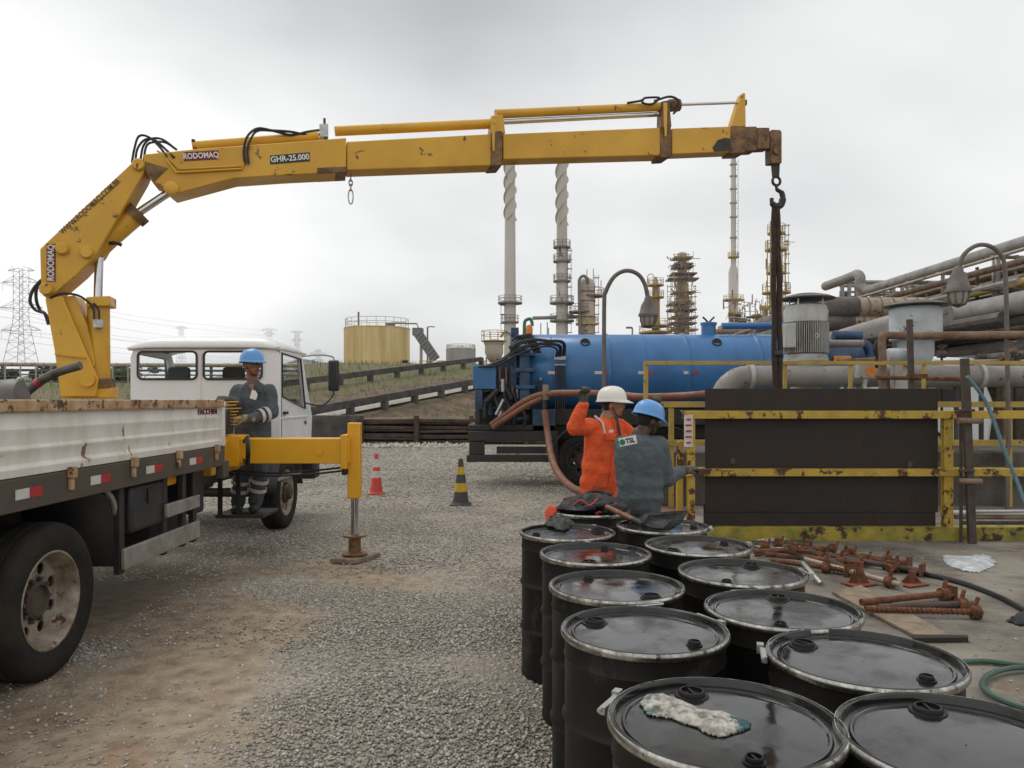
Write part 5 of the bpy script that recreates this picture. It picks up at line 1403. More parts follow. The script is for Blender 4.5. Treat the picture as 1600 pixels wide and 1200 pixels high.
# suction hoses (each a thing)
def hose(label, pts, r, m="hose_brown", n=10, name="suction_hose"):
    t = MB().tube(spline(pts, 8), r, n).build(name, M[m])
    return tag(t, label, "hose")
hose("brown suction hose arching from the tanker's rear deck over to the railing", [W(768, 664, 15.0), W(790, 648, 14.9), W(820, 627, 14.7), W(850, 616, 14.5), W(900, 614, 14.0), W(960, 616, 13.4), W(1000, 620, 12.8), W(1060, 619, 12.4), W(1112, 615, 12.0)], .062)
hose("second brown suction hose under the first on the tanker's rear deck", [W(770, 668, 14.9), W(800, 648, 14.7), W(826, 632, 14.6), W(848, 622, 14.5)], .05)
hose("brown suction hose dropping from its hanger and sweeping along the gravel past the wheel", [W(851, 642, 14.4), W(856, 680, 14.2), W(862, 715, 13.6), W(874, 742, 12.9), W(896, 763, 12.2), W(925, 772, 11.6), G(985, 788, .08), G(1050, 783, .08), G(1120, 775, .08)], .062)
hose("brown hose lying on the gravel behind the orange worker", [G(884, 784, .07), G(915, 779, .07), G(960, 782, .07), G(1010, 793, .07), G(1060, 806, .07)], .065)
hose("brown hose lying at the far side of the yellow post, upper one", [G(1030, 769, .07), G(1070, 767, .07), G(1110, 766, .07), G(1160, 766, .07)], .06)
hose("brown hose curving down towards the drums beside the yellow post", [G(1018, 770, .09), G(1034, 776, .09), G(1046, 790, .08), G(1058, 815, .07), G(1075, 838, .07)], .065)
MB_ = thing("hose_hanger", "worn timber hose hanger clipped to the tanker's side", "bracket", W(852, 640, 14.45))
MB().bb(W(848, 0, 14.45).x, W(857, 0, 14.45).x, 14.40, 14.52, zrow(625, 14.45), zrow(601, 14.45)).build("hanger_post", M["wood"], MB_, bevel=.01)
MB().tube([W(851, 625, 14.45), W(851, 645, 14.45)], .05, 10).build("hanger_coupling", M["iron"], MB_)
MB().beam(W(851, 632, 14.45), (W(851, 632, 14.45).x, 15.5, zrow(632, 14.45)), .05).build("hanger_arm", M["iron"], MB_)
# ------------------------------------------------------------ sump pit wall, railings, plates
sw = MB().bb(2.0, 14, 11.55, 13.6, 0, .92).build("sump_wall", M["concrete_dark"], bevel=.03)
tag(sw, "stained concrete sump block behind the yellow railings", "concrete block")
def angle_rail(name, a, b, w, m, parent, th=.012):
    a, b = Vector(a), Vector(b)
    mb = MB().beam(a, b, th, w, (0, 0, 1)) if False else MB()
    d = (b - a).normalized()
    # L section: vertical leaf towards the camera plus a horizontal leaf behind its top
    mid = (a + b) / 2; L = (b - a).length
    ang = math.atan2(d.y, d.x)
    mb.box(mid, (L, th, w), rotz(ang))
    mb.box(mid + rotz(ang) @ Vector((0, w / 2 + .002, w / 2 - th / 2)), (L, w - .004, th), rotz(ang))
    return mb.build(name, m, parent, bevel=.003)
YR = 8.6
fr = thing("front_railing", "nearest yellow railing with peeling rusty paint holding the dark plates", "railing", (3.0, YR, SLZ))
def zr(py, Y=YR): return CAMH - (py - CY) * Y / F
def xr(px, Y=YR): return (px - CX) / F * Y
angle_rail("top_rail", (xr(1066), YR, zr(648)), (xr(1700), YR, zr(648)), .088, M["rail_yellow"], fr)
angle_rail("middle_rail", (xr(1069), YR, zr(738.5)), (xr(1700), YR, zr(738.5)), .082, M["rail_yellow"], fr)
angle_rail("toe_plate", (xr(1100), YR + .01, zr(835)), (xr(1700), YR + .01, zr(835)), .155, M["kerb_yellow"], fr)
for px, w in ((1081, .085), (1484, .105)):
    MB().bb(xr(px) - w / 2, xr(px) + w / 2, YR + .016, YR + .09, SLZ, zr(644)).build("post", M["rail_yellow"], fr, bevel=.006)
MB().bb(xr(1068) - .05, xr(1068) + .02, YR + .10, YR + .17, SLZ, zr(690)).build("post", M["rail_yellow"], fr, bevel=.006)
MB().bb(xr(1104), xr(1472), YR + .10, YR + .106, zr(800), zr(607)).build("cover_plate", M["plate"], fr) if False else None
pl = MB().bb(xr(1105), xr(1473), YR + .095, YR + .103, zr(802), zr(607)).build("steel_plate", M["plate"], bevel=.002)
tag(pl, "large dark brown steel plate standing behind the yellow railing", "plate")
pl = MB().bb(xr(1103), xr(1470), YR + .106, YR + .114, SLZ + .005, zr(790)).build("steel_plate", M["plate"], bevel=.002)
tag(pl, "low dark strip of plate showing under the large plate along the kerb", "plate")
for px, py in ((1148, 722), (1428, 727)):
    MB().box((xr(px), YR + .088, zr(py)), (.06, .02, .07)).build("plate_clamp", M["rust_dark"], fr, bevel=.008)
sg = MB().bb(xr(1075) - .05, xr(1075) + .05, YR - .03, YR - .026, zr(698), zr(648)).build("warning_sign", M["cone_white"])
tag(sg, "small faded white notice with red lettering on the railing's end post", "sign")
for k, (w, s) in enumerate(((.05, .03), (.07, .03), (.06, .03), (.07, .03), (.05, .03))):
    MB().bb(xr(1075) - w / 2, xr(1075) + w / 2, YR - .034, YR - .031, zr(655 + k * 9) - s / 2, zr(655 + k * 9) + s / 2 - .008).build("red_print", M["red_tape"], sg)
# rear railing on the far side of the pit
rr = thing("rear_railing", "yellow railing behind the front one, standing along the sump block", "railing", (4, 11.3, SLZ))
for py in (632, 692, 735):
    angle_rail("rail", (xr(1020, 11.3), 11.3, zr(py, 11.3)), (xr(1720, 11.3), 11.3, zr(py, 11.3)), .085, M["rail_clean"], rr)
for px in (1050, 1300, 1580): MB().bb(xr(px, 11.3) - .035, xr(px, 11.3) + .035, 11.32, 11.39, SLZ, zr(630, 11.3)).build("post", M["rail_clean"], rr, bevel=.005)
hr = thing("upper_railing", "tall yellow frame railing whose top bar crosses in front of the motors", "railing", (4, 10.2, SLZ))
angle_rail("top_rail", (xr(1008, 10.2), 10.2, zr(567, 10.2)), (xr(1720, 10.2), 10.2, zr(567, 10.2)), .05, M["rail_clean"], hr)
for px, w in ((1010, .055), (1228, .05), (1331, .04), (1446, .035)):
    MB().bb(xr(px, 10.2) - w / 2, xr(px, 10.2) + w / 2, 10.22, 10.27, SLZ, zr(564, 10.2)).build("post", M["rail_clean"], hr, bevel=.004)
# dark steel stanchions in front
t = thing("steel_stanchion", "dark steel stanchion clamped to the railing beside the yellow post", "post", (xr(1511, 8.45), 8.45, SLZ))
MB().beam((xr(1519, 8.45), 8.45, SLZ), (xr(1507, 8.45), 8.45, zr(560, 8.45)), .085, .05).build("channel", M["rust_dark"], t, bevel=.006)
for py in (657, 751):
    MB().cyl((xr(1493, 8.45), 8.40, zr(py, 8.45)), (xr(1529, 8.45), 8.40, zr(py, 8.45) - .004), .032, 12).build("clamp_bar", M["pipe_rust"], t)
    MB().box((xr(1508, 8.45), 8.42, zr(py - 16, 8.45)), (.16, .05, .03)).build("clamp_plate", M["rust_dark"], t, bevel=.006)
MB().cyl((xr(1504, 8.5), 8.53, SLZ), (xr(1504, 8.5), 8.53, zr(650)), .018, 8).build("clamp_rod", M["rust_dark"], t)
t = thing("steel_stanchion", "slanted dark steel stanchion in front of the pale blue motor", "post", (xr(1430, 10.0), 10.0, SLZ))
MB().beam((xr(1430, 10), 10.0, SLZ), (xr(1421, 10), 10.0, zr(499, 10)), .07, .05).build("channel", M["rust_dark"], t, bevel=.006)
MB().box((xr(1430, 10), 9.95, zr(588, 10)), (.26, .05, .06)).build("clamp_plate", M["rust"], t, bevel=.006)
t = thing("rusty_pipe", "rusty horizontal pipe on an upright leg, running right in front of the motors", "pipe", (xr(1379, 10.9), 10.9, SLZ))
MB().tube(spline([W(1379, 612, 10.9), W(1379, 560, 10.9), W(1378, 530, 10.9), W(1384, 524, 10.9), W(1420, 524.5, 10.9), W(1600, 523, 10.9), W(1720, 522, 10.9)], 5), .055, 10).build("bent_pipe", M["pipe_rust"], t)
MB().cyl((xr(1379, 10.9), 10.9, SLZ), W(1379, 610, 10.9), .07, 10).build("leg", M["rust_dark"], t)
MB().tube([W(1370, 590, 10.8), W(1500, 592, 10.8)], .03, 8).build("lower_pipe", M["rust"], t)
# big grey pipe with an elbow
t = thing("suction_pipe", "fat grey pipe with an elbow running level behind the railings", "pipe", (xr(1128, 11.9), 11.9, .9))
P = [(xr(1126, 11.9), 11.9, .85)]
for k in range(9):
    a = math.pi - (math.pi / 2) * k / 8
    P.append((xr(1126, 11.9) + .42 + .42 * math.cos(a), 11.9, zr(588, 11.9) - .42 + .42 * math.sin(a)))
P += [(xr(1230, 11.9), 11.9, zr(588, 11.9)), (14, 11.9, zr(588, 11.9))]
MB().tube(P, .165, 24).build("pipe", M["pipe_grey"], t)
for px in (1172, 1345, 1530): MB().cyl((xr(px, 11.9) - .03, 11.9, zr(588, 11.9)), (xr(px, 11.9) + .03, 11.9, zr(588, 11.9)), .20, 24).build("flange", M["motor"], t)
# vertical pump motors with rain hoods
def pump_motor(label, px0, px1, ytop, ybot, Y, m, hood_hw, hood_y, fins, name="pump_motor"):
    k = Y / F; cx = xr((px0 + px1) / 2, Y); r = (px1 - px0) / 2 * k
    t = thing(name, label, "motor", (cx, Y, .92))
    zb, zt = zr(ybot, Y), zr(ytop, Y)
    MB().lathe([(r * .72, 0), (r * .72, zb - .92 - .02), (r * 1.02, zb - .92 - .02), (r * 1.02, zb - .92 + .03)], (cx, Y, .92), n=36).build("pedestal", m, t)
    h = zt - zb
    zf = zb + h * (.66 if fins else .5)
    body = MB().lathe([(r * .97, .03), (r * .97, .08), (r * .86, .10), (r * .86, zf - zb), (r * 1.0, zf - zb), (r * 1.0, h * .86), (r * .90, h * .95), (r * .6, h)] if fins else [(r * .5, .03), (r * .62, .1), (r * .7, h * .2), (r * .7, h * .42), (r, h * .44), (r, h * .95), (r * .9, h)], (cx, Y, zb), n=40).build("body", m, t)
    if fins:
        MB().lathe([(r * .865, .1), (r * .865, zf - zb - .005)], (cx, Y, zb), n=40, caps=False).build("fin_gap_shade", M["pipe_dark"], t)  # dark sleeve, its colour stands in for shade between the fins
        for i in range(34):
            a = math.radians(180 + 180 * i / 33)
            MB().box((cx + r * .92 * math.cos(a), Y + r * .92 * math.sin(a), (zb + .1 + zf) / 2), (.075, .010, zf - zb - .12), rotz(a)).build("cooling_fin", m, t)
        MB().bb(cx - r * 1.25, cx - r * .72, Y - r * .8, Y - r * .1, zb + h * .20, zb + h * .62).build("terminal_box", M["motor"], t, bevel=.02)
        MB().torus((cx + r * .12, Y - r * 1.0, zb + h * .40), .03, .012, (0, 1, 0)).build("lifting_eye", M["galv"], t)
    hh = hood_hw * k
    MB().lathe([(hh * .98, 0), (hh, .012), (hh * .8, .05), (hh * .45, .085), (.02, .10), (.02, .09), (hh * .45, .07), (hh * .8, .035)], (cx + .02, Y, zr(hood_y, Y) - .05), n=40).build("rain_hood", M["pipe_dark"], t)
    for i in range(4):
        a = math.radians(45 + 90 * i)
        MB().cyl((cx + r * .8 * math.cos(a), Y + r * .8 * math.sin(a), zt - h * .12), (cx + r * .8 * math.cos(a), Y + r * .8 * math.sin(a), zr(hood_y, Y) - .01), .016, 8).build("hood_strut", M["galv"], t)
    return t
pump_motor("grey finned vertical motor under a round dark rain hood behind the plates", 1226, 1292, 474, 563, 12.3, M["motor"], 42, 463, True)
pump_motor("smooth pale blue-grey vertical motor under a wide flat rain hood, right of the finned one", 1393, 1468, 480, 572, 12.4, M["motor_blue"], 48, 474, False)
t = thing("electric_actuator", "small grey electric motor lying level below the pale blue motor", "motor", W(1402, 575, 11.5))
MB().lathe([(.02, -.22), (.09, -.2), (.11, -.16), (.11, .16), (.09, .2), (.02, .22)], W(1404, 556, 11.5), (1, .2, 0), n=24).build("body", M["motor_blue"], t)
for k in range(9): MB().cyl(W(1394 + k * 2.2, 556, 11.5), W(1394.6 + k * 2.2, 556, 11.5), .118, 20).build("fin", M["motor_blue"], t)
MB().bb(W(1396, 0, 11.5).x, W(1416, 0, 11.5).x, 11.45, 11.6, .92, zr(566, 11.5)).build("foot", M["motor"], t)
jb = MB().bb(xr(1338, 11.2), xr(1366, 11.2), 11.16, 11.28, zr(592, 11.2), zr(568, 11.2)).build("junction_box", M["motor"], bevel=.02)
tag(jb, "grey junction box with an orange sticker between the two motors", "box")
MB().lathe([(.075, 0), (.075, .004), (.01, .004)], (xr(1359, 11.2), 11.155, zr(580, 11.2)), (0, -1, 0), n=16).build("orange_sticker", M["orange_sign"], jb)
MB().cyl((xr(1352, 11.2), 11.22, .92), (xr(1352, 11.2), 11.22, zr(592, 11.2)), .03, 8).build("conduit", M["galv"], jb)
MB().tube(spline([W(1370, 575, 11.2), W(1372, 560, 11.2), W(1368, 545, 11.2), W(1372, 532, 11.2)]), .04, 8).build("cable", M["hose"], jb)
hose("blue-grey rope slanting down from the dark stanchion at the right", [W(1511, 588, 8.3), W(1530, 612, 8.3), W(1546, 640, 8.3), W(1566, 695, 8.25), W(1588, 750, 8.2), W(1612, 810, 8.1), G(1640, 850, .14)], .020, "rope", 6, "rope").__setitem__("category", "rope")
for k, (py, mm) in enumerate(((801, "white_tape"), (808, "pipe_rust"), (817, "rust_dark"), (799, "galv"))):
    o_ = MB().tube([W(1480 + k * 12, py, 9.2), W(1720, py + (2 - k), 9.4)], .028 - .003 * k, 8).build("loose_tube", M[mm])
    tag(o_, ["whitish thin tube lying level behind the toe plate at right", "rusty thin tube lying behind the toe plate at right", "lowest dark tube lying just behind the toe plate at right", "galvanised thin tube lying behind the whitish one at right"][k], "tube")
vb = MB().lathe([(.11, 0), (.11, .4), (.13, .4), (.13, .46), (.11, .46), (.11, 1.4)], (xr(1588, 12.2), 11.48, .0), n=20).build("standpipe", M["motor_blue"])
tag(vb, "pale blue-grey standpipe at the right edge behind the railings", "pipe")
# valve train and small pipework on the sump block
t = thing("valve_train", "cluster of small dark valves and pipes on the sump block below the motors", "valves", (5.5, 12.9, .92))
rnd = random.Random(21)
for i in range(22):
    px = 1300 + rnd.random() * 300; py = 530 + rnd.random() * 75; c = W(px, py, 12.9 + rnd.random() * .6)
    if i % 2: MB().tube([c - Vector((rnd.uniform(.2, .7), 0, 0)), c + Vector((rnd.uniform(.2, .7), 0, rnd.uniform(-.05, .05)))], rnd.uniform(.03, .10), 10).build("pipe", rnd.choice([M["pipe_dark"], M["pipe_grey"], M["pipe_rust"], M["motor"]]), t)
    else: MB().tube([c, (c.x, c.y, .92)], rnd.uniform(.02, .05), 8).cyl(c - Vector((.07, 0, 0)), c + Vector((.07, 0, 0)), .06, 12).cyl(c + Vector((0, -.02, 0)), c + Vector((0, -.02, .14)), .015, 6).torus(c + Vector((0, -.02, .14)), .07, .012, (0, .3, 1), 16, 5).build("valve", rnd.choice([M["pipe_dark"], M["rust_dark"], M["iron"], M["pipe_rust"]]), t)
# ------------------------------------------------------------ pipe rack running away on the right
pr = thing("pipe_rack", "big pipe rack of grey and rusty pipes receding from the upper right edge", "pipe rack", (12, 24, 0))
def rack_pipe(pxa, pya, Ya, r, m, Yend=70, Ynear=13, bands=False, name="pipe"):
    p = W(pxa, pya, Ya)
    MB().tube([(p.x, Ynear, p.z), (p.x, Yend, p.z)], r, 16).build(name, m, pr)
    if bands:
        y = Ynear + .4
        while y < min(Yend, 40):
            MB().cyl((p.x, y - .03, p.z), (p.x, y + .03, p.z), r * 1.035, 16).build("band", M["plat_rust"], pr); y += .9
    return p
top = rack_pipe(1600, 380, 18, .17, M["pipe_grey"], 25.8)
q = W(1600, 380, 18)
MB().tube(spline([(q.x, 25.6, q.z), (q.x, 26.0, q.z + .02), (q.x - .12, 26.2, q.z + .22), (q.x - .12, 26.2, q.z + .50), (q.x - .1, 26.5, q.z + .66), (q.x, 27.2, q.z + .68), (q.x, 29.4, q.z + .68)], 6), .17, 14).build("expansion_loop", M["pipe_grey"], pr)
rack_pipe(1600, 407, 17, .08, M["pipe_rust"]); rack_pipe(1600, 416, 18.5, .14, M["pipe_clad"])
rack_pipe(1600, 432, 20, .16, M["pipe_dark"]); rack_pipe(1600, 440, 17.5, .10, M["plat_yellow"])
rack_pipe(1600, 472, 15, .23, M["pipe_grey"]); rack_pipe(1600, 484, 15.6, .10, M["pipe_rust"], bands=True)
rack_pipe(1600, 498, 15.2, .12, M["pipe_dark"]); rack_pipe(1600, 512, 16.5, .16, M["pipe_rust"])
rack_pipe(1600, 545, 15.5, .20, M["pipe_dark"]); rack_pipe(1600, 570, 16, .22, M["pipe_grey"]); rack_pipe(1600, 536, 18, .12, M["rust_dark"])
rack_pipe(1600, 455, 24, .2, M["pipe_dark"]); rack_pipe(1600, 470, 28, .25, M["pipe_clad"]); rack_pipe(1600, 500, 30, .3, M["pipe_dark"]); rack_pipe(1600, 530, 30, .3, M["rust_dark"])
_r = random.Random(91)
for py in range(393, 548, 6):
    rack_pipe(1600 + _r.uniform(-20, 60), py, _r.uniform(16, 22), _r.choice((.03, .04, .05, .07)), _r.choice([M["pipe_dark"], M["pipe_grey"], M["rust_dark"], M["pipe_clad"], M["pipe_dark"]]), _r.uniform(35, 65), _r.uniform(13, 16))
rack_pipe(1640, 420, 22, .14, M["pipe_rust"]); rack_pipe(1680, 430, 22, .2, M["pipe_dark"]); rack_pipe(1660, 470, 22, .2, M["rust_dark"])
rnd = random.Random(55)
for i in range(46):
    z = rnd.choice((2.48, 3.27, 4.02, 4.05, 4.6, 2.5, 3.3)) + rnd.uniform(0, .12); x = rnd.uniform(9.4, 15.6)
    y0 = rnd.uniform(13, 19)
    MB().tube([(x, y0, z), (x, rnd.uniform(30, 60), z)], rnd.choice((.03, .04, .05, .06, .085, .11)), 8).build("pipe", rnd.choice([M["pipe_grey"], M["pipe_grey"], M["pipe_clad"], M["pipe_dark"], M["pipe_rust"], M["galv"]]), pr)
for i in range(26):
    x = rnd.uniform(9.6, 15); y = rnd.uniform(16, 30); z = rnd.choice((2.4, 3.2, 4.0))
    MB().bb(x - .03, x + .03, y - .03, y + .03, z, z + rnd.uniform(.5, 1.3)).build("stub_post", rnd.choice([M["pipe_grey"], M["rust_dark"], M["galv"]]), pr)
for i in range(12):
    y = rnd.uniform(15, 30); z = rnd.choice((2.75, 3.5, 4.3)); x = rnd.uniform(9.5, 13)
    MB().tube([(x, y, z), (x + rnd.uniform(1.5, 4), y + rnd.uniform(-.4, .4), z)], rnd.choice((.03, .05, .07)), 8).build("branch_pipe", rnd.choice([M["pipe_grey"], M["pipe_clad"], M["plat_yellow"]]), pr)
for y in (17.5, 21.5, 25.5, 30, 34, 40, 48):
    for x in (9.3, 13.4):
        MB().bb(x - .10, x + .10, y - .1, y + .1, 0, 3.9).build("rack_post", M["rust_dark"], pr, bevel=.01)
    for z in (2.35, 3.15, 3.90):
        MB().bb(9.0, 16.0, y - .08, y + .08, z - .1, z + .06).build("rack_beam", M["rust_dark"], pr)
for y in (18.6, 21.0, 22.6, 25.2):
    for s in (-.22, .22):
        MB().cyl((q.x + s, y, 3.9), (q.x + s, y, q.z - .17), .05, 8).build("pipe_support", M["pipe_grey"], pr)
    MB().cyl((q.x - .4, y, q.z - .22), (q.x + .4, y, q.z - .22), .045, 8).build("support_beam", M["pipe_grey"], pr)
# level insulated lines coming in from the left of the rack
t = thing("insulated_pipes", "pair of level insulated pipes with metal bands behind the motors", "pipes", (9, 19, 0))
for py, r, mm, x0, x1 in ((481, .27, "pipe_clad", 1302, 1490), (504, .20, "pipe_clad", 1296, 1440)):
    a, b = W(x0, py, 20), W(x1, py, 20)
    MB().tube([a, b], r, 20).build("pipe", M[mm], t)
    for k in range(int((b.x - a.x) / .32)):
        x = a.x + .2 + k * .32
        MB().cyl((x - .02, 20, a.z), (x + .02, 20, a.z), r * 1.03, 20).build("band", M["pipe_rust"], t)
    MB().tube(spline([a + Vector((.6, 0, 0)), a, a - Vector((.35, -.3, .05)), a - Vector((.5, -1.2, .1)), a - Vector((.5, -4, .1))]), r * 1.05, 16).build("elbow", M["pipe_dark"], t)
    for k in range(3):
        x = a.x + .5 + k * 1.2
        MB().cyl((x, 20.0, 0), (x, 20.0, a.z - r * .9), .09, 10).build("pipe_stand", M["rust_dark"], t)
t = thing("grey_pipe", "grey pipe sloping up to the right between the two motors", "pipe", W(1325, 560, 17))
MB().tube([W(1316, 527, 18), W(1400, 503, 16.6), W(1480, 490, 15.4)], .19, 18).build("pipe", M["pipe_grey"], t)
MB().cyl((W(1400, 503, 16.6).x, 16.6, 0), W(1400, 503, 16.6), .08, 8).build("pipe_stand", M["rust_dark"], t)
t = thing("pipe_bridge", "distant pipe bridge with pale steel legs above the insulated pipes", "pipe bridge", (11, 34, 0))
for px in (1316, 1327, 1338, 1352, 1373, 1396, 1410, 1418, 1440):
    MB().cyl((xr(px, 34), 34, 0), W(px, 441 + (px % 5), 34), .09, 8).build("leg", M["pipe_grey"], t)
for py, r in ((441, .10), (447, .06), (456, .05)):
    MB().tube([W(1312, py, 34), W(1500, py + 1, 34)], r, 8).build("beam", M["pipe_grey"], t)
for i in range(14):
    px = 1320 + i * 12
    MB().bb(xr(px, 36), xr(px + 9, 36), 36, 36.6, 2.5, zr(455 + (i * 7) % 12, 36)).build("cabinet", M["steel_far"] if i % 3 else M["blue_dark"], t)
# dense background pipes low behind the motors
t = thing("pipe_bundle", "dense dark bundle of old pipes behind the motors under the rack", "pipes", (12, 21, 0))
rnd = random.Random(33)
for i in range(26):
    py = 505 + rnd.random() * 110; Yq = 19 + rnd.random() * 6; x0 = 1300 + rnd.random() * 160
    a, b = W(x0, py, Yq), W(x0 + 160 + rnd.random() * 200, py - rnd.random() * 22, Yq - 1.5)
    MB().tube([a, b], rnd.uniform(.05, .2), 10).build("pipe", rnd.choice([M["pipe_dark"], M["rust_dark"], M["pipe_rust"], M["pipe_dark"], M["pipe_grey"]]), t)
for i in range(9):
    x = xr(1310 + i * 45, 22); MB().bb(x - .07, x + .07, 21.9, 22.1, 0, 3.2).build("support", M["rust_dark"], t)
MB().bb(xr(1300, 27), 24, 27, 28, 0, 3.6).build("pipe_backing", M["rust_dark"], t, bevel=.1)

# gooseneck lamps
def gooseneck(label, px, ybase_row, arcpts, head, Y, flip):
    a = W(px, ybase_row, Y); k = Y / F
    t = thing("gooseneck_lamp", label, "lamp", (a.x, Y, 0), group="gooseneck lamps")
    pts = [Vector((a.x, Y, 0)), Vector((a.x, Y, 1.0))] + [W(x, y, Y) for x, y in arcpts]
    MB().tube(pts[:2] + spline(pts[2:], 8), 4.6 * k / 1.0 * .72, 12).build("pole", M["lamp_grey"], t)
    hx, hy, hw, hh = head
    o = W(hx, hy, Y)
    kk = k
    MB().lathe([(hw * kk * .22, 0), (hw * kk * .42, -hh * .06 * kk), (hw * kk * .46, -hh * .14 * kk), (hw * kk * .80, -hh * .30 * kk), (hw * kk * .98, -hh * .54 * kk), (hw * kk * 1.1, -hh * .58 * kk), (hw * kk * 1.1, -hh * .66 * kk), (hw * kk * .8, -hh * .66 * kk)], o, n=28).build("lamp_housing", M["lamp_grey"], t)
    gl = MB().lathe([(hw * kk * .84, -hh * .66 * kk), (hw * kk * .82, -hh * .80 * kk), (hw * kk * .6, -hh * .95 * kk), (hw * kk * .1, -hh * 1.0 * kk)], o, n=28).build("lamp_globe", M["lamp_glass"], t)
    for i in range(8):
        ang = 2 * math.pi * i / 8; ca, sa = math.cos(ang), math.sin(ang)
        MB().tube([o + Vector((ca * r_ * hw * kk, sa * r_ * hw * kk, -hh * h_ * kk)) for r_, h_ in ((.88, .66), (.87, .81), (.64, .965), (.05, 1.03))], .010, 5).build("guard_wire", M["lamp_grey"], gl)
gooseneck("grey gooseneck lamp standing in front of the blue tank", 944, 640, [(944, 640), (944, 480), (947, 455), (960, 432), (978, 423), (996, 428), (1007, 443), (1012, 464)], (1013, 462, 14, 49), 12.0, 1)
gooseneck("grey gooseneck lamp at the right edge before the pipe rack", 1574, 700, [(1576, 700), (1573, 500), (1570, 420), (1563, 397), (1545, 384), (1525, 384), (1506, 398), (1498, 420)], (1497, 416, 17, 62), 11.0, -1)

# ------------------------------------------------------------ drums
def lid_material():
    m = mk("wet_black_lid", (0.010, 0.010, 0.010), 0.17, col2=(0.020, 0.018, 0.016), var=0.8, vs=6, rvar=0.10, spec=0.5)
    N, L = m.node_tree.nodes, m.node_tree.links
    b = N["Principled BSDF"]
    tc = N.new("ShaderNodeTexCoord"); oi = N.new("ShaderNodeObjectInfo"); ad = N.new("ShaderNodeVectorMath"); ad.operation = 'ADD'
    L.new(tc.outputs["Object"], ad.inputs[0]); L.new(oi.outputs["Random"], ad.inputs[1])
    n = N.new("ShaderNodeTexNoise"); n.inputs["Scale"].default_value = 5; n.inputs["Detail"].default_value = 3
    L.new(ad.outputs[0], n.inputs["Vector"])
    bp = N.new("ShaderNodeBump"); bp.inputs["Strength"].default_value = 0.10; bp.inputs["Distance"].default_value = 0.02
    L.new(n.outputs["Fac"], bp.inputs["Height"]); L.new(bp.outputs[0], b.inputs["Normal"])
    n2 = N.new("ShaderNodeTexNoise"); n2.inputs["Scale"].default_value = 4.5; n2.inputs["Detail"].default_value = 8; n2.inputs["Roughness"].default_value = .65
    L.new(ad.outputs[0], n2.inputs["Vector"])
    r = N.new("ShaderNodeMapRange"); r.inputs[1].default_value = .44; r.inputs[2].default_value = .66; r.inputs[3].default_value = .06; r.inputs[4].default_value = .42
    L.new(n2.outputs["Fac"], r.inputs[0]); L.new(r.outputs[0], b.inputs["Roughness"])
    b.inputs["IOR"].default_value = 1.45; b.inputs["Coat Weight"].default_value = 0.15; b.inputs["Coat Roughness"].default_value = 0.06
    return m
M["lid"] = lid_material()
def make_drum():
    t = thing("steel_drum", "-", "drum", (0, 0, 0), group="black steel drums in two rows")
    H_ = .865
    MB().lathe([(.27, .0), (.286, .0), (.288, .02), (.284, .035), (.284, .270), (.290, .282), (.2955, .292), (.290, .302), (.284, .314), (.284, .545), (.290, .557), (.2955, .567), (.290, .577), (.284, .589), (.284, .775), (.2885, .785), (.284, .797), (.284, .852), (.27, .852)], (0, 0, 0), n=64, caps=True).build("body", M["drum"], t, local=True)
    MB().lathe([(.286, .851), (.295, .852), (.299, .858), (.2998, .866), (.2985, .873), (.2955, .8775), (.2932, .8775), (.2930, .870)], n=64, caps=False).build("clamp_ring", M["ring"], t, local=True)
    MB().lathe([(.2922, .8765), (.285, .8785), (.280, .876), (.275, .858), (.262, .856), (.258, .862), (.252, .862), (.248, .857), (.15, .859), (.003, .860)], n=64, caps=False).build("lid", M["lid"], t, local=True)
    bt = MB()
    bt.box((.305, 0.03, .862), (.016, .10, .020)).box((.312, -.045, .862), (.022, .03, .03)).cyl((.310, -.03, .862), (.310, .09, .866), .006, 8)
    bt.build("ring_bolt", M["galv"], t, local=True)
    for (x, y, r) in ((.205, 0, .036), (-.20, .02, .021)):
        pg = MB().lathe([(r * 1.35, 0), (r * 1.3, .004), (r * 1.05, .005), (r * 1.0, .014), (r * .94, .016), (r * .82, .016), (r * .80, .007), (.003, .007)], (x, y, .858), n=24).build("bung", M["drum"], t, local=True)
        MB().box((x, y, .868), (r * 1.5, .006, .007)).build("bung_bar", M["drum"], pg, local=True)
    return t
SPOTS = [  # x, y, ring bolt angle, label
    (.545, 1.975, (100, 150), "nearest black drum with a crumpled rag on its lid"),
    (.475, 2.76, (143, 25), "black drum directly behind the drum with the rag, in the left row"),
    (.463, 3.41, (-52, -78), "third black drum of the left row, ring bolt facing the camera"),
    (.448, 4.13, (-105, 100), "fourth black drum of the left row, with a clean wet lid"),
    (.345, 4.80, (20, 60), "black drum at the left row's end with black cloth on its lid"),
    (.58, 5.72, (200, 40), "farthest black drum carrying the dark bag, by the orange worker"),
    (1.10, 1.86, (85, 300), "black drum cut by the bottom right corner"),
    (1.125, 2.46, (130, 165), "black drum right behind the corner drum, ring bolt at its left"),
    (1.065, 3.03, (75, 95), "third black drum of the right row, beside the twisted iron rods"),
    (1.10, 3.68, (60, 0), "fourth black drum of the right row, beside the rusty jacks"),
    (1.055, 4.36, (215, 20), "fifth black drum of the right row, before the shovel"),
    (.985, 5.03, (180, -15), "black drum with the shovel blade resting on it"),
]
d0 = make_drum()
DR = []
for i, (x, y, a, lab) in enumerate(SPOTS):
    d = d0 if i == 0 else copy_tree(d0)
    d.location = (x, y, 0.004); d.rotation_euler = (0, 0, math.radians(a[0])); d["label"] = lab
    for ch in d.children:
        if ch.name.startswith("ring_bolt"): ch.rotation_euler = (0, 0, math.radians(a[1] - a[0]))
    DR.append(d)
LT = .866    # height of the lids
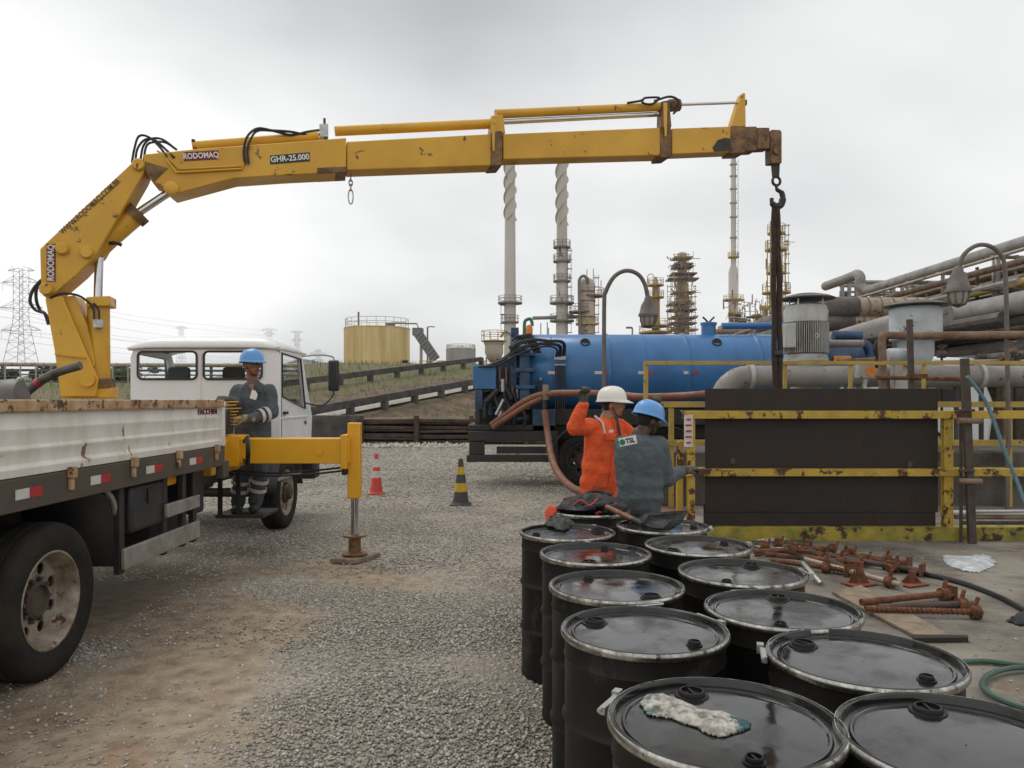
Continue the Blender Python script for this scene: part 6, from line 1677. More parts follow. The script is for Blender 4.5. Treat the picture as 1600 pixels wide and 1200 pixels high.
# crumpled rag
def crumple(name, label, cat, outline, z0, h, m, seed, n=40, facet=28):
    xs = [p[0] for p in outline]; ys = [p[1] for p in outline]
    x0, x1, y0, y1 = min(xs), max(xs), min(ys), max(ys)
    def inside(x, y):
        c = False; j = len(outline) - 1
        for i in range(len(outline)):
            xi, yi = outline[i]; xj, yj = outline[j]
            if (yi > y) != (yj > y) and x < (xj - xi) * (y - yi) / (yj - yi) + xi: c = not c
            j = i
        return c
    def edist(x, y):
        d = 9
        for i in range(len(outline)):
            a = Vector(outline[i]); b = Vector(outline[(i + 1) % len(outline)]); p = Vector((x, y))
            t_ = max(0, min(1, (p - a).dot(b - a) / max((b - a).length_squared, 1e-9)))
            d = min(d, (a + (b - a) * t_ - p).length)
        return d
    idm = {}; vs = []; fs = []
    sc = max(x1 - x0, y1 - y0)
    for j in range(n + 1):
        for i in range(n + 1):
            x = x0 + (x1 - x0) * i / n; y = y0 + (y1 - y0) * j / n
            jx = float(vnoise(x, y, sc / 9, seed)) - .5; jy = float(vnoise(x, y, sc / 9, seed + 5)) - .5
            if inside(x, y):
                e = min(1, edist(x, y) / (sc * .10))
                q = 0.0; rq = random.Random(seed)
                for _ in range(7):
                    an = rq.uniform(0, math.pi); wl = sc * rq.uniform(.12, .42); ph = rq.random()
                    u = (x * math.cos(an) + y * math.sin(an) + .35 * sc * (float(vnoise(x, y, sc / 3, seed + 8)) - .5)) / wl + ph
                    q += abs((u % 1.0) - .5) * 2 * wl / sc
                z = z0 + .004 + h * e * (.10 + .75 * q)
                idm[(i, j)] = len(vs); vs.append((x + jx * sc * .05, y + jy * sc * .05, z))
    for j in range(n):
        for i in range(n):
            k = [(i, j), (i + 1, j), (i + 1, j + 1), (i, j + 1)]
            if all(q in idm for q in k): fs.append(tuple(idm[q] for q in k))
    o = MB().add(vs, fs).build(name, m, ang=facet)
    s = o.modifiers.new("s", 'SOLIDIFY'); s.thickness = .004
    return tag(o, label, cat)
def GL(px, py): p = G(px, py, LT); return (p.x, p.y)
M["rag"] = mk("stained_white_rag", (0.50, 0.48, 0.43), 0.45, col2=(0.10, 0.085, 0.06), var=0.95, vs=30, rust=.24, rs=7, rustcol=(0.015, 0.10, 0.10), bump=.5, bs=50)
crumple("rag", "crumpled dirty white and teal rag lying on the nearest drum lid", "rag", [GL(996, 1100), GL(1012, 1086), GL(1035, 1083), GL(1052, 1092), GL(1078, 1100), GL(1108, 1112), GL(1138, 1116), GL(1176, 1130), GL(1174, 1138), GL(1154, 1144), GL(1136, 1153), GL(1106, 1150), GL(1092, 1138), GL(1050, 1124), GL(1012, 1118)], LT - .004, .022, M["rag"], 4, 64, 16)
def flat_oval(px0, px1, py0, py1, n=14, z=LT):
    out = []
    for k in range(n):
        a = 2 * math.pi * k / n; w = 1 + .22 * math.sin(3 * a + px0)
        p = G((px0 + px1) / 2 + (px1 - px0) / 2 * w * math.cos(a), (py0 + py1) / 2 + (py1 - py0) / 2 * w * math.sin(a), z); out.append((p.x, p.y))
    return out
crumple("black_cloth", "heap of oily black cloth on the lid at the left row's end", "cloth", flat_oval(852, 898, 815, 829), LT - .004, .065, M["black_cloth"], 14)
t = thing("tool_bag", "dark open bag with an orange flap lying on the farthest drum", "bag", (.58, 5.72, LT))
b1 = MB().ell((.62, 5.70, LT + .075), (.20, .13, .06), rotz(.15), 26, 16).ell((.74, 5.62, LT + .04), (.10, .08, .05), None, 18, 12).ell((.48, 5.64, LT + .04), (.16, .10, .045), rotz(-.3), 16, 8).build("bag_body", M["black_cloth"], t)
dm = b1.modifiers.new("d", 'DISPLACE'); tx_ = bpy.data.textures.new("folds", 'CLOUDS'); tx_.noise_scale = .05; dm.texture = tx_; dm.strength = .09; dm.mid_level = .5
MB().prism([(.33, 5.62, LT + .03), (.27, 5.60, LT + .07), (.235, 5.58, LT + .02), (.25, 5.58, LT - .09), (.30, 5.58, LT - .07)], (.02, .05, 0)).build("orange_flap", M["orange_plastic"], t, bevel=.008)
MB().tube(spline([(.44, 5.6, LT + .06), (.50, 5.56, LT + .11), (.56, 5.56, LT + .07), (.62, 5.56, LT + .12)]), .006, 6).build("strap", M["cone_red"], t)
MB().tube(spline([(.50, 5.72, LT + .11), (.62, 5.78, LT + .15), (.74, 5.72, LT + .13)]), .014, 6).build("bag_handle", M["black_cloth"], t)
# shovel
t = thing("shovel", "shovel with a wet black blade and stained wooden handle on the drums", "shovel", (.9, 5.1, LT))
a, b = W(912, 779, 5.9), W(1003, 818, 5.12)
MB().tube([a, a.lerp(b, .5) + Vector((0, 0, .01)), b], [.019, .019, .017], 12).build("handle", M["shovel_wood"], t)
MB().tube([b - (b - a).normalized() * .12, b + (b - a).normalized() * .03], [.019, .026], 12).build("socket", M["iron"], t)
BL = [W(1000, 812, 5.1), W(1012, 803, 5.05), W(1075, 799, 5.0), W(1064, 818, 4.93), W(1048, 828, 4.9), W(1024, 828, 4.93), W(1006, 822, 5.05)]
o_ = MB().add(BL, [tuple(range(7))]).build("blade", M["black_cloth"], t); sm = o_.modifiers.new("s", 'SOLIDIFY'); sm.thickness = .012

# ------------------------------------------------------------ things lying on the slab
def GS(px, py, dz=0.0): return G(px, py, SLZ + dz)
def jack(label, p0, p1, base, m, screw=False, base_m="rust", collar=.62):
    p0, p1 = GS(*p0, .05), GS(*p1, .05)
    t = thing("scaffold_jack", label, "scaffold jack", (p0.x, p0.y, SLZ), group="rusty scaffold jacks on the slab")
    d = (p1 - p0); L = d.length; d.normalize(); x, y, z = frame(d)
    if screw:
        pts, n = [], 150
        MB().tube([p0, p1], .019, 10).build("rod", M[m], t)
        for k in range(n):
            a = 2 * math.pi * k / n * L / .034
            pts.append(p0 + d * (L * k / n) + (x * math.cos(a) + y * math.sin(a)) * .019)
        MB().tube(pts, .0075, 5).build("thread", M[m], t)
    else:
        MB().tube([p0, p1], .026, 12).build("rod", M[m], t)
    c = p0.lerp(p1, collar)
    nt = MB().tube([c - d * .03, c + d * .03], .05, 12).build("wing_nut", M["rust"], t)
    for s in (-1, 1): MB().beam(c + y * .04 * s, c + y * .11 * s + d * .02, .024).build("wing", M["rust"], nt, bevel=.004)
    if base:
        MB().box(p1 + d * .006, (.13, .13, .012), Matrix((x, y, z)).transposed()).build("base_plate", M[base_m], t, bevel=.003)
        for s in (-1, 1): MB().beam(p1 - d * .09 + x * .018 * s, p1 + x * .05 * s, .014, .02).build("gusset", M[base_m], t)
    return t
jack("rusty jack with a ring head lying nearest the board", (1346, 941), (1484, 927), True, "rust", False, "rust", .93)
jack("rusty twisted-thread jack lying right of the third drum", (1352, 951), (1535, 957), False, "rust", True, "rust", .94)
jack("plain rusty tube jack just behind the twisted one", (1372, 949), (1520, 944), False, "rust_dark", False, "rust", .88)
jack("long pale tube jack with a red oxide base plate", (1258, 874), (1408, 914), False, "pipe_clad", False, "rust_red", .9)
jack("rusty jack among the heap behind the fourth drum", (1196, 866), (1345, 880), True, "rust", False, "rust", .8)
jack("rusty jack on top of the heap, wing nut upright", (1225, 857), (1388, 878), True, "rust", True, "rust", .6)
jack("dark rusty jack at the back of the heap", (1290, 868), (1440, 892), True, "rust_dark", False, "rust", .75)
for lab, px, py, w, h in (("red oxide base plate standing on the slab by the long pale jack", 1424, 914, .17, .12), ("rusty base plate with a short stub beside the fourth drum", 1342, 914, .17, .20)):
    p = GS(px, py)
    t = thing("base_plate", lab, "plate", p)
    MB().box(p + Vector((0, 0, .012)), (.24, w, .012), rotz(.4)).build("plate", M["rust_red"], t, bevel=.003)
    MB().cyl(p + Vector((0, 0, .018)), p + Vector((0.01, 0, h)), .03, 12).build("stub", M["rust"], t)
    for s in (-1, 1): MB().prism([p + Vector((s * .03, 0, .018)), p + Vector((s * .09, 0, .018)), p + Vector((s * .03, 0, h * .7))], (0, .01, 0)).build("gusset", M["rust"], t)
jack("rusty jack poking left out of the heap beside the loose rings", (1178, 862), (1292, 856), False, "rust", False, "rust", .5)
jack("thin rusty threaded jack along the heap's lower side", (1205, 876), (1330, 892), False, "rust", True, "rust", .7)
jack("dark tube jack crossing the heap's middle", (1262, 858), (1330, 893), True, "rust_dark", False, "rust", .4)
jack("short rusty jack near the heap's right end", (1338, 868), (1420, 880), True, "rust", False, "rust", .6)
rnd = random.Random(77)
for i in range(9):
    px, py = [(1195, 862), (1216, 858), (1240, 866), (1262, 862), (1288, 872), (1302, 866), (1330, 874), (1352, 884), (1392, 896)][i]
    p = GS(px, py)
    t = thing("coupler", ["rusty coupler at the heap's left end by the drums", "rusty coupler second from the heap's left end", "rusty coupler third along the heap", "rusty coupler standing tall in the heap", "rusty coupler at the heap's middle", "rusty coupler right of the heap's middle", "rusty coupler leaning on the heap's right part", "rusty coupler near the long pale jack", "rusty coupler at the heap's right end"][i], "coupler", p, group="rusty scaffold couplers in the heap")
    ax = Vector((rnd.uniform(-1, 1), rnd.uniform(-1, 1), rnd.uniform(-.3, .8))).normalized()
    c = p + Vector((0, 0, .06))
    MB().tube([c - ax * .035, c + ax * .035], .045, 12).build("clamp", M["rust"], t)
    MB().box(c + Vector((0, 0, .03)), (.07, .05, .05), rotz(rnd.random() * 3)).build("saddle", M["rust"], t, bevel=.006)
    MB().cyl(c + Vector((.03, 0, 0)), c + Vector((.06, .02, .07)), .012, 8).build("bolt", M["rust_dark"], t)
t = MB().torus(GS(1225, 853, .02), .29, .012, (0.05, 0, 1), 40, 6).build("loose_ring", M["ring"])
tag(t, "bright loose clamp ring lying flat behind the fifth drum", "ring")
t = MB().torus(GS(1215, 849, .045), .285, .010, (-.04, .03, 1), 40, 6).build("loose_ring", M["ring"])
tag(t, "second bright clamp ring resting on the first one", "ring")
o_ = MB().tube([GS(1255, 880, .10), GS(1270, 897, .07), GS(1283, 912, .02)], .022, 10).build("steel_bar", M["galv"])
tag(o_, "short grey bar with a shiny end leaning beside the fourth drum", "bar")
hose("black cable curving across the slab to the right edge", [GS(1380, 886, .02), GS(1440, 896, .02), GS(1500, 910, .02), GS(1560, 932, .02), GS(1610, 958, .02), GS(1680, 985, .02)], .022, "hose", 8, "cable").__setitem__("category", "cable")
hose("thin black cable across the rusty heap", [GS(1180, 868, .03), GS(1215, 862, .06), GS(1245, 866, .10), GS(1262, 885, .07), GS(1280, 905, .02)], .014, "hose", 8, "cable").__setitem__("category", "cable")
hose("green garden hose looping at the right edge beside the drums", [GS(1500, 1034, .02), GS(1540, 1033, .02), GS(1600, 1040, .02), GS(1700, 1050, .02)], .016, "green_hose", 8, "garden_hose")
hose("green garden hose curl below the first one", [GS(1640, 1042, .03), GS(1580, 1044, .03), GS(1546, 1054, .03), GS(1535, 1072, .03), GS(1560, 1092, .03), GS(1620, 1112, .03), GS(1700, 1122, .03)], .016, "green_hose", 8, "garden_hose")
o_ = MB().prism([GS(1300, 928, .004), GS(1345, 918, .004), GS(1490, 1000, .004), GS(1440, 1003, .004)], (0, 0, .022)).build("board", M["wood"], bevel=.004)
tag(o_, "grey weathered board on the slab under the rusty jacks", "board")
o_ = MB().prism([GS(1425, 998, .005), GS(1512, 999, .005), GS(1513, 1003, .005), GS(1426, 1004, .005)], (0, 0, .03)).build("steel_strip", M["plate"], bevel=.002)
tag(o_, "thin dark steel strip lying at the end of the board", "strip")
M["film"] = mk("clear_plastic_film", (0.62, 0.64, 0.66), 0.2, col2=(0.40, 0.41, 0.42), var=.9, vs=12, bump=.6, bs=25)
crumple("plastic_sheet", "crumpled clear plastic sheet lying on the slab near the kerb", "plastic sheet", [(GS(*q).x, GS(*q).y) for q in ((1466, 868), (1500, 872), (1545, 868), (1560, 880), (1552, 888), (1530, 896), (1498, 892), (1480, 884))], SLZ, .04, M["film"], 8, 48, 16)
crumple("black_rag", "small black rag on the slab at the right edge", "rag", [(GS(*q).x, GS(*q).y) for q in ((1570, 972), (1592, 962), (1620, 966), (1625, 976), (1596, 980))], SLZ, .05, M["black_cloth"], 9)
# ------------------------------------------------------------ traffic cones
def cone(label, px, py, h, stripes, m_base, rb, square=True):
    p = G(px, py)
    t = thing("traffic_cone", label, "traffic cone", p)
    def rad(z): return rb * (1 - z / h) + .034 * z / h
    for z0, z1, m in stripes:
        MB().lathe([(rad(z0), z0), (rad(z1), z1)] if z1 < h - .001 else [(rad(z0), z0), (rad(z1), z1), (rad(z1) * .6, z1), (rad(z1) * .55, z1 - .05)], p, n=32, caps=False).build("band", M[m], t)
    if square:
        MB().prism([(p.x + a * math.cos(math.radians(45 + 90 * k)) , p.y + a * math.sin(math.radians(45 + 90 * k)), p.z) for k, a in enumerate([rb * 1.75] * 4)], (0, 0, .03)).build("base", M[m_base], t, bevel=.015)
    MB().lathe([(rb * 1.12, .03), (rb * 1.06, .05), (rb * 1.0, .055)], p, n=32, caps=False).build("base_collar", M[m_base], t)
cone("faded red and white traffic cone beside the outrigger leg", 588, 772, .73, [(.05, .30, "cone_red"), (.30, .42, "cone_white"), (.42, .49, "cone_red"), (.49, .64, "cone_white"), (.64, .73, "cone_red")], "cone_red", .115)
cone("black and yellow striped traffic cone in front of the tanker", 720, 789, .75, [(.05, .22, "cone_black"), (.22, .36, "cone_yellow"), (.36, .50, "cone_black"), (.50, .62, "cone_yellow"), (.62, .75, "cone_black")], "cone_black", .135)
M["stripe"] = M["reflect"]

# ------------------------------------------------------------ people
FOLD = bpy.data.textures.new("cloth_folds", 'CLOUDS'); FOLD.noise_scale = .085; FOLD.noise_depth = 3; FOLD.contrast = 1.2
def remesh(o, vox, sm=3, disp=0.0, tex=None):
    r = o.modifiers.new("r", 'REMESH'); r.mode = 'VOXEL'; r.voxel_size = vox; r.use_smooth_shade = True
    s = o.modifiers.new("s", 'SMOOTH'); s.iterations = sm; s.factor = .5
    if disp:
        d = o.modifiers.new("d", 'DISPLACE'); d.texture = tex or FOLD; d.texture_coords = 'LOCAL'; d.strength = disp; d.mid_level = .5
    return o
def basis(f, up=(0, 0, 1)):
    f = Vector(f).normalized(); r = f.cross(Vector(up)).normalized(); u = r.cross(f)
    return f, r, u, Matrix((r, f, u)).transposed()     # local x = right, y = forward, z = up
def glove(parent, wrist, d, nrm, m, curl=55, s=1.0, side=1, name="glove"):
    d = Vector(d).normalized(); nrm = Vector(nrm); nrm = (nrm - d * nrm.dot(d)).normalized(); x = d.cross(nrm) * side
    mb = MB(); R = Matrix((x, nrm, d)).transposed()
    wrist = Vector(wrist) + d * .035 * s
    mb.cap(wrist - d * .05 * s, wrist + d * .03 * s, .044 * s, .040 * s)
    mb.ell(wrist + d * .06 * s, (.047 * s, .022 * s, .055 * s), R)
    k = wrist + d * .10 * s
    for i, (off, L, r) in enumerate(((.034, .078, .0115), (.012, .088, .012), (-.011, .083, .0115), (-.033, .066, .0105))):
        p = k + x * off * s; a = 0; q = p - d * .02 * s
        dirv = d.copy()
        for seg in (.45, .32, .23):
            a += math.radians(curl * (.6 if seg > .4 else 1))
            dv = d * math.cos(a) - nrm * math.sin(a)
            e = p + dv * L * seg * 1.1 * s
            mb.cap(q if seg > .4 else p, e, r * s, r * .92 * s, 8); p = e
    tb = wrist + d * .03 * s + x * .04 * s
    t1 = tb + (x * .5 + d * .7 - nrm * .4).normalized() * .045 * s; t2 = t1 + (d * .7 - nrm * .8 - x * .1).normalized() * .036 * s
    mb.cap(tb, t1, .016 * s, .0135 * s, 8); mb.cap(t1, t2, .0135 * s, .011 * s, 8)
    return remesh(mb.build(name, m, parent), .0065, 1)
def person(label, base, J, head, face, bodyf, skin, cloth, hm, gloves, bands=(), hair=True, boots=True, k=1.0, mustache=False):
    t = thing("person", label, "person", base)
    bf, br, bu, BR = basis(bodyf)
    up = (J["neck"] - J["pelvis"]).normalized()
    br = (J["shR"] - J["shL"]).normalized()
    fw = up.cross(br).normalized()
    BR = Matrix((br, fw, up)).transposed()
    ch = J["pelvis"].lerp(J["neck"], .66); be = J["pelvis"].lerp(J["neck"], .33)
    c = MB()
    tl = J["neck"] - J["pelvis"]; vs, fs = [], []
    pf = ((-.26, .11, .09), (-.18, .165, .125), (0, .200, .150), (.07, .190, .142), (.12, .187, .140), (.20, .200, .148), (.32, .188, .142), (.48, .196, .145), (.64, .208, .147), (.78, .205, .138), (.90, .165, .112), (.97, .10, .085), (1.0, .07, .065))
    for u, rx, ry in pf:
        for i in range(20):
            a = 2 * math.pi * i / 20
            vs.append(J["pelvis"] + tl * u + br * (rx * k * math.cos(a)) + fw * (ry * k * math.sin(a)))
    for j in range(len(pf) - 1):
        for i in range(20): fs.append((j * 20 + i, j * 20 + (i + 1) % 20, (j + 1) * 20 + (i + 1) % 20, (j + 1) * 20 + i))
    fs += [tuple(range(19, -1, -1)), tuple((len(pf) - 1) * 20 + i for i in range(20))]
    c.add(vs, fs)
    c.cap(ch, J["pelvis"], .135 * k, .14 * k)
    c.cap(J["shL"], J["shR"], .075 * k, .075 * k); c.cap(J["neck"].lerp(ch, .35), J["neck"] - up * .015, .10 * k, .068 * k)
    for s in "LR":
        c.cap(J["sh" + s], J["el" + s], .086 * k, .070 * k); c.cap(J["el" + s], J["ha" + s], .072 * k, .054 * k)
        c.cap(J["hip" + s], J["kn" + s], .100 * k, .078 * k); c.cap(J["kn" + s], J["an" + s], .080 * k, .072 * k)
    for s in "LR":      # sleeve and trouser bunching
        for u in (.25, .5, .75): c.torus(J["el" + s].lerp(J["ha" + s], u), .052 * k, .012, J["ha" + s] - J["el" + s] + Vector((.03, .02, .04)), 14, 6)
        for u in (.3, .6, .85): c.torus(J["sh" + s].lerp(J["el" + s], u), .064 * k, .014, J["el" + s] - J["sh" + s] + Vector((.05, .0, .05)), 14, 6)
        for u in (.15, .75, .9): c.torus(J["kn" + s].lerp(J["an" + s], u), .068 * k, .014, J["an" + s] - J["kn" + s] + Vector((.06, .0, .02)), 14, 6)
    cv = remesh(c.build("coverall", cloth, t), .0105, 4, .020)
    # the body itself: head, neck and the core under the clothes
    hf, hr, hu, HR = basis(face, (0, 0, 1))
    H0 = Vector(head)
    def hp(x, y, z): return H0 + HR @ (Vector((x, y, z)) * k)
    b = MB()
    b.ell(H0, (.074 * k, .093 * k, .105 * k), HR, 20, 14); b.ell(hp(0, .022, -.062), (.058 * k, .070 * k, .062 * k), HR, 16, 10)
    b.ell(hp(0, .055, -.092), (.030 * k, .030 * k, .026 * k), HR, 12, 8)
    b.ell(hp(0, .100, -.025), (.015 * k, .018 * k, .024 * k), HR, 10, 8); b.ell(hp(0, .092, .008), (.010 * k, .012 * k, .03 * k), HR, 8, 6)
    b.ell(hp(0, .082, -.062), (.026 * k, .014 * k, .012 * k), HR, 10, 6)
    b.ell(hp(0, .078, .028), (.052 * k, .018 * k, .012 * k), HR, 10, 6)
    for s in (-1, 1): b.ell(hp(s * .076, -.005, -.018), (.011 * k, .020 * k, .032 * k), HR, 8, 8); b.ell(hp(s * .045, .058, -.02), (.022 * k, .022 * k, .022 * k), HR, 8, 8)
    b.cap(hp(0, -.015, -.07), J["neck"] - up * .04, .055 * k, .062 * k)
    b.cap(J["neck"], J["pelvis"], .07, .08); b.cap(J["shL"], J["shR"], .04, .04)
    for s in "LR":
        b.cap(J["sh" + s], J["el" + s], .042, .036); b.cap(J["el" + s], J["ha" + s], .036, .030)
        b.cap(J["hip" + s], J["kn" + s], .055, .045); b.cap(J["kn" + s], J["an" + s], .045, .038)
    body = remesh(b.build("body", skin, t), .0085, 2)
    for s in (-1, 1):
        MB().ell(hp(s * .031, .083, .004), (.013 * k, .008 * k, .007 * k), HR, 10, 6).build("eye", M["white_ink"], t)
        MB().ell(hp(s * .031, .0895, .004), (.0058 * k, .004 * k, .006 * k), HR, 8, 6).build("iris", M["black_ink"], t)
        MB().cap(hp(s * .016, .094, .023), hp(s * .048, .085, .022), .005 * k, .004 * k, 6).build("eyebrow", M["hair"], t)
    MB().cap(hp(-.020, .096, -.062), hp(.020, .096, -.062), .0045 * k, .0045 * k, 6).build("mouth", M["rust_red"], t)
    if hair:
        MB().ell(hp(0, -.022, .004), (.079 * k, .082 * k, .088 * k), HR, 20, 12).build("hair", M["hair"], t)
    # helmet
    vs, fs = [], []; nn, mm = 32, 9
    prof = [(1.0, 0.0), (.99, .10), (.965, .28), (.91, .48), (.82, .66), (.68, .81), (.48, .92), (.25, .98), (.02, 1.0)]
    HB = hp(0, -.005, .035)
    for (r_, z_) in prof:
        for i in range(nn):
            a = 2 * math.pi * i / nn
            rid = 1 + .035 * max(0, math.cos(2 * a + math.pi)) * 0 + .03 * math.exp(-((math.sin(a / 1) * 0 + (abs(math.cos(a))) * r_) / .16) ** 2) * (z_ > .3)
            vs.append(HB + HR @ (Vector((math.cos(a) * .116 * r_, math.sin(a) * .140 * r_, .128 * z_ * rid)) * k))
    for j in range(len(prof) - 1):
        for i in range(nn):
            fs.append((j * nn + i, j * nn + (i + 1) % nn, (j + 1) * nn + (i + 1) % nn, (j + 1) * nn + i))
    bo = len(vs)
    for i in range(nn):
        a = 2 * math.pi * i / nn
        ext = .012 + .050 * max(0, math.sin(a)) ** 2.0
        vs.append(HB + HR @ (Vector((math.cos(a) * (.116 + min(ext, .022)), math.sin(a) * .140 + math.sin(a) * ext, -.012 - .018 * max(0, math.sin(a)))) * k))
    for i in range(nn): fs.append((i, bo + i, bo + (i + 1) % nn, (i + 1) % nn))
    hl = MB().add(vs, fs).build("helmet", hm, t); sm = hl.modifiers.new("s", 'SOLIDIFY'); sm.thickness = .006
    MB().tube(spline([hp(.078, .0, .03), hp(.07, .02, -.05), hp(.03, .045, -.115), hp(-.03, .045, -.115), hp(-.07, .02, -.05), hp(-.078, 0, .03)]), .004, 5).build("chin_strap", M["hose"], hl)
    for s, (d, nrm, m, curl) in gloves.items():
        glove(t, J["ha" + s], d, nrm, m, curl, k, 1 if s == "R" else -1)
    if boots:
        for s in "LR":
            a = J["an" + s]; f2 = Vector((bf.x, bf.y, 0)).normalized()
            g0 = Vector((a.x, a.y, a.z - .06))
            remesh(MB().cap(a + Vector((0, 0, .08)), a - Vector((0, 0, .02)), .062 * k, .058 * k).cap(g0, g0 + f2 * .16 * k, .052 * k, .046 * k).build("boot", M["boot"], t), .012, 2)
    for j0, j1, u, r in bands:
        p = J[j0].lerp(J[j1], u); d = (J[j1] - J[j0]).normalized()
        MB().lathe([(r, -.020), (r + .004, -.020), (r + .004, .020), (r, .020)], p, d, n=24, caps=False).build("reflective_band", M["reflect"], cv)
    return t, hp, HR, BR, cv
V3 = Vector
# crane operator on the step platform
Y = 8.62
J = dict(neck=W(396, 597, Y), pelvis=W(394, 684, Y + .03), shL=W(420, 612, Y - .02), shR=W(373, 612, Y + .02), elL=W(425, 645, Y - .05), haL=W(392, 654, Y - .26), elR=W(361, 641, Y - .05), haR=W(368, 628, Y - .24),
         hipL=W(406, 692, Y), hipR=W(382, 692, Y + .02), knL=W(407, 742, Y - .06), knR=W(377, 744, Y - .04), anL=W(399, 784, Y), anR=W(372, 786, Y + .02))
t, hp, HR, BR, cv = person("worker in dark grey coverall and blue helmet at the crane levers behind the truck cab", (-2.9, Y, .445), J, W(394, 569, Y - .04), (.80, -.60, .04), (.15, -1, 0), M["skin_brown"], M["navy_cloth"], M["helmet_blue"],
       dict(L=(V3((-1, -.25, .05)), V3((0, -.4, 1)), M["glove_tan"], 40), R=(V3((-.7, -.5, .3)), V3((0, -.5, 1)), M["glove"], 55)),
       (("elL", "haL", .30, .082), ("elL", "haL", .56, .077), ("knL", "anL", .20, .096), ("knL", "anL", .52, .092), ("knR", "anR", .20, .096), ("knR", "anR", .52, .092)), k=1.06)
MB().box(W(397, 617, Y - .185), (.075, .008, .10), Matrix.Rotation(.3, 3, 'Y')).build("badge", M["white_ink"], t, bevel=.004)
MB().box(W(403, 610, Y - .185), (.045, .03, .08), Matrix.Rotation(-.5, 3, 'Y')).build("radio", M["plastic"], t, bevel=.012)
MB().prism([W(387, 600, Y - .12), W(397, 600, Y - .13), W(395, 612, Y - .155)], (0, .02, 0)).build("open_collar", M["skin_brown"], t)
for s in (-1, 1):
    MB().torus(hp(s * .032, .098, .004), .022, .003, HR @ V3((0, 1, 0)), 16, 5).build("spectacle_rim", M["plastic"], t)
    MB().cyl(hp(s * .054, .096, .006), hp(s * .078, .01, .004), .003, 5).build("spectacle_arm", M["plastic"], t)
# orange worker
Y = 7.3
J = dict(neck=W(949, 653, Y), pelvis=W(936, 752, Y), shL=W(968, 668, Y + .10), shR=W(922, 667, Y - .08), elR=W(897, 668, Y - .20), haR=W(911, 634, Y - .24), elL=W(998, 690, Y + .05), haL=W(1018, 648, Y - .05),
         hipR=W(925, 765, Y - .05), hipL=W(947, 765, Y + .07), knR=W(930, 828, Y - .10), knL=W(962, 826, Y - .02), anR=W(930, 889, Y), anL=W(962, 889, Y + .08))
for s in "LR": J["an" + s].z = .10; J["kn" + s].z = .47
t, hp, HR, BR, cv = person("worker in orange coverall and white helmet raising one gloved fist", (.85, Y, 0), J, W(957, 631, Y), (.95, -.25, .02), (.75, -.65, 0), M["skin_tan"], M["orange_cloth"], M["helmet_white"],
       dict(R=(V3((.1, .0, 1)), V3((-.3, 1, 0)), M["glove"], 75), L=(V3((.3, -.1, 1)), V3((0, 1, 0)), M["glove"], 60)), (), k=1.03)
_nr = (BR @ V3((0, 1, 0)))
sp = J["shR"].lerp(J["neck"], .35)
MB().tube([sp + V3((0, 0, .07)) - _nr * .02, sp + _nr * .10 + V3((0, 0, .02)), sp + _nr * .135 - V3((0, 0, .08))], .011, 6).build("shoulder_tape", M["reflect"], cv)
MB().tube([J["neck"] + _nr * .10 + V3((.02, 0, .02)), J["neck"] + _nr * .145 - V3((-.02, 0, .10)), J["neck"] + _nr * .15 - V3((-.03, 0, .2))], .014, 6).build("lanyard", M["hose"], t)
pc = J["pelvis"].lerp(J["neck"], .66) + _nr * .172 + (BR @ V3((.06, 0, .04)))
Rp = BR
MB().box(pc, (.12, .012, .06), Rp).build("pocket_flap", M["orange_cloth"], cv, bevel=.006)
MB().box(pc + V3((0, 0, .055)), (.05, .008, .025), Rp).build("name_patch", M["white_ink"], cv, bevel=.002)
for dx, dz, w, h in ((.10, -.36, .13, .15), (-.08, .04, .12, .06)):
    q = J["pelvis"].lerp(J["neck"], .66) + _nr * .165 + (BR @ V3((dx, 0, dz)))
    MB().box(q, (w, .014, h), Rp).build("pocket", M["orange_cloth"], cv, bevel=.006)
MB().tube([J["neck"] + _nr * .13 - V3((0, 0, .02)), J["pelvis"].lerp(J["neck"], .6) + _nr * .168, J["pelvis"] + _nr * .165], .007, 6).build("front_placket", M["orange_cloth"], cv)
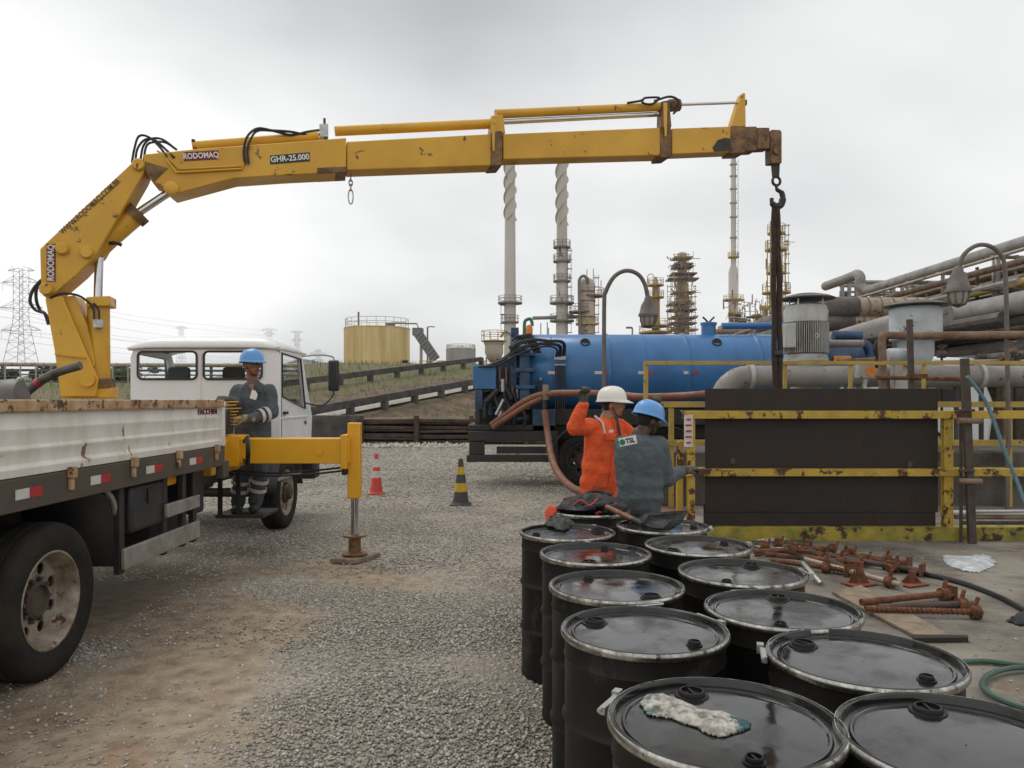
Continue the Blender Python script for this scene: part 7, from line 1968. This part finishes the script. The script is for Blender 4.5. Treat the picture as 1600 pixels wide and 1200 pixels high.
# grey worker seen from behind
Y = 6.5
J = dict(neck=W(999, 679, Y), pelvis=W(1000, 776, Y), shL=W(974, 696, Y + .10), shR=W(1029, 697, Y - .02), elR=W(1041, 748, Y + .02), haR=W(1062, 738, Y + .20), elL=W(975, 745, Y + .24), haL=W(1010, 750, Y + .36),
         hipL=W(986, 790, Y + .06), hipR=W(1014, 790, Y - .03), knL=W(988, 850, Y + .06), knR=W(1016, 850, Y - .02), anL=W(986, 920, Y + .02), anR=W(1016, 920, Y - .06))
for s in "LR": J["an" + s].z = .10; J["kn" + s].z = .46
t, hp, HR, BR, cv = person("worker in grey coverall and blue helmet seen from behind by the yellow railing", (1.08, Y, 0), J, W(1013, 656, Y + .03), (.86, .42, -.28), (.35, .92, 0), M["skin_dark"], M["grey_cloth"], M["helmet_blue"],
       dict(R=(V3((.8, .3, .25)), V3((0, -.3, 1)), M["glove"], 50), L=(V3((.6, .4, .1)), V3((0, 0, 1)), M["glove"], 50)), (), k=1.03)
bk = BR @ V3((0, -1, 0)); rt = BR @ V3((1, 0, 0)); upv = BR @ V3((0, 0, 1))
pc = W(987, 688, Y - .02); ch = J["pelvis"].lerp(J["neck"], .66)
# put the badge just outside the back surface
pc = pc + bk * max(0, .172 - (pc - ch).dot(bk))
Rb = Matrix((rt, -bk, upv)).transposed()
tilt = Matrix.Rotation(math.radians(12), 3, bk)
pt = MB().box(pc, (.150, .008, .070), tilt @ Rb).build("back_badge", M["white_ink"], cv, bevel=.003)
xd, yd = tilt @ rt, tilt @ upv
text("TSL", .058, mk("badge_blue", (.02, .035, .14), .6), cv, pc + bk * .0065 + xd * .022, xd, yd, .001, .002, .080)
MB().lathe([(.025, 0), (.025, .003), (.002, .003)], pc + bk * .0045 - xd * .046, bk, n=18).build("badge_emblem", mk("badge_green", (.02, .25, .08), .6), cv)
MB().tube([J["shR"] + V3((-.06, 0, .085)), J["shR"] + V3((.0, -.05, .082)), J["shR"] + V3((.05, -.02, .06))], .006, 6).build("shoulder_seam", M["grey_cloth"], cv)

# ------------------------------------------------------------ haze
HZ = True
if HZ:
    hz = MB().bb(-1900, 1900, -60, 1700, -3, 62).build("haze", None, smooth=False)
    m = bpy.data.materials.new("haze_air"); m.use_nodes = True
    N, L = m.node_tree.nodes, m.node_tree.links
    for n in list(N): N.remove(n)
    o = N.new("ShaderNodeOutputMaterial"); pv = N.new("ShaderNodeVolumePrincipled")
    pv.inputs["Color"].default_value = (.93, .95, .97, 1); pv.inputs["Density"].default_value = .00028; pv.inputs["Anisotropy"].default_value = .75
    L.new(pv.outputs[0], o.inputs["Volume"])
    hz.data.materials.append(m)
    tag(hz, "thin pale haze filling the air over the site", "haze", kind="stuff")
